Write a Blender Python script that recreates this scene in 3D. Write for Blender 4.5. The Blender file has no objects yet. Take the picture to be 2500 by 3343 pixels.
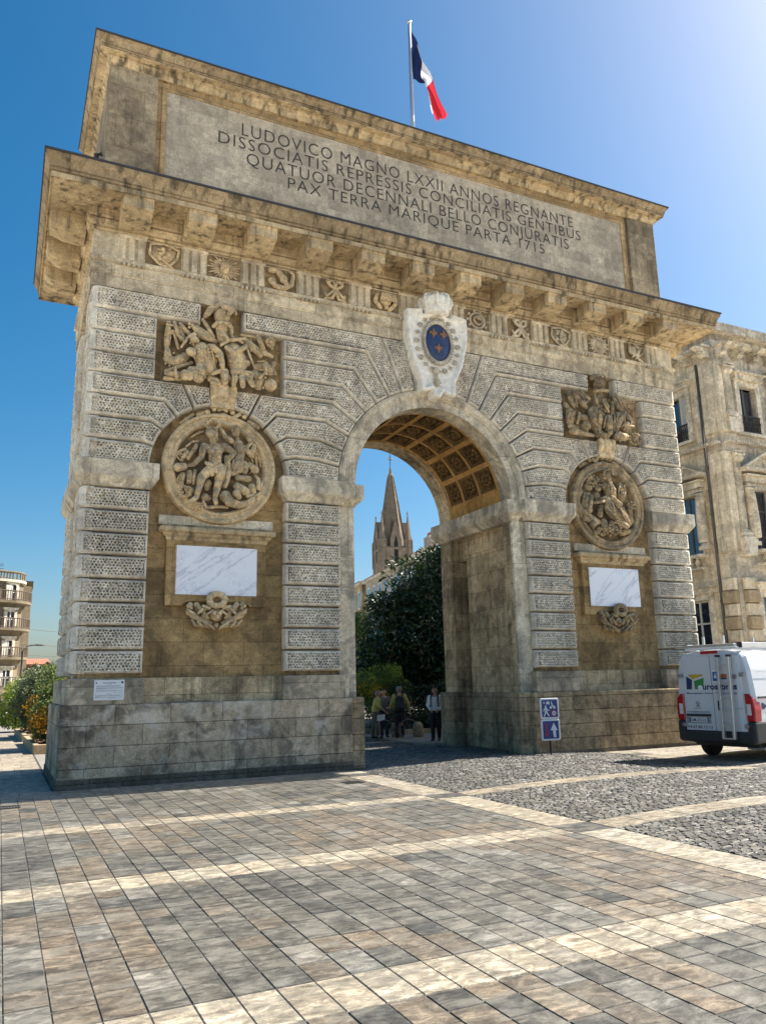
import bpy, bmesh, math, random
import numpy as np
from mathutils import Vector, Matrix
rnd = random.Random(7)
SC = bpy.context.scene
COL = SC.collection
# ------------------------------------------------------------------ camera
cam = bpy.data.cameras.new('camera'); cam_o = bpy.data.objects.new('camera', cam); COL.objects.link(cam_o)
YAW, PITCH, ROLL = 0.44727401, 0.21411330, -0.02179374
cam.sensor_fit = 'HORIZONTAL'; cam.sensor_width = 36.0; cam.lens = 36.0*2573.374/2500.0
cam.clip_start = 0.1; cam.clip_end = 3000
def cam_axes():
    cy, sy, cp, sp, cr, sr = math.cos(YAW), math.sin(YAW), math.cos(PITCH), math.sin(PITCH), math.cos(ROLL), math.sin(ROLL)
    f = Vector((sy*cp, cy*cp, sp)); r = Vector((cy, -sy, 0)); u = r.cross(f)
    return cr*r+sr*u, -sr*r+cr*u, f
_r, _u, _f = cam_axes()
M = Matrix.Identity(4)
for i in range(3):
    M[i][0], M[i][1], M[i][2] = _r[i], _u[i], -_f[i]
M[0][3], M[1][3], M[2][3] = -10.11884, -17.62797, 1.94759
cam_o.matrix_world = M
SC.camera = cam_o
# ------------------------------------------------------------------ sky, sun, exposure
SUN_EL, SUN_AZ = math.radians(44.5), math.radians(89.0)      # azimuth clockwise from +Y
W = bpy.data.worlds.new('World'); SC.world = W; W.use_nodes = True
nt = W.node_tree; bg = nt.nodes['Background']
sky = nt.nodes.new('ShaderNodeTexSky'); sky.sky_type = 'NISHITA'; sky.sun_disc = False
sky.sun_elevation = SUN_EL; sky.sun_rotation = SUN_AZ
sky.air_density = 1.0; sky.dust_density = 2.1; sky.ozone_density = 3.0; sky.altitude = 50
hsv = nt.nodes.new('ShaderNodeHueSaturation'); hsv.inputs['Saturation'].default_value = 1.45; hsv.inputs['Hue'].default_value = .489; hsv.inputs['Value'].default_value = .92
nt.links.new(sky.outputs[0], hsv.inputs['Color']); nt.links.new(hsv.outputs[0], bg.inputs[0]); bg.inputs[1].default_value = 0.050
sun = bpy.data.lights.new('sun', 'SUN'); sun.energy = 3.6; sun.angle = math.radians(0.5); sun.color = (1.0, 0.94, 0.85)
sun_o = bpy.data.objects.new('sun', sun); COL.objects.link(sun_o)
to_sun = Vector((math.cos(SUN_EL)*math.sin(SUN_AZ), math.cos(SUN_EL)*math.cos(SUN_AZ), math.sin(SUN_EL)))
sun_o.rotation_euler = to_sun.to_track_quat('Z', 'Y').to_euler()
sun_o.location = (40, 0, 60)
SC.view_settings.view_transform = 'Standard'; SC.view_settings.look = 'None'
SC.view_settings.exposure = 1.80; SC.view_settings.gamma = 1.0
SC.cycles.max_bounces = 6; SC.cycles.diffuse_bounces = 4; SC.cycles.glossy_bounces = 3
SC.cycles.transmission_bounces = 4; SC.cycles.transparent_max_bounces = 6
SC.cycles.use_denoising = True
# ------------------------------------------------------------------ material helpers
MATS = {}
class NT:
    def __init__(s, name):
        s.m = bpy.data.materials.new(name); s.m.use_nodes = True; s.t = s.m.node_tree
        s.b = s.t.nodes['Principled BSDF']; MATS[name] = s.m
    def n(s, typ, **kw):
        o = s.t.nodes.new(typ)
        for k, v in kw.items():
            if k in o.inputs.keys() if isinstance(k, str) else False: o.inputs[k].default_value = v
            else: setattr(o, k, v)
        return o
    def l(s, a, b): s.t.links.new(a, b)
    def coord(s, scale=(1, 1, 1)):
        c = s.n('ShaderNodeTexCoord'); mp = s.n('ShaderNodeMapping'); mp.inputs['Scale'].default_value = scale
        s.l(c.outputs['Object'], mp.inputs[0]); return mp.outputs[0]
    def noise(s, sc, det=5, rough=.55, vec=None, dist=0.0):
        o = s.n('ShaderNodeTexNoise'); o.inputs['Scale'].default_value = sc; o.inputs['Detail'].default_value = det
        o.inputs['Roughness'].default_value = rough; o.inputs['Distortion'].default_value = dist
        if vec is not None: s.l(vec, o.inputs['Vector'])
        return o.outputs['Fac']
    def ramp(s, fac, stops):
        o = s.n('ShaderNodeValToRGB'); e = o.color_ramp.elements
        while len(e) < len(stops): e.new(0.5)
        for i, (p, c) in enumerate(stops):
            e[i].position = p; e[i].color = (c if isinstance(c, tuple) else (c, c, c))[:3]+(1,)
        s.l(fac, o.inputs[0]); return o.outputs[0]
    def mix(s, fac, a, b, mode='MIX'):
        o = s.n('ShaderNodeMix'); o.data_type = 'RGBA'; o.blend_type = mode
        for v, i in ((fac, 0), (a, 6), (b, 7)):
            if isinstance(v, (int, float)): o.inputs[i].default_value = v if i == 0 else (v, v, v, 1)
            elif isinstance(v, tuple): o.inputs[i].default_value = v[:3]+(1,)
            else: s.l(v, o.inputs[i])
        return o.outputs[2]
    def math(s, op, a, b=0.0):
        o = s.n('ShaderNodeMath'); o.operation = op
        for v, i in ((a, 0), (b, 1)):
            if isinstance(v, (int, float)): o.inputs[i].default_value = v
            else: s.l(v, o.inputs[i])
        return o.outputs[0]
    def bump(s, h, strength=.5, dist=.02, prev=None):
        o = s.n('ShaderNodeBump'); o.inputs['Strength'].default_value = strength; o.inputs['Distance'].default_value = dist
        s.l(h, o.inputs['Height'])
        if prev is not None: s.l(prev, o.inputs['Normal'])
        s.l(o.outputs[0], s.b.inputs['Normal']); return o.outputs[0]
    def base(s, c):
        if isinstance(c, tuple): s.b.inputs['Base Color'].default_value = c[:3]+(1,)
        else: s.l(c, s.b.inputs['Base Color'])
    def rough(s, r, spec=.3):
        s.b.inputs['Roughness'].default_value = r; s.b.inputs['Specular IOR Level'].default_value = spec

def stone(name, light, dark, grime=(.10, .09, .075), gamt=.5, joints=None, bump=.6, bscale=26, streak=.4, seed=0.0, jdark=.5, white=None, fine_=(.62, 1.3), soot=None, warm=(1.0, .97, .90)):
    light, dark = tuple(a*b for a, b in zip(light, warm)), tuple(a*b for a, b in zip(dark, warm))
    """weathered limestone: patchy colour, rain streaks, black crust, optional ashlar joints (block width, course height)"""
    t = NT(name); v = t.coord(); t.rough(.92, .12)
    ofs = t.n('ShaderNodeVectorMath'); ofs.operation = 'ADD'; ofs.inputs[1].default_value = (seed, seed*1.7, seed*.3); t.l(v, ofs.inputs[0]); v = ofs.outputs[0]
    a = t.noise(.9, 6, .62, v); b = t.noise(5.5, 6, .65, v)
    col = t.mix(t.ramp(t.math('ADD', t.math('MULTIPLY', a, .6), t.math('MULTIPLY', b, .4)), [(.36, 0.), (.62, 1.)]), dark, light)
    fine = t.noise(38, 4, .7, v)
    col = t.mix(1.0, col, t.ramp(fine, [(.28, fine_[0]), (.72, fine_[1])]), 'MULTIPLY')
    st = t.n('ShaderNodeMapping'); st.inputs['Scale'].default_value = (3.2, 3.2, .16); t.l(v, st.inputs[0])
    sn = t.noise(1.6, 6, .6, st.outputs[0]); g2 = t.noise(.55, 7, .7, v, .6)
    gf = t.math('MULTIPLY', t.ramp(t.math('ADD', t.math('MULTIPLY', sn, streak), t.math('MULTIPLY', g2, 1-streak)), [(.50, 0.), (.61, 1.)]), gamt*.8)
    col = t.mix(gf, col, grime)
    mo2 = t.noise(6.5, 6, .72, v, .4)
    col = t.mix(1.0, col, t.ramp(mo2, [(.34, .78), (.5, 1.), (.66, 1.2)]), 'MULTIPLY')
    if soot:
        so = t.noise(soot[0], 8, .68, v, .9); so2 = t.noise(soot[0]*.35, 4, .6, v)
        col = t.mix(t.math('MULTIPLY', t.ramp(t.math('ADD', t.math('MULTIPLY', so, .6), t.math('MULTIPLY', so2, .4)), [(.48, 0.), (.56, 1.)]), soot[1]), col, soot[2] if len(soot) > 2 else (.06,.055,.05))
    if white:
        wn = t.noise(1.3, 6, .7, v, .4); col = t.mix(t.math('MULTIPLY', t.ramp(wn, [(.52, 0.), (.66, 1.)]), .7), col, white)
    h = t.math('ADD', t.math('MULTIPLY', fine, .5), t.math('MULTIPLY', t.noise(bscale*.3, 5, .7, v), 1.2))
    if joints:
        sx = t.n('ShaderNodeSeparateXYZ'); t.l(v, sx.inputs[0]); cx = t.n('ShaderNodeCombineXYZ')
        t.l(t.math('ADD', sx.outputs[0], sx.outputs[1]), cx.inputs[0]); t.l(sx.outputs[2], cx.inputs[1])
        br = t.n('ShaderNodeTexBrick'); br.inputs['Scale'].default_value = 1; br.inputs['Brick Width'].default_value = joints[0]; br.inputs['Row Height'].default_value = joints[1]
        br.inputs['Mortar Size'].default_value = .007; br.inputs['Mortar Smooth'].default_value = .3
        br.inputs['Color1'].default_value = (.82, .80, .78, 1); br.inputs['Color2'].default_value = (1.12, 1.1, 1.06, 1); br.inputs['Mortar'].default_value = (jdark, jdark*.97, jdark*.92, 1)
        t.l(cx.outputs[0], br.inputs['Vector']); col = t.mix(1.0, col, br.outputs['Color'], 'MULTIPLY')
        h = t.math('SUBTRACT', h, t.math('MULTIPLY', br.outputs['Fac'], 1.2))
    t.base(col); t.bump(h, bump, .02); return t.m

def plain(name, col, rough=.6, metal=0., var=.12, scale=8., spec=.4, bump=0., coat=0.):
    t = NT(name); v = t.coord(); n = t.noise(scale, 5, .6, v)
    lo = tuple(c*(1-var) for c in col); hi = tuple(min(1, c*(1+var)) for c in col)
    t.base(t.mix(t.ramp(n, [(.3, 0.), (.7, 1.)]), lo, hi)); t.rough(rough, spec); t.b.inputs['Metallic'].default_value = metal
    if coat: t.b.inputs['Coat Weight'].default_value = coat; t.b.inputs['Coat Roughness'].default_value = .08
    if bump: t.bump(n, bump, .01)
    return t.m
# ------------------------------------------------------------------ mesh builder
def sub(a, b): return (a[0]-b[0], a[1]-b[1], a[2]-b[2])
class MB:
    def __init__(s): s.v = []; s.f = []; s.c = []
    def add(s, vs, fs):
        k = len(s.v); s.v += [tuple(p) for p in vs]; s.f += [tuple(i+k for i in q) for q in fs]; return s
    def box(s, x0, x1, y0, y1, z0, z1):
        return s.add([(x0,y0,z0),(x1,y0,z0),(x1,y1,z0),(x0,y1,z0),(x0,y0,z1),(x1,y0,z1),(x1,y1,z1),(x0,y1,z1)],
                     [(0,3,2,1),(4,5,6,7),(0,1,5,4),(1,2,6,5),(2,3,7,6),(3,0,4,7)])
    def rings(s, R, close=True, cap0=False, cap1=False):
        n = len(R[0]); vs = [p for r in R for p in r]; fs = []
        for i in range(len(R)-1):
            for j in range(n if close else n-1):
                a = i*n+j; b = i*n+(j+1) % n; fs.append((a, b, b+n, a+n))
        if cap0: fs.append(tuple(range(n))[::-1])
        if cap1: fs.append(tuple((len(R)-1)*n+j for j in range(n)))
        return s.add(vs, fs)
    def prism(s, poly, y0, y1):          # polygon in (x, z), extruded along y
        return s.rings([[(x, y0, z) for x, z in poly], [(x, y1, z) for x, z in poly]], True, True, True)
    def prism_x(s, poly, x0, x1):        # polygon in (y, z)
        return s.rings([[(x0, y, z) for y, z in poly], [(x1, y, z) for y, z in poly]], True, True, True)
    def prism_z(s, poly, z0, z1):
        return s.rings([[(x, y, z0) for x, y in poly], [(x, y, z1) for x, y in poly]], True, True, True)
    def sweep_rect(s, prof, x0, x1, y0, y1, caps=True):   # profile of (offset, z) carried round a rectangle
        R = [[(x0-o, y0-o, z), (x1+o, y0-o, z), (x1+o, y1+o, z), (x0-o, y1+o, z)] for o, z in prof]
        return s.rings(R, True, caps, caps)
    def sweep_path(s, prof, path):       # profile (offset to the right of travel, z) along an open xy path
        n = len(path); R = []
        for o, z in prof:
            ring = []
            for i in range(n):
                d0 = None if i == 0 else Vector(path[i])-Vector(path[i-1]); d1 = None if i == n-1 else Vector(path[i+1])-Vector(path[i])
                d0 = d0 or d1; d1 = d1 or d0; d0 = d0.normalized(); d1 = d1.normalized()
                n0 = Vector((d0.y, -d0.x)); n1 = Vector((d1.y, -d1.x)); m = n0+n1; m = m/max(.2, m.dot(n0))
                p = Vector(path[i])+m*o; ring.append((p.x, p.y, z))
            R.append(ring)
        s.rings(R, False)
        k = len(s.v)-n*len(R)
        s.f.append(tuple(k+i*n for i in range(len(R)))); s.f.append(tuple(k+i*n+n-1 for i in range(len(R)))[::-1]); return s
    def tube(s, pts, r, n=8, caps=True):
        P = [Vector(p) for p in pts]; R = []
        rr = r if isinstance(r, (list, tuple)) else [r]*len(P)
        for i, p in enumerate(P):
            d = (P[min(i+1, len(P)-1)]-P[max(i-1, 0)]).normalized()
            a = d.cross(Vector((0, 0, 1)) if abs(d.z) < .95 else Vector((1, 0, 0))).normalized(); b = a.cross(d)
            R.append([tuple(p+(a*math.cos(2*math.pi*k/n)+b*math.sin(2*math.pi*k/n))*rr[i]) for k in range(n)])
        return s.rings(R, True, caps, caps)
    def lathe(s, prof, c=(0, 0, 0), n=20):   # profile (r, z)
        return s.rings([[(c[0]+r*math.cos(2*math.pi*k/n), c[1]+r*math.sin(2*math.pi*k/n), c[2]+z) for k in range(n)] for r, z in prof], True, True, True)
    def ball(s, c, r, n=10, sc=(1, 1, 1)):
        R = []
        for i in range(1, n//2+1):
            a = math.pi*i/(n//2+1)
            R.append([(c[0]+sc[0]*r*math.sin(a)*math.cos(2*math.pi*k/n), c[1]+sc[1]*r*math.sin(a)*math.sin(2*math.pi*k/n), c[2]+sc[2]*r*math.cos(a)) for k in range(n)])
        return s.rings(R[::-1], True, True, True)
    def chain(s, pts, n=9):                  # tapered limbs: (x, y, z, r) ...
        for p in pts: s.ball(p[:3], p[3], n+1)
        for a, b in zip(pts, pts[1:]): s.tube([a[:3], b[:3]], [a[3], b[3]], n)
        return s
    def torus(s, c, R, r, ax='y', n=28, m=8, sc=(1, 1)):
        G = []
        for i in range(n+1):
            a = 2*math.pi*i/n; ring = []
            for j in range(m):
                b = 2*math.pi*j/m; q = R+r*math.cos(b); u, w, h = q*math.cos(a)*sc[0], q*math.sin(a)*sc[1], r*math.sin(b)
                ring.append((c[0]+u, c[1]+h, c[2]+w) if ax == 'y' else (c[0]+h, c[1]+u, c[2]+w) if ax == 'x' else (c[0]+u, c[1]+w, c[2]+h))
            G.append(ring)
        return s.rings(G)
    def xf(s, mat, k0=0):
        for i in range(k0, len(s.v)): s.v[i] = tuple(mat @ Vector(s.v[i]))
        return s
    def mesh(s, name):
        me = bpy.data.meshes.new(name); me.from_pydata(s.v, [], s.f); me.update()
        bm = bmesh.new(); bm.from_mesh(me); bmesh.ops.recalc_face_normals(bm, faces=bm.faces); bm.to_mesh(me); bm.free(); return me
def link(name, me, mat, parent=None, smooth=False, loc=None, bevel=0.):
    o = bpy.data.objects.new(name, me); COL.objects.link(o)
    if mat is not None: me.materials.append(mat)
    if parent is not None: o.parent = parent
    if smooth:
        me.polygons.foreach_set('use_smooth', [True]*len(me.polygons))
    if loc: o.location = loc
    if bevel:
        b = o.modifiers.new('bevel', 'BEVEL'); b.width = bevel; b.segments = 2; b.limit_method = 'ANGLE'; b.angle_limit = .6
    return o
def chisel_tex(kind):
    if kind in bpy.data.textures: return bpy.data.textures[kind]
    t = bpy.data.textures.new(kind, 'MARBLE' if kind == 'folds' else 'CLOUDS')
    t.noise_scale = .16 if kind == 'folds' else .05
    if kind == 'folds': t.turbulence = 9
    return t
def obj(name, mb, mat, parent=None, smooth=False, loc=None, bevel=0., remesh=0., raw=False, chisel=0.):
    if raw:
        me = bpy.data.meshes.new(name); me.from_pydata(mb.v, [], mb.f); me.update()
    else: me = mb.mesh(name)
    o = link(name, me, mat, parent, smooth, loc, bevel)
    if remesh:
        r = o.modifiers.new('remesh', 'REMESH'); r.mode = 'VOXEL'; r.voxel_size = remesh; r.use_smooth_shade = True
        sm = o.modifiers.new('smooth', 'SMOOTH'); sm.factor = .5; sm.iterations = 1
        if chisel:
            for nm, tx, st in (('folds', chisel_tex('folds'), chisel), ('grain', chisel_tex('grain'), chisel*.6)):
                d = o.modifiers.new(nm, 'DISPLACE'); d.texture = tx; d.strength = st; d.mid_level = .5; d.texture_coords = 'LOCAL'
    return o
def tag(o, label, cat, group=None):
    o['label'] = label; o['category'] = cat
    if group: o['group'] = group
    return o
def thing(name, label, cat, loc=(0, 0, 0), rz=0., group=None, rot=None):
    o = bpy.data.objects.new(name, None); COL.objects.link(o); o.location = loc; o.rotation_euler = rot or (0, 0, rz); o.empty_display_size = .2
    return tag(o, label, cat, group)
def struct(o, kind='structure'): o['kind'] = kind; return o
def text_mesh(body, width, height, at, mat, name, parent, axis='y', depth=.004, thin=0.0, align='L', bold=0.0, space=1.0):
    """lettering built as a flat mesh fitted to width x height; axis 'y' = reads from -Y, 'x' = reads from -X/+X by caller's matrix"""
    cu = bpy.data.curves.new('t', 'FONT'); cu.body = body; cu.size = 1.0; cu.offset = bold; cu.space_character = space; cu.resolution_u = 3
    o = bpy.data.objects.new('t', cu); COL.objects.link(o)
    bpy.context.view_layer.update()
    dg = bpy.context.evaluated_depsgraph_get(); me = bpy.data.meshes.new_from_object(o.evaluated_get(dg)); bpy.data.objects.remove(o)
    co = np.empty(len(me.vertices)*3); me.vertices.foreach_get('co', co); co = co.reshape(-1, 3)
    x0, x1 = co[:, 0].min(), co[:, 0].max(); base = 0.0; cap = .729 if body.upper() == body or any(ch in body for ch in '0123456789') else .729
    X = (co[:, 0]-x0)/(x1-x0)*width; Z = co[:, 1]/cap*height
    out = np.stack([X+at[0], np.full_like(X, at[1]), Z+at[2]], 1); me.vertices.foreach_set('co', out.ravel()); me.update(); me.name = name
    me.materials.clear(); me.materials.append(mat)
    ob = bpy.data.objects.new(name, me); COL.objects.link(ob); ob.parent = parent
    return ob
TR={'trophy_left':(0.15,[(0.1,(-5.87,10.8,0.228)),(0.06,(-5.97,11.1,0.078,-6.15,10.93,0.112,-6.28,10.72,0.061)),(0.22,(-5.86,10.95,0.097,-5.7,10.91,0.085,-5.76,10.77,0.053)),(0.1,(-5.61,11.07,0.053,-5.55,10.9,0.041)),(0.12,(-5.89,10.52,0.186,-5.89,10.35,0.15,-5.88,10.15,0.129)),(0.22,(-6.13,10.39,0.05,-6.07,10.48,0.05,-5.92,10.53,0.044,-5.75,10.52,0.051,-5.69,10.42,0.051,-5.68,10.27,0.04)),(0.28,(-5.92,10.25,0.04,-5.8,10.06,0.06)),(0.26,(-5.95,9.91,0.04,-5.79,10.06,0.06,-5.38,10.18,0.041)),(0.24,(-5.69,10.2,0.036,-5.42,10.07,0.032)),(0.05,(-7.13,10.39,0.067,-7.15,10.02,0.088,-7.16,9.83,0.078)),(0.12,(-7.02,10.38,0.047,-6.92,10.08,0.055,-6.78,9.97,0.039)),(0.1,(-6.88,10.39,0.048,-6.66,10.17,0.052)),(0.08,(-7.03,10.2,0.039,-6.9,9.78,0.039)),(0.05,(-6.91,10.3,0.099,-6.82,10.08,0.109)),(0.2,(-6.86,9.74,0.031,-6.71,10.02,0.043,-6.58,10.1,0.075)),(0.24,(-6.58,9.96,0.108,-6.5,9.93,0.039)),(0.14,(-6.6,10.38,0.052,-6.41,10.16,0.096,-6.05,10.07,0.06)),(0.1,(-6.35,10.6,0.044,-6.23,10.43,0.056,-6.08,10.19,0.04)),(0.12,(-6.67,10.42,0.044)),(0.12,(-6.67,10.33,0.04)),(0.08,(-6.48,10.39,0.06,-6.14,10.23,0.06)),(0.16,(-6.38,9.77,0.238,-6.28,9.49,0.238,-6.19,9.31,0.198)),(0.3,(-6.68,9.61,0.113,-6.64,9.59,0.108)),(0.18,(-6.19,9.86,0.11,-6.12,9.51,0.119)),(0.26,(-6.41,9.28,0.137,-6.45,9.03,0.156)),(0.3,(-6.65,9.15,0.097,-6.67,8.96,0.087)),(0.3,(-6.54,9.16,0.078,-6.53,8.96,0.074)),(0.28,(-6.78,9.05,0.112,-6.78,8.97,0.101)),(0.08,(-7.16,9.73,0.063,-7.12,9.47,0.113,-6.96,9.43,0.133,-6.75,9.59,0.122)),(0.12,(-7.17,9.15,0.047,-6.6,9.44,0.047)),(0.2,(-7.18,9.04,0.058,-6.92,9.06,0.082)),(0.24,(-7.0,9.18,0.035,-6.96,8.94,0.039)),(0.1,(-7.18,8.97,0.058,-6.84,9.01,0.059)),(0.26,(-6.15,9.83,0.095,-5.99,9.71,0.09,-5.92,9.47,0.07,-5.9,9.32,0.048)),(0.16,(-5.6,9.9,0.222,-5.51,9.64,0.263,-5.49,9.49,0.222)),(0.26,(-5.81,9.87,0.072,-5.62,9.75,0.06,-5.36,9.97,0.073)),(0.26,(-5.63,9.29,0.092,-5.41,9.29,0.1,-5.23,9.28,0.093)),(0.28,(-5.6,9.13,0.088,-5.63,8.93,0.056)),(0.3,(-5.44,9.15,0.092,-5.42,8.94,0.068)),(0.28,(-5.27,9.16,0.092,-5.17,9.0,0.068)),(0.2,(-5.67,9.6,0.09,-5.28,9.6,0.091)),(0.08,(-5.32,10.31,0.07,-5.04,10.08,0.115,-4.61,9.95,0.05)),(0.1,(-5.24,10.17,0.07,-4.92,9.91,0.07)),(0.14,(-4.99,10.37,0.07,-4.87,10.1,0.07)),(0.1,(-4.67,10.3,0.137)),(0.2,(-4.7,10.25,0.062)),(0.12,(-5.41,10.36,0.037,-5.01,10.36,0.045)),(0.24,(-5.32,9.98,0.03,-5.12,9.47,0.03)),(0.08,(-4.97,9.6,0.131,-4.8,9.68,0.148,-4.67,9.54,0.124)),(0.1,(-4.57,9.77,0.062,-4.61,9.63,0.05,-4.54,9.49,0.054)),(0.2,(-4.84,9.62,0.061,-4.81,9.39,0.041)),(0.22,(-4.69,9.12,0.179)),(0.14,(-5.07,9.41,0.098,-4.92,9.24,0.112,-4.98,9.06,0.091)),(0.24,(-4.99,9.24,0.045,-4.87,9.38,0.037)),(0.16,(-6.15,9.09,0.095,-5.93,9.04,0.072)),(0.22,(-5.83,9.26,0.123,-5.82,9.03,0.095)),(0.18,(-5.71,9.15,0.092)),(0.24,(-5.97,9.26,0.067,-6.13,9.17,0.051)),(0.2,(-6.12,8.97,0.059,-5.96,8.96,0.052)),(0.11,(-6.06,11.02,0.028,-6.08,10.93,0.028,-6.15,10.84,0.014)),(0.095,(-6.1,10.9,0.028,-6.19,10.84,0.028,-6.23,10.75,0.014)),(0.115,(-6.15,10.84,0.028,-6.23,10.74,0.028,-6.24,10.75,0.014)),(0.114,(-6.19,10.75,0.028,-6.23,10.73,0.028,-6.32,10.66,0.014)),(0.225,(-5.9,10.85,0.026,-5.88,10.68,0.026,-5.88,10.62,0.014)),(0.222,(-5.78,10.85,0.026,-5.8,10.73,0.026,-5.79,10.69,0.014)),(0.273,(-6.51,9.72,0.024,-6.43,9.56,0.024,-6.46,9.43,0.012)),(0.26,(-6.41,9.77,0.024,-6.41,9.54,0.024,-6.35,9.4,0.012)),(0.254,(-6.36,9.81,0.024,-6.34,9.57,0.024,-6.3,9.52,0.012)),(0.256,(-6.27,9.81,0.024,-6.25,9.61,0.024,-6.22,9.42,0.012)),(0.273,(-6.18,9.86,0.024,-6.16,9.65,0.024,-6.12,9.53,0.012)),(0.32,(-6.24,9.64,0.03)),(0.32,(-6.26,9.57,0.03)),(0.32,(-6.33,9.51,0.029)),(0.32,(-6.42,9.5,0.029)),(0.32,(-6.49,9.53,0.029)),(0.32,(-6.51,9.6,0.029)),(0.32,(-6.49,9.68,0.029)),(0.32,(-6.42,9.74,0.029)),(0.32,(-6.34,9.75,0.03)),(0.32,(-6.27,9.72,0.03)),(0.303,(-6.68,9.21,0.025,-6.66,9.03,0.025,-6.67,8.98,0.014)),(0.309,(-6.62,9.21,0.025,-6.63,9.02,0.025,-6.61,8.93,0.014)),(0.315,(-6.59,9.22,0.025,-6.58,9.06,0.025,-6.57,8.88,0.014)),(0.304,(-6.52,9.23,0.025,-6.48,9.05,0.025,-6.49,9.01,0.014)),(0.321,(-6.41,9.25,0.025,-6.46,9.08,0.025,-6.46,8.96,0.014)),(0.32,(-6.38,9.25,0.025,-6.37,9.07,0.025,-6.37,9.04,0.014)),(0.306,(-6.33,9.28,0.026,-6.34,9.07,0.025,-6.31,8.99,0.014)),(0.275,(-5.66,9.85,0.024,-5.63,9.63,0.024,-5.59,9.47,0.012)),(0.32,(-5.68,9.16,0.026,-5.66,9.06,0.026,-5.67,9.02,0.014)),(0.305,(-5.61,9.2,0.026,-5.6,9.08,0.026,-5.59,8.98,0.014)),(0.306,(-5.21,9.26,0.026,-5.2,9.12,0.026,-5.2,9.04,0.014)),(0.2,(-4.6,10.27,0.031)),(0.2,(-4.62,10.21,0.031)),(0.2,(-4.66,10.17,0.031)),(0.2,(-4.72,10.15,0.031)),(0.2,(-4.77,10.16,0.031)),(0.2,(-4.8,10.21,0.031)),(0.2,(-4.8,10.26,0.031)),(0.2,(-4.77,10.31,0.031)),(0.2,(-4.72,10.35,0.031)),(0.2,(-4.66,10.35,0.031)),(0.2,(-4.62,10.32,0.031)),(0.108,(-5.32,10.35,0.025,-5.19,10.14,0.025,-5.15,9.96,0.012)),(0.114,(-5.18,10.29,0.025,-5.12,10.09,0.025,-5.05,9.96,0.012)),(0.102,(-4.79,10.07,0.025,-4.77,10.02,0.025,-4.71,9.93,0.012)),(0.102,(-7.2,10.32,0.024,-6.95,10.31,0.024,-6.79,10.27,0.012)),(0.099,(-7.19,10.17,0.024,-6.96,10.16,0.024,-6.76,10.2,0.012)),(0.09,(-7.21,10.12,0.024,-6.97,10.12,0.024,-6.82,10.09,0.012)),(0.15,(-6.98,9.46,0.027)),(0.15,(-7.01,9.33,0.027)),(0.15,(-7.11,9.26,0.027)),(0.15,(-7.2,9.3,0.027)),(0.15,(-7.24,9.42,0.027)),(0.15,(-7.21,9.56,0.027)),(0.15,(-7.12,9.63,0.027)),(0.15,(-7.02,9.59,0.027)),(0.152,(-5.0,9.71,0.025,-4.83,9.74,0.025,-4.8,9.71,0.012)),(0.134,(-4.98,9.55,0.025,-4.78,9.63,0.025,-4.66,9.66,0.012)),(0.152,(-4.95,9.5,0.025,-4.82,9.51,0.025,-4.7,9.54,0.012)),(0.145,(-4.89,9.38,0.025,-4.76,9.42,0.025,-4.63,9.43,0.012)),(0.158,(-6.53,10.3,0.028,-6.36,10.21,0.028,-6.21,10.2,0.014)),(0.163,(-6.54,10.25,0.028,-6.26,10.18,0.028,-6.18,10.15,0.014)),(0.158,(-6.49,10.22,0.028,-6.26,10.12,0.028,-6.06,10.04,0.014)),(0.17,(-6.42,10.13,0.028,-6.19,10.11,0.028,-5.98,10.05,0.014)),(0.299,(-6.21,9.82,0.024,-6.11,9.82,0.024,-6.11,9.87,0.012)),(0.299,(-6.08,9.59,0.024,-6.05,9.57,0.024,-5.99,9.62,0.012)),(0.299,(-5.98,9.38,0.024,-5.92,9.39,0.024,-5.92,9.39,0.012)),(0.2,(-5.73,10.52,0.028)),(0.2,(-5.77,10.48,0.028)),(0.2,(-5.88,10.44,0.028)),(0.2,(-6.0,10.42,0.028)),(0.2,(-6.08,10.43,0.028)),(0.2,(-6.08,10.47,0.028)),(0.2,(-6.0,10.51,0.028)),(0.2,(-5.88,10.54,0.028)),(0.2,(-5.77,10.54,0.028)),(0.2,(-4.81,9.19,0.037)),(0.2,(-4.83,9.09,0.037)),(0.2,(-4.88,9.02,0.037)),(0.2,(-4.96,8.98,0.036)),(0.2,(-5.03,8.99,0.036)),(0.2,(-5.08,9.05,0.036)),(0.2,(-5.1,9.15,0.036)),(0.2,(-5.08,9.25,0.036)),(0.2,(-5.03,9.33,0.037)),(0.2,(-4.96,9.36,0.037)),(0.2,(-4.89,9.35,0.037)),(0.2,(-4.83,9.29,0.037))]),
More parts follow.
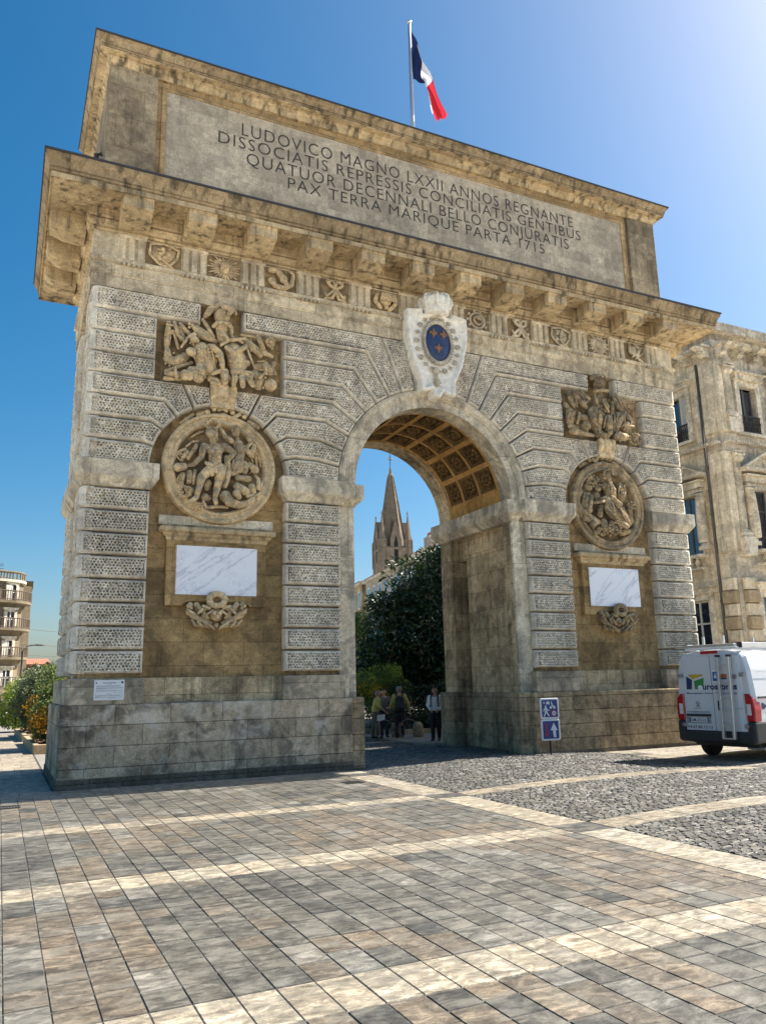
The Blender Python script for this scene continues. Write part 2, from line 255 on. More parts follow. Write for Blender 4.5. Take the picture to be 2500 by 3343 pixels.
'trophy_right':(0.15,[(0.14,(5.76,10.75,0.214)),(0.1,(5.52,10.92,0.091,5.73,11.03,0.082,5.99,11.05,0.062)),(0.24,(5.39,10.41,0.065,5.68,10.47,0.061,5.94,10.5,0.061)),(0.14,(5.71,10.37,0.116,5.69,10.21,0.116)),(0.08,(4.57,10.33,0.065,4.67,10.03,0.079,4.75,9.89,0.05)),(0.12,(4.73,10.37,0.065,4.95,10.11,0.105,5.16,9.93,0.075)),(0.1,(5.06,10.4,0.08,5.29,10.22,0.106)),(0.06,(4.46,9.96,0.074,4.54,9.87,0.084)),(0.14,(5.05,9.96,0.065,5.22,10.14,0.055)),(0.14,(4.54,9.68,0.138,4.51,9.37,0.123)),(0.2,(4.78,9.64,0.054,4.69,9.32,0.044)),(0.14,(4.89,9.57,0.124,5.17,9.55,0.124)),(0.16,(5.42,9.79,0.213,5.42,9.48,0.225,5.47,9.27,0.15)),(0.26,(5.22,9.58,0.099,5.24,9.42,0.099)),(0.26,(5.48,9.61,0.095,5.46,9.42,0.095)),(0.26,(4.94,9.24,0.167)),(0.34,(4.88,9.21,0.059)),(0.26,(4.43,9.03,0.122,4.74,9.0,0.098,5.17,8.97,0.059)),(0.16,(4.47,9.23,0.088,4.77,9.2,0.059)),(0.2,(5.44,10.34,0.05,5.55,9.85,0.065,5.76,9.64,0.05)),(0.2,(5.75,10.19,0.086,5.86,10.0,0.111)),(0.26,(5.66,10.11,0.04,5.82,9.81,0.045)),(0.24,(6.03,10.09,0.056,6.0,9.79,0.061)),(0.24,(5.72,9.65,0.04,5.62,9.29,0.035)),(0.16,(6.39,9.76,0.194,6.13,9.46,0.233,6.14,9.3,0.152)),(0.22,(5.87,9.62,0.131,5.9,9.33,0.126)),(0.26,(6.25,9.6,0.101,6.13,9.38,0.091)),(0.1,(6.25,10.43,0.072,6.48,10.11,0.097,6.97,9.72,0.093)),(0.12,(6.56,10.39,0.072,6.8,10.18,0.088)),(0.12,(6.95,10.2,0.124)),(0.18,(6.58,9.88,0.066,6.88,9.57,0.056)),(0.1,(6.3,10.25,0.067,6.66,9.92,0.077)),(0.14,(6.64,9.5,0.225,6.69,9.35,0.153)),(0.22,(6.4,9.47,0.056,6.83,9.47,0.056)),(0.16,(5.49,9.14,0.125,5.8,9.08,0.11)),(0.22,(6.17,9.1,0.146,6.46,9.1,0.142)),(0.22,(5.88,9.17,0.105)),(0.2,(6.84,9.11,0.168,6.99,9.01,0.092)),(0.3,(6.85,9.16,0.066)),(0.3,(6.7,9.01,0.051)),(0.22,(5.92,10.86,0.038)),(0.22,(5.84,10.77,0.038)),(0.22,(5.69,10.71,0.038)),(0.22,(5.54,10.72,0.038)),(0.22,(5.49,10.79,0.038)),(0.22,(5.55,10.88,0.038)),(0.22,(5.71,10.93,0.038)),(0.22,(5.86,10.93,0.038)),(0.113,(4.6,10.34,0.032,4.69,10.1,0.032,4.78,9.9,0.017)),(0.122,(4.64,10.4,0.032,4.78,10.13,0.032,4.84,9.89,0.017)),(0.129,(4.81,10.36,0.032,4.99,10.15,0.032,5.03,10.07,0.017)),(0.142,(4.84,10.37,0.032,5.08,10.19,0.032,5.1,10.03,0.017)),(0.24,(5.32,9.87,0.03,5.32,9.54,0.03,5.3,9.35,0.015)),(0.233,(5.37,9.85,0.03,5.43,9.58,0.03,5.39,9.27,0.015)),(0.241,(5.47,9.88,0.03,5.51,9.53,0.03,5.44,9.47,0.015)),(0.258,(5.52,9.9,0.03,5.49,9.53,0.03,5.47,9.27,0.015)),(0.3,(5.43,9.62,0.035)),(0.3,(5.38,9.52,0.035)),(0.3,(5.27,9.47,0.035)),(0.3,(5.18,9.49,0.035)),(0.3,(5.15,9.58,0.035)),(0.3,(5.2,9.68,0.035)),(0.3,(5.3,9.73,0.035)),(0.3,(5.4,9.71,0.035)),(0.252,(5.94,9.7,0.03,5.89,9.51,0.03,5.92,9.37,0.015)),(0.25,(6.06,9.77,0.03,6.06,9.48,0.03,5.95,9.44,0.015)),(0.259,(6.19,9.79,0.03,6.11,9.52,0.03,6.11,9.29,0.015)),(0.277,(6.34,9.8,0.03,6.22,9.48,0.03,6.14,9.42,0.015)),(0.281,(6.43,9.83,0.03,6.28,9.54,0.03,6.12,9.24,0.015)),(0.256,(6.47,9.83,0.031,6.42,9.52,0.03,6.29,9.36,0.015)),(0.2,(7.03,10.18,0.036)),(0.2,(6.98,10.1,0.036)),(0.2,(6.88,10.04,0.036)),(0.2,(6.79,10.05,0.036)),(0.2,(6.73,10.1,0.036)),(0.2,(6.74,10.19,0.036)),(0.2,(6.81,10.26,0.036)),(0.2,(6.91,10.29,0.036)),(0.2,(7.0,10.26,0.036)),(0.146,(6.33,10.52,0.031,6.57,10.09,0.031,6.77,9.76,0.015)),(0.131,(6.48,10.44,0.031,6.7,10.08,0.031,6.86,9.96,0.015)),(0.143,(6.54,10.38,0.031,6.74,10.09,0.031,6.8,9.98,0.015)),(0.159,(6.6,10.4,0.031,6.84,10.14,0.031,6.86,10.02,0.015)),(0.219,(6.46,9.57,0.03,6.47,9.39,0.03,6.41,9.29,0.015)),(0.22,(6.75,9.61,0.031,6.7,9.39,0.031,6.7,9.38,0.015)),(0.235,(6.11,9.22,0.03,6.04,9.07,0.03,6.04,8.92,0.015)),(0.236,(6.08,9.16,0.03,6.14,9.07,0.03,6.08,8.95,0.015)),(0.244,(6.22,9.22,0.03,6.12,9.04,0.03,6.17,9.04,0.015)),(0.239,(6.43,9.17,0.03,6.43,9.11,0.03,6.53,9.02,0.015)),(0.24,(7.03,9.09,0.046)),(0.24,(6.99,9.01,0.046)),(0.24,(6.9,8.94,0.046)),(0.24,(6.79,8.9,0.046)),(0.24,(6.69,8.92,0.046)),(0.24,(6.62,8.96,0.046)),(0.24,(6.6,9.04,0.046)),(0.24,(6.63,9.12,0.046)),(0.24,(6.72,9.19,0.046)),(0.24,(6.83,9.23,0.046)),(0.24,(6.94,9.22,0.046)),(0.24,(7.01,9.17,0.046)),(0.217,(5.32,9.14,0.035,5.36,9.07,0.035,5.34,8.96,0.017)),(0.223,(5.44,9.17,0.035,5.42,9.06,0.035,5.4,9.02,0.017)),(0.224,(5.48,9.11,0.035,5.55,9.1,0.035,5.51,9.04,0.017)),(0.193,(5.82,9.18,0.035,5.86,9.07,0.035,5.85,9.04,0.018)),(0.24,(6.05,10.04,0.04)),(0.24,(6.0,9.92,0.04)),(0.24,(5.87,9.84,0.04)),(0.24,(5.73,9.82,0.04)),(0.24,(5.63,9.87,0.04)),(0.24,(5.6,9.97,0.04)),(0.24,(5.65,10.09,0.04)),(0.24,(5.77,10.18,0.04)),(0.24,(5.91,10.2,0.04)),(0.24,(6.02,10.14,0.041)),(0.211,(4.42,9.61,0.027,4.36,9.48,0.027,4.36,9.38,0.012)),(0.208,(4.47,9.67,0.027,4.47,9.51,0.027,4.41,9.47,0.012)),(0.221,(4.55,9.66,0.027,4.46,9.45,0.027,4.47,9.39,0.012)),(0.192,(4.64,9.69,0.027,4.59,9.55,0.027,4.59,9.38,0.012)),(0.36,(5.01,9.22,0.025)),(0.36,(4.97,9.14,0.025)),(0.36,(4.89,9.09,0.024)),(0.36,(4.8,9.08,0.024)),(0.36,(4.73,9.11,0.024)),(0.36,(4.71,9.18,0.024)),(0.36,(4.74,9.26,0.024)),(0.36,(4.82,9.31,0.024)),(0.36,(4.91,9.33,0.025)),(0.36,(4.98,9.29,0.025))]),
'medallion_left':(0.22,[(0.22,(-6.06,7.7,0.137)),(0.26,(-6.12,7.72,0.121)),(0.2,(-6.05,7.56,0.082)),(0.16,(-6.17,7.4,0.121,-5.98,7.38,0.186,-5.81,7.44,0.122)),(0.17,(-5.98,7.34,0.195,-5.97,7.1,0.164,-5.95,6.96,0.171)),(0.22,(-6.1,7.31,0.087)),(0.22,(-5.89,7.34,0.088)),(0.18,(-6.24,7.41,0.105,-6.3,7.16,0.073,-6.47,6.96,0.058,-6.58,6.92,0.046)),(0.18,(-5.76,7.47,0.106,-5.54,7.33,0.079,-5.66,7.17,0.071)),(0.24,(-6.08,6.89,0.143,-6.3,6.65,0.115,-6.34,6.45,0.084,-6.4,6.19,0.065)),(0.26,(-6.41,6.16,0.065,-6.55,6.04,0.053)),(0.2,(-5.85,6.92,0.148,-5.89,6.62,0.109,-5.92,6.43,0.089,-5.97,6.19,0.062)),(0.24,(-5.98,6.14,0.065,-5.96,6.05,0.046)),(0.28,(-6.22,6.98,0.046,-6.07,6.92,0.062,-6.0,6.8,0.058)),(0.28,(-6.18,6.89,0.042,-6.08,6.72,0.058)),(0.16,(-5.71,7.21,0.067,-5.64,6.95,0.071,-5.68,6.64,0.059,-5.73,6.52,0.066)),(0.12,(-5.76,6.54,0.078)),(0.2,(-6.23,7.92,0.043,-6.17,8.0,0.047,-6.08,8.05,0.047,-5.98,8.04,0.047,-5.91,7.97,0.043,-5.97,7.89,0.039,-6.09,7.86,0.039,-6.19,7.87,0.039)),(0.14,(-5.49,7.85,0.111)),(0.18,(-5.49,7.92,0.103)),(0.12,(-5.44,7.72,0.06)),(0.12,(-5.41,7.58,0.139,-5.36,7.34,0.131)),(0.12,(-5.4,7.21,0.151,-5.43,7.0,0.178,-5.53,6.89,0.118)),(0.16,(-5.6,7.63,0.079,-5.75,7.72,0.067,-5.87,7.91,0.051)),(0.14,(-5.27,7.51,0.076,-5.1,7.34,0.076,-5.03,7.58,0.06)),(0.14,(-5.19,7.77,0.06,-5.11,7.65,0.052,-5.21,7.52,0.048)),(0.08,(-5.26,7.11,0.119,-5.24,6.95,0.089)),(0.06,(-5.1,7.13,0.08,-4.97,7.02,0.12)),(0.16,(-5.71,6.28,0.155,-5.59,6.17,0.128)),(0.2,(-5.64,6.14,0.124,-5.4,6.08,0.101,-5.22,6.13,0.078,-5.08,6.24,0.067)),(0.22,(-5.47,6.35,0.109)),(0.28,(-5.49,6.35,0.078,-5.44,6.24,0.07)),(0.14,(-5.43,6.55,0.108,-5.21,6.43,0.118)),(0.12,(-5.06,6.57,0.103,-5.02,6.45,0.079)),(0.16,(-4.93,6.53,0.052,-4.93,6.75,0.048,-5.0,6.83,0.036)),(0.14,(-4.83,6.69,0.036,-4.88,6.48,0.036)),(0.12,(-5.41,6.76,0.083,-5.15,6.76,0.083)),(0.16,(-5.03,6.3,0.043,-4.85,6.45,0.024)),(0.2,(-5.18,6.11,0.047)),(0.14,(-5.17,6.33,0.067,-5.05,6.34,0.051)),(0.2,(-6.83,6.85,0.114,-6.7,6.88,0.099)),(0.1,(-6.69,6.72,0.077,-6.74,6.54,0.076,-6.72,6.41,0.076)),(0.12,(-6.54,6.77,0.077,-6.54,6.58,0.073)),(0.14,(-6.42,6.82,0.05,-6.45,6.52,0.042)),(0.12,(-6.59,6.39,0.076)),(0.14,(-6.48,6.36,0.069)),(0.12,(-6.7,6.3,0.057)),(0.14,(-6.61,6.21,0.065)),(0.12,(-6.72,6.4,0.049)),(0.14,(-6.53,6.26,0.057)),(0.14,(-6.39,6.05,0.076,-6.28,5.98,0.084)),(0.22,(-6.24,6.09,0.034,-6.18,5.97,0.031)),(0.1,(-6.16,6.24,0.108,-6.08,6.22,0.077)),(0.1,(-6.13,6.44,0.066,-6.11,6.58,0.097)),(0.08,(-6.15,5.99,0.054,-5.88,6.04,0.046,-5.64,6.04,0.039)),(0.05,(-6.87,7.12,0.035,-6.78,7.29,0.039,-6.64,7.36,0.043)),(0.05,(-6.71,7.09,0.05,-6.6,7.29,0.066)),(0.05,(-6.56,7.15,0.058,-6.43,7.37,0.066,-6.38,7.49,0.047)),(0.05,(-6.61,7.43,0.031,-6.48,7.56,0.031,-6.34,7.58,0.027)),(0.04,(-6.5,7.67,0.027,-6.31,7.83,0.027)),(0.04,(-6.42,7.74,0.027,-6.23,7.84,0.028)),(0.04,(-5.63,8.0,0.024,-5.74,8.03,0.024)),(0.03,(-4.91,7.5,0.028,-4.82,7.13,0.028)),(0.03,(-4.97,7.41,0.028,-4.9,7.04,0.032)),(0.24,(-6.2,7.67,0.033)),(0.24,(-6.22,7.72,0.033)),(0.24,(-6.21,7.78,0.033)),(0.24,(-6.18,7.83,0.033)),(0.24,(-6.13,7.86,0.033)),(0.24,(-6.07,7.87,0.033)),(0.24,(-6.02,7.85,0.033)),(0.24,(-5.99,7.81,0.033)),(0.24,(-5.98,7.75,0.033)),(0.27,(-5.97,7.59,0.023)),(0.27,(-6.01,7.54,0.023)),(0.27,(-6.05,7.58,0.023)),(0.27,(-6.01,7.62,0.023)),(0.245,(-6.04,7.21,0.039)),(0.245,(-6.04,7.13,0.039)),(0.245,(-6.04,7.06,0.039)),(0.245,(-5.93,7.22,0.039)),(0.245,(-5.93,7.15,0.039)),(0.245,(-5.93,7.07,0.039)),(0.26,(-6.09,7.28,0.074)),(0.26,(-5.9,7.3,0.074)),(0.27,(-6.03,7.67,0.023)),(0.189,(-5.55,7.15,0.026,-5.58,6.95,0.025,-5.62,6.89,0.014)),(0.182,(-5.46,7.14,0.026,-5.53,6.95,0.026,-5.54,6.88,0.014)),(0.161,(-5.41,7.15,0.026,-5.47,7.01,0.026,-5.5,6.92,0.014)),(0.176,(-5.36,7.12,0.026,-5.42,6.98,0.026,-5.47,6.92,0.014)),(0.032,(-5.1,7.5,0.024,-5.06,7.33,0.024,-5.01,7.21,0.012)),(0.026,(-5.04,7.51,0.024,-5.0,7.33,0.024,-4.96,7.29,0.012)),(0.03,(-5.04,7.54,0.024,-4.96,7.37,0.024,-4.9,7.23,0.012)),(0.047,(-4.95,7.63,0.024,-4.95,7.38,0.024,-4.91,7.28,0.012)),(0.038,(-4.89,7.65,0.024,-4.9,7.42,0.024,-4.81,7.25,0.012)),(0.24,(-5.92,7.96,0.033)),(0.24,(-5.94,7.92,0.033)),(0.24,(-5.98,7.88,0.033)),(0.24,(-6.05,7.86,0.033)),(0.24,(-6.13,7.85,0.033)),(0.24,(-6.2,7.86,0.033)),(0.24,(-6.25,7.88,0.033)),(0.24,(-6.26,7.92,0.033)),(0.24,(-6.25,7.96,0.033)),(0.24,(-6.2,8.0,0.033)),(0.24,(-6.13,8.03,0.033)),(0.24,(-6.06,8.04,0.033)),(0.24,(-5.99,8.03,0.033)),(0.24,(-5.94,8.0,0.033)),(0.131,(-6.77,6.7,0.023,-6.82,6.58,0.023,-6.79,6.49,0.011)),(0.151,(-6.74,6.7,0.023,-6.72,6.57,0.023,-6.75,6.45,0.011)),(0.164,(-6.68,6.72,0.023,-6.7,6.57,0.023,-6.72,6.49,0.011)),(0.152,(-6.57,6.75,0.023,-6.59,6.6,0.023,-6.6,6.5,0.011)),(0.19,(-6.53,6.3,0.036)),(0.19,(-6.54,6.24,0.036)),(0.19,(-6.59,6.2,0.036)),(0.19,(-6.65,6.18,0.036)),(0.19,(-6.72,6.19,0.036)),(0.19,(-6.77,6.22,0.036)),(0.19,(-6.79,6.28,0.036)),(0.19,(-6.77,6.34,0.036)),(0.19,(-6.73,6.39,0.036)),(0.19,(-6.66,6.41,0.036)),(0.19,(-6.59,6.4,0.036)),(0.19,(-6.55,6.36,0.036)),(0.22,(-6.53,6.34,0.032)),(0.22,(-6.56,6.28,0.032)),(0.22,(-6.62,6.27,0.032)),(0.22,(-6.65,6.33,0.032)),(0.22,(-6.62,6.39,0.032)),(0.22,(-6.56,6.39,0.032)),(0.139,(-5.35,6.79,0.028,-5.32,6.78,0.028,-5.31,6.68,0.014)),(0.24,(-5.62,7.85,0.032)),(0.24,(-5.62,7.9,0.032)),(0.24,(-5.6,7.95,0.032)),(0.24,(-5.55,7.98,0.032)),(0.24,(-5.49,7.99,0.032)),(0.24,(-5.43,7.97,0.032)),(0.24,(-5.41,7.93,0.032)),(0.296,(-6.12,6.83,0.023,-6.07,6.84,0.023,-6.06,6.84,0.012)),(0.281,(-6.07,6.76,0.023,-6.03,6.82,0.023,-5.97,6.85,0.012)),(0.2,(-6.24,5.99,0.027)),(0.2,(-6.27,5.94,0.027)),(0.2,(-6.33,5.92,0.027)),(0.2,(-6.39,5.93,0.027)),(0.2,(-6.42,5.98,0.027)),(0.2,(-6.39,6.03,0.027)),(0.2,(-6.33,6.05,0.027)),(0.2,(-6.27,6.04,0.027)),(0.2,(-5.52,7.79,0.018)),(0.2,(-5.46,7.8,0.018)),(0.21,(-5.49,7.76,0.016)),(0.186,(-5.75,7.2,0.02,-5.74,6.89,0.02,-5.77,6.6,0.01)),(0.198,(-5.7,7.15,0.02,-5.75,6.83,0.019,-5.76,6.74,0.01)),(0.072,(-6.86,7.23,0.019,-6.8,7.12,0.019,-6.75,7.06,0.01)),(0.048,(-6.79,7.25,0.019,-6.71,7.13,0.019,-6.67,7.07,0.01)),(0.061,(-6.79,7.29,0.019,-6.7,7.21,0.019,-6.66,7.13,0.01))]),
'medallion_right':(0.22,[(0.2,(5.75,7.77,0.119)),(0.2,(5.73,7.9,0.114,5.62,7.77,0.084)),(0.16,(5.87,7.65,0.084)),(0.16,(5.73,7.51,0.173,5.85,7.45,0.193,5.85,7.22,0.198)),(0.22,(5.76,7.45,0.089)),(0.22,(5.89,7.41,0.089)),(0.12,(6.28,7.6,0.125,6.33,7.42,0.145,6.3,7.21,0.125,6.26,7.11,0.065)),(0.16,(5.05,7.43,0.117)),(0.16,(4.95,7.19,0.131,4.89,6.94,0.121,5.0,6.75,0.107)),(0.24,(5.0,7.13,0.068,4.96,6.88,0.058,4.88,6.67,0.053)),(0.1,(4.81,7.32,0.083,4.75,7.19,0.058)),(0.16,(4.81,6.68,0.106,5.01,6.5,0.145,5.27,6.41,0.107)),(0.2,(4.76,6.48,0.082,5.03,6.42,0.082)),(0.1,(4.76,6.89,0.073,4.76,6.64,0.082)),(0.14,(5.42,7.43,0.108)),(0.12,(5.36,7.24,0.108,5.44,7.09,0.088)),(0.24,(5.11,6.96,0.063,5.45,7.02,0.054)),(0.2,(5.4,7.1,0.064,5.69,7.2,0.054)),(0.22,(5.63,7.06,0.142,5.69,6.79,0.162,5.98,6.48,0.138,6.28,6.33,0.089)),(0.2,(6.0,6.87,0.143,6.23,6.63,0.143,6.4,6.41,0.084)),(0.3,(5.44,6.8,0.058,5.84,6.51,0.044)),(0.26,(5.76,7.14,0.088,6.05,6.96,0.069)),(0.3,(5.67,6.95,0.044,5.74,6.67,0.044)),(0.3,(5.97,6.79,0.044,6.13,6.53,0.044)),(0.14,(5.46,6.89,0.098,5.4,6.63,0.098)),(0.12,(6.6,6.98,0.11,6.54,6.72,0.125,6.6,6.52,0.085)),(0.16,(6.67,7.05,0.085)),(0.12,(6.51,7.05,0.075)),(0.24,(5.01,6.31,0.12)),(0.18,(5.47,6.41,0.132,5.51,6.18,0.107)),(0.2,(5.81,6.25,0.142)),(0.22,(5.71,6.39,0.093)),(0.2,(5.84,6.1,0.083)),(0.26,(5.66,6.18,0.058)),(0.26,(5.82,6.19,0.059)),(0.14,(5.33,6.21,0.087)),(0.14,(5.2,6.1,0.082)),(0.16,(5.42,6.06,0.073)),(0.14,(5.69,6.05,0.073)),(0.12,(6.25,6.17,0.124,6.52,6.23,0.075)),(0.16,(6.09,6.15,0.074)),(0.1,(5.21,7.76,0.103)),(0.1,(5.1,7.64,0.079)),(0.1,(5.46,7.73,0.084)),(0.14,(5.28,7.58,0.059)),(0.08,(5.32,7.8,0.059,5.4,7.6,0.054)),(0.26,(5.97,6.25,0.046)),(0.26,(5.93,6.16,0.046)),(0.26,(5.85,6.1,0.046)),(0.26,(5.74,6.07,0.046)),(0.26,(5.64,6.09,0.046)),(0.26,(5.57,6.14,0.046)),(0.26,(5.55,6.22,0.046)),(0.26,(5.58,6.31,0.046)),(0.26,(5.67,6.37,0.046)),(0.26,(5.78,6.4,0.046)),(0.26,(5.88,6.39,0.046)),(0.26,(5.95,6.33,0.047)),(0.26,(5.52,7.79,0.042)),(0.26,(5.5,7.84,0.042)),(0.26,(5.52,7.9,0.042)),(0.26,(5.57,7.96,0.042)),(0.26,(5.65,7.99,0.042)),(0.26,(5.73,8.0,0.042)),(0.26,(5.8,7.98,0.042)),(0.26,(5.85,7.93,0.042)),(0.26,(5.85,7.88,0.042)),(0.25,(5.52,7.0,0.032,5.7,6.65,0.032,5.79,6.57,0.017)),(0.259,(5.63,7.0,0.032,5.81,6.71,0.032,5.89,6.62,0.017)),(0.278,(5.67,6.98,0.032,5.84,6.74,0.032,6.03,6.56,0.017)),(0.259,(5.7,7.02,0.032,5.88,6.72,0.032,5.98,6.63,0.017)),(0.252,(5.81,7.01,0.032,6.04,6.79,0.032,6.2,6.5,0.017)),(0.233,(5.84,6.81,0.027,6.02,6.62,0.027,6.18,6.46,0.012)),(0.241,(6.07,6.86,0.027,6.21,6.67,0.027,6.29,6.5,0.012)),(0.235,(6.15,6.88,0.027,6.28,6.7,0.027,6.37,6.54,0.012)),(0.22,(4.85,7.37,0.036)),(0.22,(4.84,7.42,0.036)),(0.22,(4.86,7.48,0.036)),(0.22,(4.92,7.53,0.036)),(0.22,(5.0,7.54,0.037)),(0.22,(5.07,7.54,0.037)),(0.22,(5.12,7.5,0.037)),(0.22,(5.13,7.45,0.037)),(0.203,(4.73,6.68,0.026,4.86,6.57,0.027,4.9,6.38,0.012)),(0.201,(4.83,6.69,0.027,4.89,6.53,0.027,5.04,6.37,0.012)),(0.197,(4.83,6.72,0.027,4.99,6.56,0.027,5.0,6.45,0.012)),(0.2,(5.24,7.39,0.032)),(0.2,(5.24,7.45,0.032)),(0.2,(5.29,7.5,0.032)),(0.2,(5.38,7.53,0.032)),(0.2,(5.46,7.52,0.032)),(0.2,(5.51,7.47,0.032)),(0.174,(6.2,7.57,0.027,6.13,7.41,0.027,6.11,7.24,0.012)),(0.154,(6.25,7.57,0.027,6.26,7.42,0.027,6.21,7.25,0.012)),(0.176,(6.35,7.6,0.028,6.37,7.39,0.027,6.28,7.17,0.012)),(0.22,(6.69,6.99,0.035)),(0.22,(6.62,6.9,0.035)),(0.22,(6.49,6.87,0.035)),(0.22,(6.4,6.92,0.035)),(0.22,(6.41,7.02,0.035)),(0.22,(6.52,7.08,0.035)),(0.22,(6.64,7.07,0.035)),(0.22,(5.56,6.13,0.039)),(0.22,(5.51,6.08,0.039)),(0.22,(5.4,6.04,0.039)),(0.22,(5.28,6.04,0.039)),(0.22,(5.2,6.08,0.039)),(0.22,(5.2,6.14,0.039)),(0.22,(5.29,6.19,0.039)),(0.22,(5.42,6.21,0.039)),(0.22,(5.52,6.18,0.039)),(0.16,(5.4,7.71,0.034)),(0.16,(5.35,7.64,0.034)),(0.16,(5.24,7.6,0.034)),(0.16,(5.11,7.6,0.034)),(0.16,(5.03,7.64,0.034)),(0.16,(5.04,7.71,0.034)),(0.16,(5.13,7.78,0.034)),(0.16,(5.25,7.8,0.034)),(0.16,(5.36,7.77,0.034)),(0.29,(5.68,7.72,0.027)),(0.26,(5.65,7.75,0.022)),(0.26,(5.77,7.76,0.022)),(0.244,(5.69,7.62,0.032,5.65,7.47,0.032,5.66,7.3,0.017)),(0.261,(5.69,7.62,0.032,5.75,7.45,0.032,5.72,7.37,0.017)),(0.239,(5.78,7.59,0.032,5.86,7.48,0.032,5.84,7.42,0.017))]),
'garland_left':(0.26,[(0.06,(-6.75,7.99,0.043,-6.49,8.23,0.051)),(0.06,(-6.64,8.1,0.059,-6.54,8.03,0.051)),(0.08,(-6.36,8.24,0.067,-6.2,8.32,0.051)),(0.1,(-6.15,8.32,0.071)),(0.1,(-6.34,8.11,0.059,-6.09,8.23,0.047)),(0.1,(-6.44,8.08,0.051)),(0.12,(-6.0,8.4,0.067)),(0.12,(-5.89,8.39,0.044,-5.8,8.44,0.048,-5.71,8.39,0.044)),(0.08,(-5.88,8.26,0.052,-5.78,8.33,0.044,-5.64,8.27,0.052)),(0.1,(-5.55,8.38,0.068)),(0.1,(-5.5,8.28,0.052,-5.38,8.36,0.056)),(0.08,(-5.41,8.17,0.06,-5.23,8.09,0.052)),(0.1,(-5.26,8.31,0.069)),(0.06,(-5.12,8.21,0.069,-4.91,8.11,0.069)),(0.08,(-5.19,8.03,0.048,-5.02,7.94,0.04))]),
'corbel_left':(0.28,[(0.2,(-6.03,3.86,0.083,-5.98,3.97,0.083,-5.85,4.0,0.077,-5.73,3.97,0.083,-5.67,3.87,0.083,-5.72,3.76,0.078,-5.85,3.73,0.077,-5.97,3.75,0.077,-6.03,3.86,0.083)),(0.1,(-5.83,3.54,0.183)),(0.2,(-5.91,3.56,0.066)),(0.2,(-5.79,3.56,0.066)),(0.22,(-5.85,3.48,0.06)),(0.14,(-6.01,3.73,0.072,-6.17,3.62,0.071,-6.29,3.75,0.071)),(0.14,(-5.67,3.74,0.072,-5.5,3.63,0.072,-5.38,3.77,0.073)),(0.12,(-6.42,3.75,0.071)),(0.12,(-5.24,3.78,0.073)),(0.14,(-6.45,3.58,0.082,-6.34,3.53,0.071,-6.2,3.4,0.055)),(0.14,(-5.21,3.61,0.084,-5.32,3.55,0.073,-5.46,3.41,0.056)),(0.1,(-6.29,3.32,0.055,-6.13,3.32,0.066,-5.94,3.27,0.055)),(0.1,(-5.34,3.33,0.056,-5.51,3.33,0.067,-5.7,3.27,0.055)),(0.12,(-6.19,3.46,0.049,-5.97,3.35,0.049)),(0.12,(-5.46,3.47,0.05,-5.68,3.35,0.05)),(0.12,(-5.83,3.3,0.072)),(0.12,(-6.08,3.51,0.093)),(0.12,(-5.57,3.52,0.095)),(0.1,(-6.25,3.65,0.066)),(0.1,(-5.4,3.66,0.067)),(0.16,(-6.48,3.72,0.049,-6.41,3.67,0.038)),(0.18,(-6.39,3.56,0.038,-6.5,3.63,0.033)),(0.16,(-6.25,3.37,0.033,-6.16,3.26,0.025)),(0.16,(-6.17,3.42,0.033,-6.0,3.26,0.025)),(0.18,(-6.09,3.37,0.033,-5.92,3.24,0.025)),(0.14,(-6.33,3.45,0.038,-6.42,3.5,0.033)),(0.2,(-6.02,3.67,0.044,-6.16,3.72,0.033)),(0.2,(-5.96,3.62,0.033,-6.07,3.53,0.027)),(0.2,(-6.18,3.64,0.038,-6.26,3.56,0.033)),(0.15,(-5.97,3.29,0.033,-5.89,3.21,0.025)),(0.18,(-6.12,3.56,0.038,-6.04,3.45,0.033)),(0.15,(-6.38,3.4,0.033,-6.3,3.29,0.022)),(0.16,(-5.2,3.75,0.051,-5.27,3.69,0.039)),(0.18,(-5.28,3.57,0.039,-5.17,3.66,0.034)),(0.16,(-5.42,3.38,0.033,-5.5,3.27,0.025)),(0.16,(-5.5,3.43,0.033,-5.67,3.27,0.025)),(0.18,(-5.59,3.38,0.033,-5.76,3.24,0.025)),(0.14,(-5.33,3.47,0.039,-5.23,3.52,0.034)),(0.2,(-5.69,3.68,0.044,-5.55,3.73,0.033)),(0.2,(-5.74,3.62,0.033,-5.63,3.54,0.028)),(0.2,(-5.52,3.65,0.039,-5.43,3.57,0.033)),(0.15,(-5.69,3.29,0.033,-5.78,3.21,0.025)),(0.18,(-5.57,3.57,0.039,-5.65,3.46,0.033)),(0.15,(-5.27,3.41,0.034,-5.36,3.3,0.022))])}
# ------------------------------------------------------------------ stone materials
S_CORE = stone('core_limestone', (.44,.34,.21), (.25,.18,.10), joints=(.95,.5), gamt=.55, seed=3)
S_NICHE = stone('niche_golden_stone', (.52,.375,.20), (.30,.205,.10), grime=(.07,.052,.03), soot=(1.3, .6, (.09,.068,.042)), joints=(.92,.52), gamt=.5, seed=11)
S_PASS = stone('passage_stained_stone', (.70,.585,.405), (.38,.295,.185), grime=(.07,.055,.037), joints=(.8,.55), soot=(1.5, .5, (.085,.067,.045)), gamt=.75, streak=.6, seed=5)
S_RUST = stone('rustic_grey_stone', (.86,.81,.72), (.70,.645,.555), grime=(.27,.25,.22), gamt=.55, soot=(1.4, .38, (.24,.225,.20)), bump=.5, seed=1, bscale=60)
S_PED = stone('pedestal_grey_stone', (.70,.62,.49), (.38,.325,.25), grime=(.13,.12,.105), gamt=.65, soot=(1.7, .6, (.13,.12,.10)), seed=8, joints=(1.7,2.2))
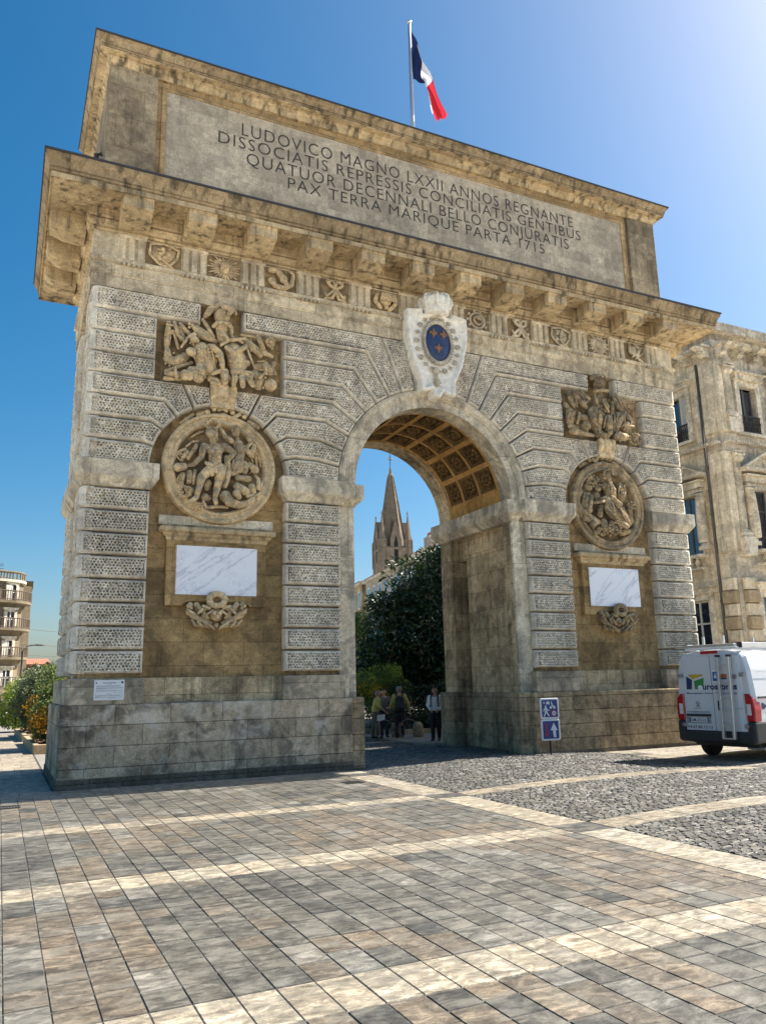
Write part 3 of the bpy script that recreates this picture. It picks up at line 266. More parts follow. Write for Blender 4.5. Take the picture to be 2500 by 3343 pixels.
S_PLINTH = stone('plinth_grey_stone', (.68,.58,.45), (.36,.295,.215), grime=(.075,.068,.058), gamt=.95, soot=(1.6, .68, (.095,.083,.068)), streak=.3, joints=(1.12,.418), seed=21, bump=1.2, white=(.72,.66,.56), jdark=.5)
S_PLINTH2 = stone('plinth_rough_brown_stone', (.62,.515,.36), (.38,.30,.195), grime=(.085,.07,.052), gamt=.8, soot=(1.9, .5, (.10,.085,.065)), joints=(1.25,.36), seed=31, bump=1.8, bscale=40, jdark=.55)
S_BASE = stone('base_course_dark_stone', (.19,.17,.145), (.09,.082,.072), grime=(.05,.047,.043), gamt=.6, joints=(1.3,.5), seed=13, bump=1.0)
S_ARCHI = stone('architrave_stone', (.80,.715,.56), (.60,.51,.375), grime=(.11,.09,.065), soot=(2.5, .45, (.16,.13,.095)), gamt=.7, joints=(.72,.31), seed=17, bump=.4)
S_FRIEZE = stone('frieze_stone', (.80,.71,.555), (.54,.455,.33), grime=(.09,.075,.055), soot=(1.6, .35, (.2,.165,.12)), gamt=.55, seed=19)
S_CORN = stone('cornice_golden_stone', (.68,.56,.375), (.44,.345,.215), grime=(.06,.05,.036), soot=(1.2, .22, (.2,.16,.11)), gamt=1.0, streak=.7, joints=(1.1,5), seed=23, bump=.5)
S_ATTIC = stone('attic_grey_panel_stone', (.56,.51,.425), (.45,.405,.335), grime=(.22,.195,.16), soot=(1.8, .4, (.24,.21,.17)), gamt=.6, joints=(.62,.36), seed=27, bump=.25, jdark=.86)
S_ATTB = stone('attic_warm_stone', (.54,.405,.235), (.30,.215,.12), grime=(.10,.08,.055), gamt=.6, joints=(.8,.5), seed=29)
S_PILA = stone('attic_dark_pilaster_stone', (.48,.405,.295), (.22,.18,.13), grime=(.05,.046,.04), soot=(1.1, .5, (.10,.088,.07)), gamt=.75, joints=(1.3,.85), seed=33, jdark=.6)
S_SCULPT = stone('carved_golden_stone', (.82,.66,.43), (.58,.44,.265), grime=(.12,.10,.08), soot=(5., .38, (.13,.115,.095)), gamt=.6, seed=37, bump=.3, bscale=40)
S_SCULPT2 = stone('carved_sooty_stone', (.62,.49,.315), (.36,.275,.165), grime=(.08,.072,.065), soot=(5., .55, (.085,.077,.068)), gamt=.75, seed=39, bump=.3, bscale=40)
S_WHITE = stone('crest_white_stone', (.90,.88,.83), (.83,.81,.77), grime=(.45,.44,.43), gamt=.15, seed=41, bump=.08, fine_=(.92, 1.06))
S_IMPOST = stone('impost_stone', (.84,.775,.65), (.62,.55,.43), grime=(.14,.13,.11), soot=(1.6, .6, (.17,.155,.135)), gamt=.6, seed=43, joints=(1.3,3), bump=.4)
S_COLLAR = stone('crest_ornament_stone', (.70,.64,.52), (.50,.45,.37), grime=(.18,.16,.14), soot=(9., .5, (.2,.18,.16)), gamt=.5, seed=53)
S_CROWN = stone('stained_crown_stone', (.47,.375,.25), (.27,.205,.125), grime=(.065,.054,.04), soot=(1.6, .3, (.12,.095,.065)), gamt=1.0, streak=.75, joints=(1.1,5), seed=57, bump=.5)
S_BACK = stone('recess_shade_stone', (.40,.30,.175), (.22,.16,.09), grime=(.07,.06,.05), soot=(3., .5, (.09,.078,.06)), gamt=.6, seed=59)  # shade behind the reliefs put into the colour, plus random soot patches
def marble():
    t = NT('veined_white_marble'); v = t.coord(); rot = t.n('ShaderNodeMapping'); rot.inputs['Rotation'].default_value = (0, math.radians(40), 0); t.l(v, rot.inputs[0])
    st = t.n('ShaderNodeMapping'); st.inputs['Scale'].default_value = (.35, 1, 2.2); t.l(rot.outputs[0], st.inputs[0])
    def vein(sc, w, dist, vec):
        n = t.noise(sc, 7, .62, vec, dist); return t.ramp(t.math('ABSOLUTE', t.math('SUBTRACT', n, .5)), [(0., 1.), (w, 0.)])
    a = vein(.8, .022, .25, st.outputs[0]); c = vein(7., .05, 1.3, v)
    m = t.ramp(t.noise(1.5, 3, .5, v), [(.47, 0.), (.6, 1.)])
    col = t.mix(t.math('MULTIPLY', a, .7), (.87,.88,.93), (.45,.47,.54)); col = t.mix(t.math('MULTIPLY', t.math('MULTIPLY', c, m), .5), col, (.42,.45,.55))
    t.base(col); t.rough(.35, .5); return t.m
MARBLE = marble()
BLUE = plain('crest_blue_enamel', (.028,.05,.125), .45, var=.35, scale=7)
BRONZE = plain('fleur_rusty_bronze', (.30,.15,.075), .6, var=.3, scale=30)
LETTER = plain('inscription_dark_cut', (.055,.05,.045), .9, var=.3, scale=9)
LEAD = plain('lead_flashing', (.05,.05,.055), .7)

ARCH = thing('triumphal_arch', 'tall weathered limestone triumphal arch with pitted blocks and a Latin inscription', 'triumphal arch')

def poly_in(P, poly):
    x, z = P[:, 0], P[:, 1]; ins = np.zeros(len(P), bool); dist = np.full(len(P), 1e9); n = len(poly)
    for i in range(n):
        (x0, z0), (x1, z1) = poly[i], poly[(i+1) % n]
        c = ((z0 > z) != (z1 > z)) & (x < (x1-x0)*(z-z0)/((z1-z0) if abs(z1-z0) > 1e-9 else 1e-9)+x0); ins ^= c
        dx, dz = x1-x0, z1-z0; t = np.clip(((x-x0)*dx+(z-z0)*dz)/(dx*dx+dz*dz+1e-12), 0, 1)
        dist = np.minimum(dist, np.hypot(x-x0-t*dx, z-z0-t*dz))
    return ins, dist
def inset(poly, d):
    n = len(poly); out = []
    for i in range(n):
        p0, p, p1 = Vector(poly[i-1]), Vector(poly[i]), Vector(poly[(i+1) % n])
        a = (p-p0).normalized(); b = (p1-p).normalized(); na = Vector((-a.y, a.x)); nb = Vector((-b.y, b.x)); m = na+nb
        m = m/max(.35, m.dot(na)); q = p+m*d; out.append((q.x, q.y))
    return out
PITCH_P = .072
def block(poly, name='rusticated_block', yb=.32, back=None, pits=True, place=None, mat=None, parent=None, mar=.080):
    A = sum(poly[i-1][0]*poly[i][1]-poly[i][0]*poly[i-1][1] for i in range(len(poly)))
    if A < 0: poly = poly[::-1]
    mb = MB(); prof = [(.018, yb), (.019, .11), (.026, .07), (.040, .035), (.058, .012), (.074, .001), (mar, 0.), (mar+.004, .13)]
    if not pits: prof = prof[:6]
    mb.rings([[(x, y, z) for x, z in inset(poly, d)] for d, y in prof], True, True, True)
    if pits:
        q = np.array(poly); lo, hi = q.min(0), q.max(0); p = PITCH_P; g = random.Random(len(TAGGED)+5)
        nx, nz = int((hi[0]-lo[0])/p)+2, int((hi[1]-lo[1])/(p*.866))+2
        I, J = np.meshgrid(np.arange(nx), np.arange(nz)); rs = np.random.RandomState(len(TAGGED)+3)
        P = np.stack([lo[0]+(I+.5*(J % 2))*p, lo[1]+.035+J*p*.866], -1).reshape(-1, 2)
        ins, dist = poly_in(P, poly); P = P[ins & (dist > mar-p*.02)]
        n = len(P); k0 = len(mb.v); r0 = p/math.sqrt(3)*1.0
        ang = np.arange(6)*math.pi/3+math.pi/6
        hexo = np.stack([np.cos(ang), np.sin(ang)], 1)
        key = lambda a: np.round(np.sin(a[..., 0]*913.7+a[..., 1]*571.3)*43758.5453 % 1.0, 4)
        O = P[:, None, :]+hexo[None]*r0; jit = key(np.round(O, 3)); Oy = .006-.020*jit
        Cc = P+rs.uniform(-.008, .008, (n, 2)); dep = np.where(rs.rand(n) < .04, rs.uniform(.10, .35, n), rs.uniform(.6, 1.25, n))
        N = 19; V = np.empty((n, N, 3)); V[:, :6, 0] = O[..., 0]; V[:, :6, 1] = Oy; V[:, :6, 2] = O[..., 1]
        hr = rs.uniform(.52, .80, n)[:, None, None]
        for q_, (f_, dd) in enumerate(((1.0, .006), (.84, .075))):
            I_ = Cc[:, None, :]+hexo[None]*r0*hr*f_; s_ = slice(6+6*q_, 12+6*q_); V[:, s_, 0] = I_[..., 0]; V[:, s_, 1] = (dd*dep)[:, None]; V[:, s_, 2] = I_[..., 1]
        V[:, 18, 0] = Cc[:, 0]; V[:, 18, 1] = np.minimum(.105*dep, .127); V[:, 18, 2] = Cc[:, 1]
        base = k0+N*np.arange(n); mb.v += [tuple(a) for a in V.reshape(-1, 3).tolist()]
        for j in range(6):
            j2 = (j+1) % 6
            for o_ in (0, 6): mb.f += [tuple(a) for a in np.stack([base+o_+j, base+o_+j2, base+o_+6+j2, base+o_+6+j], 1).tolist()]
            mb.f += [tuple(a) for a in np.stack([base+12+j, base+12+j2, base+18], 1).tolist()]
    if place: mb.v = [place(*a) for a in mb.v]
    TAGGED.append(1)
    return obj(name, mb, mat or S_RUST, parent or ARCH, raw=True)
TAGGED = []
def arc(cx, cz, r, a0, a1, n=4): return [(cx+r*math.cos(math.radians(a0+(a1-a0)*i/n)), cz+r*math.sin(math.radians(a0+(a1-a0)*i/n))) for i in range(n+1)]
def ray(cx, cz, a, z):    # point on the ray at angle a where height is z
    t = (z-cz)/math.sin(math.radians(a)); return (cx+t*math.cos(math.radians(a)), z)
ROWS = [11.03, 10.475, 9.945, 9.43, 8.93, 8.42, 7.90, 7.385, 6.87]
BIG, SM = 180/20.8, 180/11.0
CX, CZ, SX, SZ, RB, RS = 0., 6.86, 5.82, 6.86, 2.84, 1.60
def bigend(k0, k1, ztop, zbot):      # inner end (towards the great arch) of a course on the right half, mirrored by caller
    pass
def half(mx):
    m = lambda poly: [(mx*x, z) for x, z in poly]
    X0 = 8.82
    # courses below the impost
    for k in range(8):
        z1 = 6.29-k*.505; z0 = z1-.505
        block(m([(2.80, z0), (4.25, z0), (4.25, z1), (2.80, z1)])); block(m([(7.385, z0), (X0, z0), (X0, z1), (7.385, z1)]))
    for k in range(8):
        z1, z0 = ROWS[k], ROWS[k+1]
        aT, aB = BIG*(8-k), BIG*(7-k)
        arcB = arc(CX, CZ, RB, aB, aT, 3)                    # up the great arch
        inner = ([ray(CX, CZ, aB, z0)] if k < 7 else [])+arcB
        if k == 0: top = [(ray(CX, CZ, aT, z1))]
        else: top = [ray(CX, CZ, aT, z1)]
        if k == 0:
            block(m([(5.37, z0)]+[ray(CX, CZ, aB, z0)]+arcB+top+[(5.37, z1)])); block(m([(X0, z0), (X0, z1), (6.37, z1), (6.37, z0)]))
        elif k < 4:
            block(m([(4.33, z0)]+inner+top+[(4.33, z1)])); block(m([(X0, z0), (X0, z1), (7.385, z1), (7.385, z0)]))
        else:
            j = 7-k; sT, sB = SM*(j+1), SM*j
            outer_arc = arc(SX, SZ, RS, sB, sT, 3)
            zt = z1
            for side in (1, -1):                            # outer block then the one between the two arches
                a2 = [(SX+side*(x-SX), z) for x, z in outer_arc]
                kn0 = ray(SX, SZ, sB, z0) if j > 0 else None; kn1 = ray(SX, SZ, sT, z1)
                k0p = [(SX+side*(kn0[0]-SX), z0)] if kn0 else []; k1p = [(SX+side*(kn1[0]-SX), z1)]
                if side == 1: block(m([(X0, z0), (X0, z1)]+k1p+a2[::-1]+k0p))
                else: block(m(k0p+a2+k1p+top[:1]+arcB[::-1]+([ray(CX, CZ, aB, z0)] if k < 7 else [])))
    # free voussoirs of the medallion arch and of the great arch
    for side in (1, -1):
        a = arc(SX, SZ, RS, SM*4, SM*5, 2); q = a[::-1]+[ray(SX, SZ, SM*4, 8.93), ray(SX, SZ, SM*5, 8.93)]
        block(m([(SX+side*(x-SX), z) for x, z in q]))
    a = arc(CX, CZ, RB, BIG*8, BIG*9, 2); block(m(a[::-1]+[ray(CX, CZ, BIG*8, 11.03), ray(CX, CZ, BIG*9, 11.03)]))
    a = arc(CX, CZ, RB, BIG*9, 88.5, 2); block(m(a[::-1]+[ray(CX, CZ, BIG*9, 11.03), ray(CX, CZ, 88.5, 11.03)]))
half(-1); half(1)
# the ends: corner blocks returning along the flanks (pitted on the flank the photo shows)
for sx in (-1, 1):
    for k in range(16):
        z1 = 6.29-k*.505 if k < 8 else ROWS[k-8]; z0 = z1-.505 if k < 8 else ROWS[k-7]
        for u0, u1 in ((.02, 1.35), (2.9, 4.26)):
            block([(u0, z0), (u1, z0), (u1, z1), (u0, z1)], 'flank_block', pits=(sx < 0), place=lambda a, y, z, sx=sx: (sx*(8.88-y), a, z), yb=.3)
# keystones over the medallions: three carved tongues
for sx in (-1, 1):
    mb = MB()
    for i in range(2):
        w = .30; xc = sx*SX+(i-.5)*.30
        for dx in (-.075, .075): mb.chain([(xc+dx*.8, .10, 8.46, .06), (xc+dx*1.15, -.05, 8.75, .085), (xc+dx*1.2, -.04, 8.93, .09)])
        mb.prism([(xc-.13, 8.42), (xc+.13, 8.42), (xc+.15, 8.95), (xc-.15, 8.95)], .0, .3)
    obj('keystone', mb, S_SCULPT, ARCH, smooth=True, remesh=.018)
# core
def hole(r, w, z_top=None, n=40):
    if z_top is None: return [(-w, 0)]+[(-r*math.cos(math.pi*i/n), CZ+r*math.sin(math.pi*i/n)) for i in range(n+1)]+[(w, 0)]
    return [(-w, 0), (-w, z_top), (-r, z_top)]+[(-r*math.cos(math.pi*i/n), CZ+r*math.sin(math.pi*i/n)) for i in range(n+1)]+[(r, z_top), (w, z_top), (w, 0)]
OUT = [(8.62, 0), (8.62, 11.05), (-8.62, 11.05), (-8.62, 0)]
mb = MB(); mb.prism(hole(2.385, 2.385)+OUT, .30, .66); mb.prism(hole(2.62, 2.66, 5.75)+OUT, .661, 3.08); mb.prism(hole(2.62, 3.7, 5.6)+OUT, 3.081, 3.5); mb.prism(hole(2.385, 2.385)+OUT, 3.501, 4.2)
obj('core_masonry', mb, S_PASS, ARCH)
for sx in (-1, 1):
    mb = MB(); x0, x1 = sorted((sx*4.15, sx*7.5)); mb.box(x0, x1, .28, .299, 1.6, 11.04); obj('niche_wall', mb, S_NICHE, ARCH)
    mb = MB(); x0, x1 = sorted((sx*4.2, sx*7.4)); mb.box(x0, x1, .2, .279, 1.62, 2.17); obj('niche_dado', mb, S_PASS, ARCH)
    # jamb pilaster framing the passage
    mb = MB(); x0, x1 = sorted((sx*2.38, sx*2.82)); mb.box(x0, x1, .20, .31, 0, 6.3); obj('jamb_pilaster', mb, S_IMPOST, ARCH, bevel=.02)
    mb = MB(); x0, x1 = sorted((sx*2.22, sx*2.62)); mb.box(x0, x1, .07, .68, 0, 1.64); obj('jamb_plinth', mb, S_PLINTH2, ARCH, bevel=.03); mb = MB(); mb.box(x0, x1, 3.48, 4.28, 0, 1.64); obj('jamb_plinth', mb, S_PLINTH2, ARCH, bevel=.03)
    # plinth
    mb = MB(); x0, x1 = sorted((sx*2.594, sx*8.99)); mb.box(x0, x1, -.06, 4.30, .0, 1.63); obj('plinth', mb, S_PLINTH if sx < 0 else S_PLINTH2, ARCH, bevel=.035)
    mb = MB(); x0, x1 = sorted((sx*2.59, sx*9.01)); mb.box(x0, x1, -.085, 4.32, -.1, .20 if sx < 0 else .1); obj('base_course', mb, S_BASE, ARCH, bevel=.03)
    for a, b in ((2.74, 4.29), (7.365, 8.91)):
        mb = MB(); x0, x1 = sorted((sx*a, sx*b)); mb.box(x0, x1, -.02, .3 if a < 5 else 4.26, 1.631, 2.17); obj('pedestal_block', mb, S_PED, ARCH, bevel=.025)
    IP = [(.0, 6.29), (.02, 6.31), (.05, 6.37), (.11, 6.44), (.15, 6.51), (.155, 6.53), (.155, 6.865), (.0, 6.868)]
    mb = MB(); x0, x1 = sorted((sx*2.77, sx*4.225)); mb.sweep_rect(IP, x0, x1, -.0, .3); obj('impost', mb, S_IMPOST, ARCH, bevel=.01)
    mb = MB(); x0, x1 = sorted((sx*7.40, sx*8.84)); mb.sweep_rect(IP, x0, x1, -.0, 4.26); obj('impost', mb, S_IMPOST, ARCH, bevel=.01)
    mb = MB(); x0, x1 = sorted((sx*2.37, sx*2.7)); mb.sweep_rect([(o*1.33, z) for o, z in IP], x0, x1, .24, 4.22); obj('impost', mb, S_IMPOST, ARCH, bevel=.01)
# archivolt
def ringsweep(prof, n=56):
    mb = MB(); mb.rings([[(r*math.cos(math.pi*i/n), y, CZ+r*math.sin(math.pi*i/n)) for i in range(n+1)] for r, y in prof], False); return mb
obj('archivolt', ringsweep([(2.37, .66), (2.37, .11), (2.375, .10), (2.60, .10), (2.605, .075), (2.62, .065), (2.66, .07), (2.68, .05), (2.72, .03), (2.79, .03), (2.80, .05), (2.845, .06), (2.85, .31)]), S_IMPOST, ARCH)
# coffered vault
VA = MB(); n = 8; A0, A1 = 10., 170.; YS = [.66, .80, 1.62, 1.72, 2.54, 2.64, 3.36, 3.5]
def cyl(r, a, y): return (r*math.cos(math.radians(a)), y, CZ+r*math.sin(math.radians(a)))
def patch(mb, r, a0, a1, y0, y1, m=4):
    R = [[cyl(r, a0+(a1-a0)*i/m, y) for i in range(m+1)] for y in (y0, y1)]; mb.rings(R, False)
patch(VA, 2.40, 0, A0, .66, 3.5, 3); patch(VA, 2.40, A1, 180, .66, 3.5, 3)
VAULT = None
cof = []
for i in range(n):
    a0 = A0+(A1-A0)*i/n; a1 = A0+(A1-A0)*(i+1)/n; b0, b1 = a0+1.7, a1-1.7
    patch(VA, 2.40, a0, b0, .66, 3.5, 1); patch(VA, 2.40, b1, a1, .66, 3.5, 1)
    for y0, y1 in ((YS[0], YS[1]), (YS[2], YS[3]), (YS[4], YS[5]), (YS[6], YS[7])): patch(VA, 2.40, b0, b1, y0, y1, 4)
    for j in range(3):
        y0, y1 = YS[1+2*j], YS[2+2*j]; c = MB(); m = 4; R = []
        for r, da, dy in ((2.40, 0, 0), (2.405, .8, .035), (2.44, .9, .04), (2.45, 2.0, .09), (2.52, 2.1, .095), (2.53, 2.2, .1)):
            p = [cyl(r, b0+da+(b1-b0-2*da)*t/m, y0+dy) for t in range(m+1)]+[cyl(r, b0+da+(b1-b0-2*da)*t/m, y1-dy) for t in range(m, -1, -1)]
            R.append(p)
        c.rings(R, True, False, False)
        patch(c, 2.53, b0+2.2, b1-2.2, y0+.1, y1-.1)
        am, ym = (b0+b1)/2, (y0+y1)/2
        for q in range(9):
            th = q*math.pi*2/8; rr = 0 if q == 8 else .15
            P = cyl(2.46, am+math.degrees(rr*math.sin(th)/2.4)*1.0, ym+rr*math.cos(th)*1.25); c.ball(P, .085 if q == 8 else .075, 6)
        for q in range(6):
            th = q*math.pi/3+.4; P = cyl(2.50, am+math.degrees(.22*math.sin(th)/2.4), ym+.25*math.cos(th)); c.ball(P, .05, 5)
        cof.append(c)
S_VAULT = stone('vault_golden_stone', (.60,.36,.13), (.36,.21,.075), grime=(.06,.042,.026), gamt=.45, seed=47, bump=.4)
S_VAULTD = stone('coffer_dark_stone', (.25,.155,.065), (.11,.07,.035), grime=(.04,.03,.022), gamt=.6, seed=49, bump=.4)  # coffers in a darker, browner tone than the vault around them
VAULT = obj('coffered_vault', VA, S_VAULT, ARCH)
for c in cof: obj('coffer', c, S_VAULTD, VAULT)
# entablature
EX, EY0, EY1 = 8.91, .05, 4.2
mb = MB(); mb.sweep_rect([(0, 11.035), (0, 11.37), (.025, 11.375), (.025, 11.64), (.035, 11.655), (.075, 11.67), (.075, 11.755), (0, 11.76)], -EX, EX, EY0, EY1); obj('architrave', mb, S_ARCHI, ARCH)
mb = MB(); mb.box(-EX, EX, EY0, EY1, 11.757, 12.45); FR = obj('frieze', mb, S_FRIEZE, ARCH)
mb = MB(); mb.sweep_rect([(0, 12.40), (.06, 12.41), (.065, 12.46), (.03, 12.465), (.03, 12.485), (.10, 12.50), (.16, 12.60), (.17, 12.63), (.12, 12.635), (.12, 12.66), (.2, 12.665), (.2, 12.72), (.15, 12.725), (.15, 12.905), (.98, 12.905), (1.0, 12.875), (1.02, 12.875), (1.02, 12.99), (.3, 13.0)], -EX, EX, EY0, EY1)
CORN = obj('cornice', mb, S_CORN, ARCH)
mb = MB(); mb.sweep_rect([(.3, 13.001), (.99, 13.002), (.99, 13.02), (1.04, 13.03), (1.04, 13.075), (1.01, 13.085), (1.01, 13.10), (1.06, 13.11), (1.06, 13.13), (1.07, 13.18), (1.12, 13.28), (1.155, 13.33), (1.155, 13.40), (1.12, 13.415), (0, 13.62)], -EX, EX, EY0, EY1); obj('cornice_crown', mb, S_CROWN, CORN)
mb = MB(); mb.sweep_rect([(1.14, 13.402), (1.185, 13.405), (1.185, 13.45), (.6, 13.58)], -EX, EX, EY0, EY1, False); obj('lead_edging', mb, LEAD, CORN)
MOD = [-8.06+1.4655*i for i in range(12)]
for x in MOD:
    mb = MB(); w = .335; mb.prism_x([(-.15, 12.47), (-.55, 12.50), (-.90, 12.61), (-.905, 12.83), (-.93, 12.84), (-.93, 12.91), (-.1, 12.91), (-.1, 12.47)], x-w, x+w); obj('modillion', mb, S_CORN, ARCH, bevel=.012)
for sx in (-1, 1):
    for y in (.75, 2.12, 3.5):
        mb = MB(); w = .335; mb.prism([(8.91+.15, 12.47), (8.91+.6, 12.50), (8.91+.92, 12.61), (8.91+.93, 12.83), (8.91+.95, 12.84), (8.91+.95, 12.91), (9.06, 12.91)], y-w, y+w)
        mb.v = [(sx*a, b, c) for a, b, c in mb.v]; obj('modillion', mb, S_CORN, ARCH, bevel=.012)
for x in MOD:
    mb = MB(); y0 = EY0-.085
    for i in range(3):
        xc = x-.31+.62*(i+.5)/3; mb.prism_z([(xc-.095, EY0), (xc-.06, y0), (xc+.06, y0), (xc+.095, EY0)], 11.76, 12.31)
    mb.box(x-.31, x+.31, EY0-.018, EY0+.01, 11.758, 12.32); mb.box(x-.325, x+.325, y0-.012, EY0, 12.31, 12.385)
    for i in range(6): xc = x-.28+.56*i/5; mb.add([(xc-.02, y0-.02, 11.665), (xc+.02, y0-.02, 11.665), (xc+.035, y0-.035, 11.60), (xc-.035, y0-.035, 11.60), (xc-.02, EY0-.02, 11.665), (xc+.02, EY0-.02, 11.665), (xc+.035, EY0-.02, 11.60), (xc-.035, EY0-.02, 11.60)], [(0,1,2,3),(0,3,7,4),(1,5,6,2),(3,2,6,7)])
    obj('triglyph', mb, S_FRIEZE, ARCH)
# metope reliefs
def R_(mb, cx, pts): mb.chain([(cx+a*1.15, EY0-d*2.1, 12.05+b*1.1, r*1.2) for a, b, d, r in pts], 7)
def m_sun(mb, cx):
    mb.ball((cx, EY0-.10, 12.04), .15, 12, (.85, .7, 1.15))
    for e in (-1, 1): mb.ball((cx+e*.055, EY0-.195, 12.08), .024, 6); mb.ball((cx+e*.10, EY0-.06, 12.14), .05, 6)
    R_(mb, cx, [(0, .02, .135, .018), (0, -.03, .15, .022)]); R_(mb, cx, [(-.035, -.075, .125, .012), (.035, -.075, .125, .012)])
    for i in range(26):
        a = 2*math.pi*i/26; L = .36 if i % 2 else .29; R_(mb, cx, [(.14*math.cos(a), .16*math.sin(a), .03, .030), (L*math.cos(a), L*.86*math.sin(a), .022, .014)])
def m_mono(mb, cx):
    for s in (-1, 1):
        R_(mb, cx, [(s*.06, .24, .03, .035), (s*.18, .22, .03, .04), (s*.15, .12, .05, .04), (-s*.05, -.02, .05, .035), (-s*.20, -.18, .04, .035), (-s*.24, -.1, .03, .03)])
        R_(mb, cx, [(s*.04, .22, .04, .03), (-s*.02, .0, .05, .035), (s*.08, -.22, .05, .035), (s*.24, -.24, .03, .03)])
def m_shield(mb, cx, f=1):
    out = [(-.27*f, .22), (.0, .27), (.3*f, .18), (.27*f, -.02), (.1*f, -.25), (-.1*f, -.22), (-.29*f, -.02)]
    mb.prism([(cx+a, 12.05+b) for a, b in out], EY0-.035, EY0)
    for i in range(len(out)): R_(mb, cx, [out[i-1]+(.035, .026), out[i]+(.035, .026)])
    g = random.Random(int(cx*10))
    for i in range(16): R_(mb, cx, [(g.uniform(-.16, .14), g.uniform(-.12, .17), .05, g.uniform(.025, .05))])
    mb.ball((cx+.1*f, EY0-.04, 12.02), .12, 10, (1, .5, 1)); R_(mb, cx, [(.2*f, -.28, .03, .03), (-.05, -.1, .05, .03)])
def m_horn(mb, cx):
    R_(mb, cx, [(.2, .24, .03, .03), (.28, .2, .03, .035), (.26, .08, .04, .045), (.22, -.1, .05, .055), (.05, -.22, .05, .06), (-.15, -.2, .05, .055), (-.27, -.08, .05, .05), (-.2, .0, .04, .035), (-.14, -.08, .03, .03)])
    R_(mb, cx, [(-.26, .16, .05, .06), (-.12, .2, .05, .06), (-.04, .1, .05, .07), (.06, .02, .04, .08)]); R_(mb, cx, [(.1, -.1, .05, .06), (.02, -.02, .05, .07)])
def m_mask(mb, cx):
    mb.ball((cx, EY0-.06, 12.08), .17, 12, (1.1, .7, 1.05))
    for i in range(7): R_(mb, cx, [(-.15+.05*i, .10, .13, .025), (-.17+.06*i, -.05, .12, .028)])
    mb.ball((cx+.02, EY0-.06, 11.87), .08, 8); R_(mb, cx, [(.2, .14, .05, .06), (.27, 0, .04, .05), (.2, -.12, .04, .05), (.1, -.22, .03, .05)]); R_(mb, cx, [(-.22, .1, .05, .05), (-.27, -.05, .04, .05), (-.14, -.2, .04, .05)])
def m_round(mb, cx):
    mb.torus((cx, EY0-.03, 12.05), .24, .035, sc=(1, .95)); mb.torus((cx+.02, EY0-.05, 12.06), .13, .03)
    for a, b in ((0, .03), (.06, .02), (-.05, .05), (.02, .1)): R_(mb, cx, [(a, b, .06, .05)])
    for i in range(10): a = 2*math.pi*i/10; R_(mb, cx, [(.29*math.cos(a), .26*math.sin(a), .02, .035)])
def m_quiver(mb, cx):
    mb.ball((cx-.08, EY0-.05, 12.1), .16, 10, (1, .5, 1)); R_(mb, cx, [(-.2, .22, .03, .03), (-.2, -.02, .04, .05), (.02, -.12, .05, .05), (.12, .1, .05, .05), (.0, .24, .03, .03)])
    R_(mb, cx, [(.26, .2, .03, .02), (-.12, -.16, .05, .03)]); R_(mb, cx, [(.28, .02, .03, .02), (-.02, -.2, .05, .03)]); R_(mb, cx, [(.02, -.16, .05, .04), (.24, -.26, .03, .03)])
for i, (fn, nm) in enumerate(((m_shield, 'shield'), (m_sun, 'sun'), (m_horn, 'horn'), (m_mono, 'monogram'), (m_mask, 'mask'), (None, ''), (m_round, 'mask'), (m_mono, 'monogram'), (m_shield, 'shield'), (m_sun, 'sun'), (m_quiver, 'quiver'))):
    cx = -7.327+1.4655*i
    if fn is None: continue
    mb = MB(); mb.box(cx-.42, cx+.42, EY0-.012, EY0+.01, 11.765, 12.37); MP = obj('metope', mb, S_BACK, ARCH); mb = MB(); fn(mb, cx); obj('relief', mb, S_SCULPT if i < 6 else S_FRIEZE, MP, smooth=True)
# attic
AX, AY0, AY1 = 8.77, .20, 4.05
mb = MB(); mb.box(-AX+.02, AX-.02, AY0, AY1, 13.5, 17.2); mb.sweep_rect([(.0, 13.5), (.10, 13.5), (.10, 13.78), (.06, 13.82), (0, 13.84)], -AX, AX, AY0-.08, AY1); ATT = obj('attic', mb, S_ATTB, ARCH)
for sx in (-1, 1):
    mb = MB(); x0, x1 = sorted((sx*7.62, sx*AX)); mb.box(x0, x1, .08, AY1+.05, 13.52, 17.02); obj('attic_pilaster', mb, S_PILA, ARCH, bevel=.01)
    mb = MB(); mb.sweep_rect([(.0, 16.98), (.03, 17.0), (.05, 17.06), (.09, 17.10), (.09, 17.16)], x0, x1, .08, AY1+.05); obj('pilaster_cap', mb, S_CORN, ARCH)
mb = MB(); mb.sweep_rect([(0, 16.98), (.02, 17.0), (.03, 17.08), (.08, 17.12), (.09, 17.18), (.27, 17.2), (.27, 17.22), (.1, 17.222)], -AX, AX, .11, AY1+.05); AC = obj('attic_cornice', mb, S_CORN, ARCH)
mb = MB(); mb.sweep_rect([(.1, 17.223), (.25, 17.224), (.25, 17.235), (.28, 17.24), (.28, 17.28), (.26, 17.285), (.26, 17.295), (.30, 17.30), (.32, 17.38), (.36, 17.44), (.39, 17.46), (.39, 17.5), (0, 17.6)], -AX, AX, .11, AY1+.05); obj('cornice_crown', mb, S_CROWN, AC)
mb = MB(); mb.sweep_rect([(.38, 17.502), (.415, 17.503), (.415, 17.54), (.1, 17.62)], -AX, AX, .11, AY1+.05, False); obj('lead_edging', mb, LEAD, AC)
mb = MB()
for x0, x1, z0, z1 in ((-7.5, 7.5, 16.74, 16.83), (-7.5, 7.5, 13.98, 14.06), (-7.5, -7.38, 14.06, 16.74), (7.38, 7.5, 14.06, 16.74)): mb.box(x0, x1, AY0-.045, AY0+.01, z0, z1)
obj('panel_frame', mb, S_ATTB, ARCH, bevel=.015)
mb = MB(); mb.box(-7.379, 7.379, AY0-.012, AY0+.01, 14.061, 16.739); PAN = obj('inscription_panel', mb, S_ATTIC, ARCH)
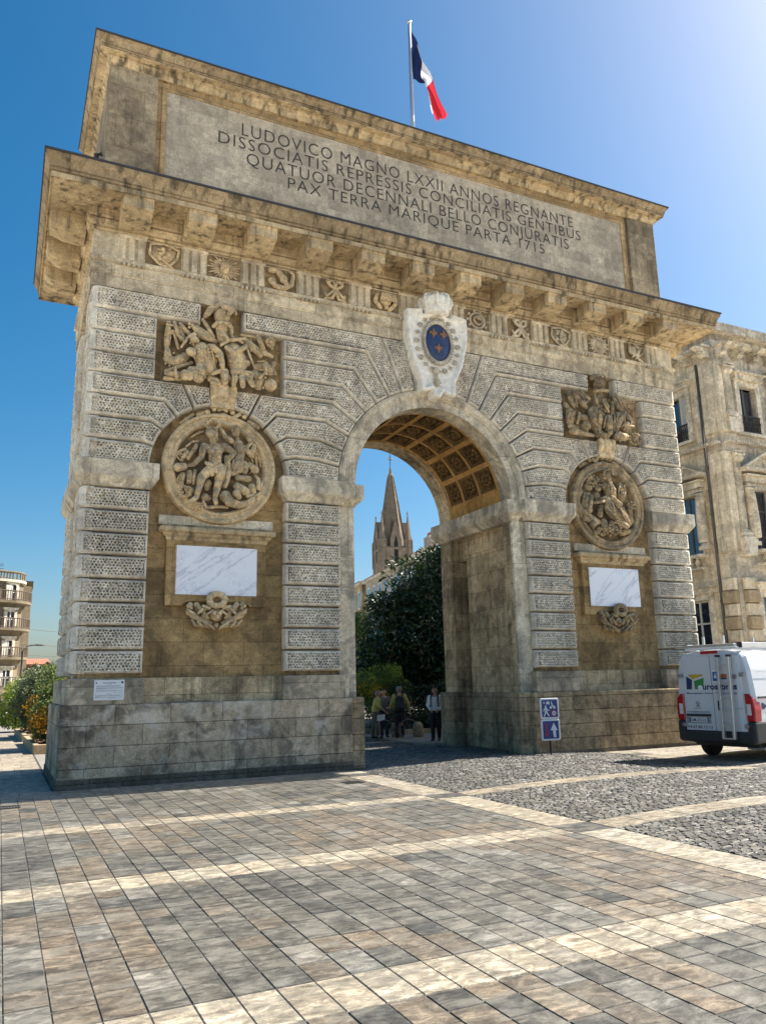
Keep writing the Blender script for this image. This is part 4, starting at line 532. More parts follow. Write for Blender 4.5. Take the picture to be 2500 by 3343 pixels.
for body, x0, x1, z, h in (('LUDOVICO MAGNO LXXII ANNOS REGNANTE', -5.44, 5.39, 16.09, .385), ('DISSOCIATIS REPRESSIS CONCILIATIS GENTIBUS', -6.05, 5.67, 15.69, .365), ('QUATUOR DECENNALI BELLO CONJURATIS', -5.30, 5.16, 15.265, .375), ('PAX TERRA MARIQUE PARTA 1715', -4.165, 4.19, 14.87, .355)):
    text_mesh(body, x1-x0, h, (x0, AY0-.0155, z), LETTER, 'inscription_line', PAN, bold=-.004, space=1.14)
# carved sculptures: trophies, medallions, garlands, scrolls
def sculpt(key, name, mat, parent, remesh=.02, mirror=False):
    yp, L = TR[key]; mb = MB()
    for d, q in L:
        d *= 1.5
        P = [(-q[i] if mirror else q[i], yp-d, q[i+1], q[i+2]*.9) for i in range(0, len(q), 3)]
        mb.chain([(x, y+r*.35, z, r) for x, y, z, r in P], 11)
        if len(P) > 1:                                   # fold lines following each carved limb or cloth
            g = random.Random(int(d*1000)+len(P))
            for q_ in range(3 if P[0][3] > .05 else 1):
                ph = g.uniform(-1.2, 1.2); mb.chain([(x+r*math.sin(ph+g.uniform(-.3, .3)), y+r*.35-r*math.cos(ph)*.97, z, r*.16) for x, y, z, r in P], 6)
    return mb
def trophy(key, sx, mat):
    mb = sculpt(key, '', mat, None); x0, x1 = sorted((sx*4.45, sx*7.25))
    g = random.Random(5+sx)
    for i in range(150):      # small carved folds and feathers over the big forms
        yp, L = TR[key]; d, q = L[g.randrange(len(L))]; j = g.randrange(len(q)//3)*3; r = q[j+2]
        if r < .06: continue
        a = g.uniform(0, 6.28); x, z = q[j]+r*.55*math.cos(a), q[j+1]+r*.55*math.sin(a); y = yp-d-r*.42
        mb.chain([(x, y, z, r*.18), (x+g.uniform(-.8, .8)*r, y+r*.1, z-g.uniform(.3, .9)*r, r*.13)], 6)
    mb2 = MB(); mb2.box(x0, x1, .262, .29, 8.95, 10.4); obj('trophy_panel', mb2, S_BACK, ARCH)
    obj('trophy_relief', mb, mat, ARCH, smooth=True)
trophy('trophy_left', -1, S_SCULPT); trophy('trophy_right', 1, S_SCULPT2)
for key, gk, cx, mat, mir in (('medallion_left', 'garland_left', -5.825, S_SCULPT, False), ('medallion_right', 'garland_left', 5.82, S_SCULPT2, True)):
    mb = MB(); cz = 6.965
    pr_ = [(1.345, .29), (1.345, .12), (1.33, .06), (1.29, .03), (1.25, .05), (1.235, .09), (1.20, .10), (1.16, .10), (1.14, .07), (1.10, .06), (1.07, .09), (1.05, .14), (1.04, .275)]
    mb.rings([[(cx+r*math.cos(2*math.pi*i/64), y, cz+r*math.sin(2*math.pi*i/64)) for i in range(64)] for r, y in pr_], True, True, False)
    MED = obj('medallion', mb, mat, ARCH, smooth=False); mb = MB(); mb.rings([[(cx+1.045*math.cos(2*math.pi*i/64), y, cz+1.045*math.sin(2*math.pi*i/64)) for i in range(64)] for y in (.27, .285)], True, True, True); obj('medallion_field', mb, S_BACK, MED)
    mb = sculpt(key, '', mat, MED); g = random.Random(3)
    for i in range(170):
        yp, L = TR[key]; d, q = L[g.randrange(len(L))]; j = g.randrange(len(q)//3)*3; r = q[j+2]
        if r < .05: continue
        a = g.uniform(0, 6.28); x, z = q[j]+r*.6*math.cos(a), q[j+1]+r*.6*math.sin(a); y = yp-d-r*.35
        mb.chain([(x, y, z, r*.12), (x+g.uniform(-.7, .7)*r, y+r*.15, z-g.uniform(.2, .9)*r, r*.09)], 6)
    obj('figure_relief', mb, mat, MED, smooth=True)
    mb = sculpt(gk, '', mat, ARCH, mirror=mir); obj('garland_relief', mb, mat, ARCH, smooth=True)
text_mesh('FUSIS TERRA MARIQ', .66, .05, (-6.06, .19, 6.055), LETTER, 'medallion_inscription', MED)
text_mesh('CONIURAT. GENTIB', .56, .05, (-6.0, .19, 5.985), LETTER, 'medallion_inscription', MED)
for sx in (-1, 1):
    m = lambda a, b: sorted((sx*a, sx*b))
    mb = MB(); xa, xb = m(4.68, 6.98)
    mb.prism([(xa, 3.73), (xa+.37, 3.73), (xa+.42, 3.78), (xa+.52, 3.83), (xb-.52, 3.83), (xb-.42, 3.78), (xb-.37, 3.73), (xb, 3.73), (xb, 5.22), (xa, 5.22)], .14, .29)
    TF = obj('tablet_frame', mb, S_NICHE, ARCH, bevel=.012)
    mb = MB(); mb.sweep_rect([(.0, 5.20), (.02, 5.21), (.03, 5.27), (.09, 5.31), (.10, 5.36), (.17, 5.38), (.19, 5.41), (.19, 5.47), (.17, 5.49), (.02, 5.56)], xa, xb, .14, .29); obj('tablet_cornice', mb, S_CORN, TF)
    mb = MB(); mb.box(*m(4.50, 7.17), .18, .29, 5.56, 5.78); obj('tablet_crest', mb, S_IMPOST, TF, bevel=.02)
    mb = MB(); a, b = m(4.86, 6.80)
    for r in ((a, b, 5.09, 5.13), (a, b, 3.94, 3.98), (a, a+.04, 3.98, 5.09), (b-.04, b, 3.98, 5.09)): mb.box(r[0], r[1], .118, .145, r[2], r[3])
    obj('tablet_moulding', mb, S_NICHE, TF, bevel=.008)
    mb = MB(); mb.box(a+.041, b-.041, .128, .15, 3.981, 5.089); obj('marble_slab', mb, MARBLE, TF)
    mb = sculpt('corbel_left', '', None, None, mirror=(sx > 0)); obj('scroll_corbel', mb, S_SCULPT if sx < 0 else S_SCULPT2, ARCH, smooth=True)
# the white crest on the great keystone
CO = [(-.92,11.87),(-.69,11.91),(-.45,11.95),(-.43,11.80),(-.29,11.82),(0,11.88),(.26,11.82),(.43,11.80),(.47,11.95),(.72,11.91),(.95,11.87),(.96,11.48),(.93,11.04),(.76,10.42),(.53,9.93),(.50,9.53),(.30,9.53),(.17,9.58),(.14,9.60),(0,9.40),(-.18,9.44),(-.25,9.62),(-.32,9.58),(-.56,9.55),(-.56,9.85),(-.77,10.36),(-.92,11.02),(-.94,11.44)]
mb = MB(); R = []
for d, y in ((.0, .12), (.0, -.20), (.03, -.27), (.07, -.28), (.10, -.25), (.15, -.19), (.22, -.17)): R.append([(x, y, z) for x, z in inset(CO[::-1], d)])
mb.rings(R, True, True, True)
CR = obj('crest', mb, S_WHITE, ARCH, smooth=False)
mb = MB(); mb.torus((0, -.24, 11.01), .43, .045, sc=(1, 1.38), m=10, n=40)
for i in range(44): a = 2*math.pi*i/44; mb.ball((.49*math.cos(a), -.25, 11.01+.66*math.sin(a)), .026, 6)
g = random.Random(2)
for i in range(17):
    a = math.radians(125+290*i/16); x, z = .64*math.cos(a), 10.98+.80*math.sin(a)
    if i % 2: mb.torus((x, -.22, z), .055, .024, n=10, m=6)
    else:
        for q in range(4): mb.chain([(x, -.22, z, .03), (x+.06*math.cos(q*1.57+a), -.22, z+.06*math.sin(q*1.57+a), .018)], 6)
mb.ball((-.10, -.26, 10.17), .09, 10, (1, .7, 1.2)); mb.chain([(-.10, -.25, 10.05, .05), (-.08, -.24, 9.95, .04)])
for i in range(8): a = i*math.pi/4; mb.chain([(-.07, -.24, 9.85, .03), (-.07+.11*math.cos(a), -.22, 9.85+.12*math.sin(a), .02)], 6)
mb.chain([(-.2, -.2, 11.72, .05), (0, -.26, 11.80, .08), (.2, -.2, 11.72, .05)])
obj('crest_collar', mb, S_COLLAR, CR, smooth=True)
mb = MB(); mb.rings([[(-.01+r*.40*math.cos(2*math.pi*i/40), y, 11.01+r*.575*math.sin(2*math.pi*i/40)) for i in range(40)] for r, y in ((1, -.2), (1, -.235), (.7, -.265), (.3, -.28))], True, False, True); obj('crest_field', mb, BLUE, CR, smooth=True)
def fleur(cx, cz, s):
    mb = MB(); y = -.285
    mb.chain([(cx, y, cz-.35*s, .09*s), (cx, y-.01, cz+.1*s, .17*s), (cx, y-.01, cz+.35*s, .14*s), (cx, y, cz+.62*s, .03*s)], 8)
    for e in (-1, 1): mb.chain([(cx+e*.05*s, y, cz-.22*s, .08*s), (cx+e*.2*s, y, cz+.08*s, .11*s), (cx+e*.38*s, y, cz+.14*s, .11*s), (cx+e*.45*s, y, cz-.08*s, .06*s)], 8)
    mb.chain([(cx-.2*s, y-.02, cz-.22*s, .06*s), (cx+.2*s, y-.02, cz-.22*s, .06*s)], 8); mb.chain([(cx, y, cz-.25*s, .09*s), (cx, y, cz-.55*s, .05*s)], 8)
    obj('fleur_de_lis', mb, BRONZE, CR, smooth=True)
for x, z in ((-.16, 11.24), (.15, 11.24), (-.02, 10.82)): fleur(x, z, .235)
mb = MB(); c = (-.03, -.22, 11.80); mb.lathe([(.33, 0), (.36, .03), (.34, .07), (.36, .10), (.36, .16), (.38, .19), (.36, .22), (.40, .30), (.43, .38), (.40, .46), (.28, .53), (.12, .56), (0, .57)], c, 24)
for i in range(8):
    a = 2*math.pi*(i+.5)/8; P = lambda r, z: (c[0]+r*math.cos(a), c[1]+r*math.sin(a), c[2]+z)
    mb.chain([P(.37, .2)+(.05,), P(.45, .34)+(.05,), P(.44, .46)+(.045,), P(.32, .56)+(.04,), P(.12, .60)+(.03,)], 7); mb.ball(P(.40, .24), .06, 7)
for i in range(20): a = 2*math.pi*i/20; mb.ball((c[0]+.37*math.cos(a), c[1]+.37*math.sin(a), c[2]+.13), .028, 6)
mb.ball((c[0], c[1], c[2]+.62), .075, 8); mb.chain([(c[0], c[1], c[2]+.64, .03), (c[0], c[1], c[2]+.72, .025)])
obj('crown', mb, S_WHITE, CR, smooth=True)
# rain pipe on the flank of the attic
mb = MB(); mb.tube([(-8.80, .75, 14.9), (-8.92, .75, 14.85), (-8.92, .75, 13.7)], .06); obj('rain_pipe', mb, LEAD, ARCH)
# ------------------------------------------------------------------ ground, paving, road
GND = plain('sandy_bounce_ground', (.62,.57,.49), .95, var=.1, scale=.6)  # sand paled further so the ground bounces light onto the facade
mb = MB(); mb.add([(-600,-300,-.04),(600,-300,-.04),(600,600,-.04),(-600,600,-.04)], [(0,1,2,3)]); struct(obj('ground', mb, GND))
def slab_mat(name, rough=.62, spec=.35, b=.5):
    t = NT(name); at = t.n('ShaderNodeAttribute'); at.attribute_name = 'Col'; v = t.coord()
    mp = t.n('ShaderNodeMapping'); mp.inputs['Scale'].default_value = (1, 2.0, 1); t.l(v, mp.inputs[0])
    n1 = t.noise(2.3, 7, .68, mp.outputs[0], .5); n2 = t.noise(26, 4, .7, mp.outputs[0]); n3 = t.noise(5.5, 8, .72, mp.outputs[0], .6)
    c = t.mix(1.0, at.outputs['Color'], t.ramp(n3, [(.36, .42), (.5, .9), (.63, 1.85)]), 'MULTIPLY')
    c = t.mix(1.0, c, t.ramp(n2, [(.25, .72), (.75, 1.25)]), 'MULTIPLY')
    c = t.mix(t.math('MULTIPLY', t.ramp(n1, [(.49, 0.), (.62, 1.)]), .55), c, (.21,.195,.16))
    c = t.mix(t.math('MULTIPLY', t.ramp(t.noise(1.3, 6, .7, v, .4), [(.55, 0.), (.68, 1.)]), .35), c, (.045,.04,.033))
    t.base(c); t.rough(rough, spec); t.bump(t.math('ADD', n2, n3), b, .008); return t.m
M_SLAB = slab_mat('worn_paving_slab'); M_SETT = slab_mat('worn_basalt_sett', .5, .45, .8)
BED = plain('mortar_bed', (.085,.08,.07), .95, var=.3, scale=20)
class Slabs:
    def __init__(s): s.v = []; s.f = []; s.c = []
    def q(s, x0, x1, y0, y1, col, zf=lambda x, y: 0., g=.0035, h=.009, tilt=.002, bev=.005):
        x0 += g*.75; x1 -= g*.75; y0 += g*1.9; y1 -= g*1.9; k = len(s.v); z = rnd.uniform(-tilt, tilt)
        for (x, y) in ((x0,y0),(x1,y0),(x1,y1),(x0,y1)): s.v.append((x, y, zf(x, y)-h))
        for (x, y) in ((x0+bev,y0+bev),(x1-bev,y0+bev),(x1-bev,y1-bev),(x0+bev,y1-bev)): s.v.append((x, y, zf(x, y)+z+rnd.uniform(-tilt, tilt)*.5))
        for f in ((4,5,6,7),(0,1,5,4),(1,2,6,5),(2,3,7,6),(3,0,4,7)): s.f.append(tuple(i+k for i in f)); s.c.append(col)
    def out(s, name, mat):
        me = bpy.data.meshes.new(name); me.from_pydata(s.v, [], s.f); me.update()
        a = me.color_attributes.new('Col', 'FLOAT_COLOR', 'CORNER'); ls = np.array([p.loop_total for p in me.polygons])
        c = np.concatenate([np.array(s.c, float), np.ones((len(s.c), 1))], 1); a.data.foreach_set('color', np.repeat(c, ls, 0).ravel().astype(np.float32))
        return struct(link(name, me, mat))
def vary(c, v=.1): f = 1+rnd.uniform(-v, v); h = rnd.uniform(-.02, .02); return (c[0]*f*(1+h), c[1]*f, c[2]*f*(1-h*1.5))
CREAM, GREY, BROWN, DARK, PALE = (.29,.25,.185), (.094,.088,.074), (.118,.098,.072), (.056,.054,.048), (.145,.136,.115)
BANDS = [(-1.30, -.78), (-5.16, -4.68), (-8.86, -8.30), (-12.70, -12.13), (-16.5, -15.95)]
from mathutils import noise as mn
def pick(x, y):
    n = mn.noise(Vector((x*.55+3, y*.35, 4.2))); m = mn.noise(Vector((x*.9, y*.8, 9.1))); r = rnd.random()
    if n > .10 and r < .7: c = BROWN if r < .5 else (.15,.12,.085)
    elif n < -.38 and r < .5: c = DARK
    elif m > .3 and r < .6: c = PALE
    else: c = GREY if r < .8 else (BROWN if r < .88 else PALE if r < .94 else DARK)
    return vary(c, .16)
sl = Slabs(); xs = [-9.69+.27*k for k in range(-22, 25)]; xs = [x for x in xs if x < -3.27]
for i, x0 in enumerate(xs):
    x1 = xs[i+1] if i+1 < len(xs) else -3.25
    for b0, b1 in BANDS: sl.q(x0, x1, b0, b1, vary(CREAM, .14) if rnd.random() > .06 else vary((.34,.28,.2)))
    for (a, b) in ((-15.95, -12.70), (-12.13, -8.86), (-8.30, -5.16), (-4.68, -1.30)):
        y = a
        while y < b-.01:
            L = rnd.choice((.30, .36, .42, .5)); y2 = b if b-y-L < .2 else y+L; sl.q(x0, x1, y, y2, pick(x0, y)); y = y2
# pale strips beside the road, dark corner slabs where the bands cross
RX0, RX1, RC, RW, RH = -2.58, 4.74, 1.08, 3.66, .085
crown = lambda x, y: RH*(1-((x-RC)/RW)**2)
for xa, xb in ((-3.24, -2.60), (4.76, 5.34)):
    y = -16.8
    while y < -.1:
        hit = [b for b in BANDS if b[0]-.02 <= y < b[1]-.02]
        if hit: sl.q(xa, xb, y, hit[0][1], vary(DARK)); y = hit[0][1]; continue
        nxt = min([b[0] for b in BANDS if b[0] > y+.01]+[0.]); L = rnd.uniform(.7, 1.0); y2 = nxt if nxt-y-L < .35 else y+L; sl.q(xa, xb, y, y2, vary(CREAM, .12)); y = y2
# wide pale slabs along the foot of the arch and beside its flank
x = -9.6
while x < -2.6:
    L = rnd.uniform(.5, .72); sl.q(x, x+L, -.77, -.10, vary((.30,.265,.21), .15)); x += L
for j in range(26):
    y0 = -.77+j*.93; x = -16.2
    while x < -9.1:
        L = rnd.uniform(.8, 1.2); sl.q(x, min(x+L, -9.05), y0, y0+.92, vary((.30,.26,.205) if j < 6 else (.33,.275,.20), .14)); x += L
# right hand pavement of long cream slabs
for j in range(34):
    y0 = -16.6+j*.5; x = 5.36-rnd.random()*.5
    while x < 19:
        L = rnd.uniform(.9, 1.5); sl.q(max(x, 5.36), x+L, y0, y0+.495, vary((.29,.255,.20), .13)); x += L
sl.out('plaza_paving', M_SLAB)
mb = MB(); mb.add([(-17,-18,-.007),(-2.57,-18,-.007),(-2.57,0.2,-.007),(-9.02,.2,-.007),(-9.02,24,-.007),(-17,24,-.007)], [(0,1,2,3,4,5)]); mb.add([(4.74,-18,-.007),(24,-18,-.007),(24,.2,-.007),(4.74,.2,-.007)], [(0,1,2,3)]); struct(obj('paving_bed', mb, BED))
# crowned road of basalt setts with pale cross bands
st = Slabs(); y = -15.95
def sett_c():
    r = rnd.random(); return vary((.068,.060,.048) if r < .5 else (.10,.086,.065) if r < .76 else (.042,.039,.034) if r < .92 else (.165,.148,.12), .2)
while y < 13:
    band = [b for b in BANDS+[(-1.05, -.75), (6.3, 6.6)] if b[0]-.08 <= y < b[1]]
    if band and band[0] not in ((-1.30, -.78),):
        b = band[0]; x = RX0
        while x < RX1-.05:
            L = rnd.uniform(.55, .9); x2 = RX1 if RX1-x-L < .3 else x+L; n = 3
            st.q(x, x2, y, b[1], vary((.27,.225,.16), .12), crown); x = x2
        y = b[1]; continue
    if band: y = y
    hgt = rnd.uniform(.085, .105); x = RX0-rnd.random()*.15
    wav = rnd.uniform(0, 6)
    while x < RX1:
        L = rnd.uniform(.11, .19); a, b2 = max(x, RX0), min(x+L, RX1)
        if b2-a > .05:
            dy = .012*math.sin(x*2+wav); st.q(a, b2, y+dy, y+hgt+dy, sett_c(), crown, .005, .018, .006, .011)
        x += L
    y += hgt
st.out('sett_road', M_SETT)
mb = MB(); R = [[(RX0+(RX1-RX0)*i/16, y, crown(RX0+(RX1-RX0)*i/16, 0)-.030) for i in range(17)] for y in (-18, 40)]; mb.rings(R, False); struct(obj('road_bed', mb, BED))
# raised pavement beyond the arch with its kerb, and the street surface further on
PAV = plain('pavement_grey_stone', (.24,.22,.19), .8, var=.2, scale=5)
KERB = stone('kerb_stone', (.45,.40,.33), (.3,.26,.2), joints=(1.0, 3), gamt=.3)
mb = MB(); mb.prism_z([(1.74,5.5),(2.1,4.36),(9,4.36),(16,4.36),(16,40),(3.5,40),(2.1,12)], .02, .11); struct(obj('far_pavement', mb, PAV, bevel=.01))
mb = MB(); mb.sweep_path([(0,.0),(0,.125),(.14,.125),(.16,.0)], [(2.02,4.40),(1.66,5.5),(2.0,12),(3.4,40)]); struct(obj('kerb', mb, KERB))
mb = MB(); mb.add([(-9.0,4.5,-.012),(-2.6,4.5,-.012),(-2.6,60,-.012),(-9.0,60,-.012)], [(0,1,2,3)]); mb.add([(-30,22,-.014),(-9.0,22,-.014),(-9.0,66,-.014),(-30,66,-.014)], [(0,1,2,3)]); struct(obj('street', mb, PAV))
# iron drain grate in the paving
def grate(name, x, y, label):
    IRON_ = MATS['cast_iron'] if 'cast_iron' in MATS else plain('cast_iron', (.07,.065,.06), .6, .6)
    mb = MB(); mb.box(x-.2, x+.2, y-.17, y-.14, .003, .012); mb.box(x-.2, x+.2, y+.14, y+.17, .003, .012)
    for i in range(9): mb.box(x-.2+.046*i, x-.18+.046*i, y-.139, y+.139, .002, .010)
    tag(obj(name, mb, IRON_), label, 'drain grate')
grate('drain_grate', -9.85, -1.95, 'iron drain grate set in the paving at the left edge, before the left plinth')
grate('drain_grate', -3.55, -2.25, 'iron drain grate set in the paving in front of the passage, beside the road')
# ------------------------------------------------------------------ vegetation
def leaf_mat(name, c1, c2, trans=.25, rough=.45, spec=.4):
    t = NT(name); v = t.coord(); n = t.noise(1.1, 3, .6, v); n2 = t.noise(9, 2, .5, v)
    c = t.mix(t.ramp(t.math('ADD', t.math('MULTIPLY', n, .5), t.math('MULTIPLY', n2, .5)), [(.35, 0.), (.65, 1.)]), c1, c2); t.base(c); t.rough(rough, spec)
    tr = t.n('ShaderNodeBsdfTranslucent'); t.l(c, tr.inputs[0]); mx = t.n('ShaderNodeMixShader'); mx.inputs[0].default_value = trans
    out = t.t.nodes['Material Output']; t.l(t.b.outputs[0], mx.inputs[1]); t.l(tr.outputs[0], mx.inputs[2]); t.l(mx.outputs[0], out.inputs[0]); return t.m
L_MAG = leaf_mat('magnolia_leaf', (.014,.035,.014), (.045,.085,.022), .15, .3, .55)
L_GRN = leaf_mat('shrub_leaf', (.05,.09,.022), (.15,.21,.045))
L_LGR = leaf_mat('light_green_leaf', (.08,.14,.03), (.22,.30,.06), .3)
L_LIME = leaf_mat('lime_leaf', (.16,.23,.03), (.36,.42,.06), .35)
L_GREY = leaf_mat('olive_grey_leaf', (.09,.125,.06), (.20,.235,.11), .25)
F_ORNG = leaf_mat('orange_blossom', (.55,.22,.02), (.70,.42,.03), .3)
F_YELL = leaf_mat('yellow_blossom', (.55,.36,.02), (.62,.46,.04), .3)
F_PINK = leaf_mat('coral_blossom', (.50,.12,.07), (.58,.28,.18), .3)
BARK = stone('bark', (.14,.10,.07), (.07,.05,.035), grime=(.03,.025,.02), bump=1.2)
def leaves(blobs, size, seed, aspect=.45, shell=.55):
    """leaf-sized bent faces spread through ellipsoids: (cx, cy, cz, rx, ry, rz, count)"""
    rs = np.random.RandomState(seed); V = []
    for cx, cy, cz, rx, ry, rz, n in blobs:
        d = rs.normal(size=(n, 3)); d /= np.linalg.norm(d, axis=1)[:, None]; rad = shell+(1-shell)*rs.rand(n)**.6
        p = np.array([cx, cy, cz])+d*np.array([rx, ry, rz])*rad[:, None]
        t = rs.normal(size=(n, 3))+d*.8+np.array([0, 0, -.15]); t /= np.linalg.norm(t, axis=1)[:, None]
        s = np.cross(t, rs.normal(size=(n, 3))); s /= np.linalg.norm(s, axis=1)[:, None]; nn = np.cross(t, s)
        L = size*rs.uniform(.65, 1.3, n)[:, None]; w = L*aspect*.5
        q = np.stack([p, p+t*L*.45+s*w+nn*L*.06, p+t*L, p+t*L*.45-s*w+nn*L*.06], 1); V.append(q.reshape(-1, 3))
    V = np.concatenate(V); k = len(V)//4; mb = MB(); mb.v = [tuple(a) for a in V.tolist()]; mb.f = [(4*i, 4*i+1, 4*i+2, 4*i+3) for i in range(k)]; return mb
def clumps(c, r, n, per, cr, seed, flat=.9, low=-.6):
    g = random.Random(seed); out = []
    for i in range(n):
        while True:
            d = Vector((g.gauss(0, 1), g.gauss(0, 1), g.gauss(0, 1))).normalized()
            if d.z > low: break
        k = g.uniform(.55, 1.0); s = cr*g.uniform(.7, 1.35); out.append((c[0]+d.x*r[0]*k, c[1]+d.y*r[1]*k, c[2]+d.z*r[2]*k, s, s, s*flat, per))
    return out
def plant(name, label, cat, base, crowns, trunk=None, group=None):
    root = thing(name, label, cat, base, group=group); T = Matrix.Translation(-Vector(base))
    for nm, mb, mat in crowns: mb.xf(T); obj(nm, mb, mat, root, raw=True)
    if trunk:
        for nm, mb in trunk: mb.xf(T); obj(nm, mb, BARK, root, smooth=True)
    return root
def stems(base, tops, r):
    mb = MB(); b = Vector(base)
    for t in tops:
        t = Vector(t); m = (b+t)/2+Vector((rnd.uniform(-.3, .3), rnd.uniform(-.3, .3), .2)); mb.tube([tuple(b), tuple(m), tuple(t)], [r, r*.7, r*.25], 7)
    return mb
B = (7.2, 13.2, .1)
plant('magnolia_tree', 'dense dark evergreen tree with large glossy leaves seen through the archway', 'tree', B,
      [('crown', leaves(clumps((7.2, 13.3, 4.4), (3.1, 2.4, 3.2), 74, 330, .85, 1)+clumps((5.0, 13.2, 2.4), (1.3, 1.2, 1.5), 16, 300, .7, 3)+clumps((7.4, 12.6, 2.0), (2.6, 1.2, 1.8), 34, 300, .7, 6, low=-1), .24, 2, .42, .5), L_MAG)],
      [('trunk', MB().tube([(7.2, 13.2, 0), (7.25, 13.2, 1.6), (7.3, 13.3, 4.5)], [.24, .2, .1], 9)), ('limbs', stems((7.22, 13.2, 1.4), [(5.6, 12.6, 4.4), (8.9, 13.6, 4.6), (6.6, 14.6, 5.6), (7.6, 12, 5.8)], .12))])
B = (5.2, 20.5, .1)
plant('leafy_tree', 'lighter green tree beside the left jamb of the archway, behind the dark evergreen', 'tree', B,
      [('crown', leaves(clumps((5.9, 20.6, 3.2), (2.3, 1.8, 2.5), 64, 280, .65, 4, low=-1), .18, 5), L_LGR)],
      [('trunk', MB().tube([(5.2, 20.5, 0), (5.2, 20.5, 3.2)], [.14, .07], 8))])
B = (3.6, 11.2, .1)
plant('flowering_shrub', 'yellow flowering shrub behind the people under the archway', 'shrub', B,
      [('leaves', leaves(clumps((3.5, 11.3, 1.25), (1.3, 1.0, 1.15), 46, 170, .4, 7, low=-1), .11, 8), L_GRN), ('sprays', leaves(clumps((3.6, 11.4, 2.0), (1.1, .9, .55), 26, 120, .3, 17), .12, 18, .3), L_LIME),  # lime leaves on top carry a lit look in their colour
       ('blossom', leaves(clumps((3.0, 11.0, 1.55), (.95, .7, .5), 15, 50, .26, 9, low=-.2), .07, 10, .8), F_YELL)], [('stems', stems((3.6, 11.2, .1), [(3, 11, 1.4), (4.1, 11.3, 1.6), (3.6, 11.6, 1.9)], .03))])
B = (5.0, 9.9, .1)
plant('flowering_hedge', 'dark hedge dotted with coral flowers behind the man in white', 'hedge', B,
      [('leaves', leaves(clumps((4.7, 10.2, .95), (2.1, .8, .95), 60, 170, .38, 11, low=-1), .11, 12), L_MAG), ('blossom', leaves(clumps((4.5, 9.8, .9), (1.5, .6, .65), 26, 7, .3, 13), .075, 14, .8), F_PINK)],
      [('stems', stems((5, 10, .1), [(4, 10, .9), (5, 10.1, 1.2), (5.8, 10.2, 1.0)], .03))])
B = (7.0, 25.0, 0)  # hedge added to darken the bright gap below the tree crowns
plant('added_hedge', 'long dark hedge added behind the trees to hide bright ground beyond the archway', 'hedge', B,
      [('leaves', leaves(clumps((5.0, 25, 1.1), (5.5, .9, 1.3), 110, 150, .6, 61, low=-1), .2, 62), L_MAG)], [('stems', stems((6, 25, 0), [(3, 25, 1.2), (7, 25.2, 1.5), (9.5, 25, 1.2)], .04))])
B = (-8.3, 12.2, .1)
plant('orange_flowering_shrub', 'shrub with orange and yellow flowers beside the left end of the arch', 'shrub', B,
      [('leaves', leaves(clumps((-8.15, 12.6, 1.15), (.9, 1.4, 1.15), 80, 200, .36, 21, low=-1), .10, 22), L_GRN), ('blossom', leaves(clumps((-8.45, 12.3, 1.35), (.8, 1.3, 1.05), 44, 70, .24, 23, low=-.9), .075, 24, .8), F_ORNG)],
      [('stems', stems((-8.1, 12.6, .1), [(-8.5, 12.2, 1.2), (-7.8, 13, 1.5), (-8.1, 12.5, 1.7)], .03))])
B = (-8.3, 20.2, .1)
plant('tall_green_shrub', 'tall leafy grey green shrub behind the orange flowering one', 'shrub', B,
      [('leaves', leaves(clumps((-8.2, 20.2, 1.6), (1.15, 1.6, 1.35), 80, 230, .5, 31, low=-1), .15, 32, .4), L_GREY), ('sprays', leaves(clumps((-7.7, 20.2, 2.1), (1.0, 1.5, .9), 34, 150, .4, 33), .16, 34, .4), L_LIME)],
      [('stems', stems((-8.2, 20.2, .1), [(-8.8, 20, 1.8), (-7.6, 20.5, 2.2), (-8.1, 20, 2.6)], .04))])
B = (-9.3, 26.5, .1)
plant('round_shrub', 'pale green rounded shrub at the far left beyond the planter', 'shrub', B,
      [('leaves', leaves(clumps((-9.2, 26.6, 1.25), (.8, 1.1, 1.2), 44, 170, .4, 41, low=-1), .14, 42), L_LIME)], [('stems', stems((-9.3, 26.5, .1), [(-9.5, 26.4, 1.3), (-9, 26.6, 1.5)], .03))])
B = (-6.6, 52, 0)
plant('dark_conifer', 'dark round tree in front of the far red brick houses', 'tree', B,
      [('crown', leaves(clumps((-6.6, 52, 2.9), (1.6, 1.6, 1.3), 18, 120, .6, 51), .3, 52), L_MAG)], [('trunk', MB().tube([(-6.6, 52, 0), (-6.6, 52, 2.4)], [.15, .1], 8))])
PLANT_ST = stone('planter_stone', (.50,.41,.28), (.35,.27,.17), gamt=.3)
def curb(name, label, path, mat=PLANT_ST, soil=None):
    mb = MB(); mb.sweep_path([(-.09, 0), (-.09, .28), (.09, .28), (.09, 0)], path); t = obj(name, mb, mat, bevel=.015); tag(t, label, 'planter')
    if soil: s = MB(); s.add([(x, y, .17) for x, y in soil], [tuple(range(len(soil)))]); obj('soil', s, SOIL, t)
SOIL = plain('red_soil', (.16,.075,.045), .95, var=.4, scale=30)
curb('stone_planter', 'low stone planter edging around the orange flowering shrub', [(-7.3, 10.6), (-8.95, 10.5), (-9.1, 16.2), (-7.3, 16.4)], soil=[(-7.3, 10.6), (-8.9, 10.55), (-9.05, 16.1), (-7.3, 16.3)])
curb('stone_planter', 'low stone planter edging around the tall grey green shrub', [(-7.3, 17.6), (-9.1, 17.5), (-9.3, 23.0), (-7.3, 23.2)], soil=[(-7.3, 17.65), (-9.05, 17.6), (-9.2, 22.9), (-7.3, 23.1)])
curb('stone_planter', 'low stone edging of the flower bed behind the bollards', [(6.6, 8.9), (3.3, 8.95), (2.45, 11.2), (2.6, 14)], soil=[(6.6, 9), (3.35, 9), (2.5, 11.2), (2.65, 14), (6.6, 14)])
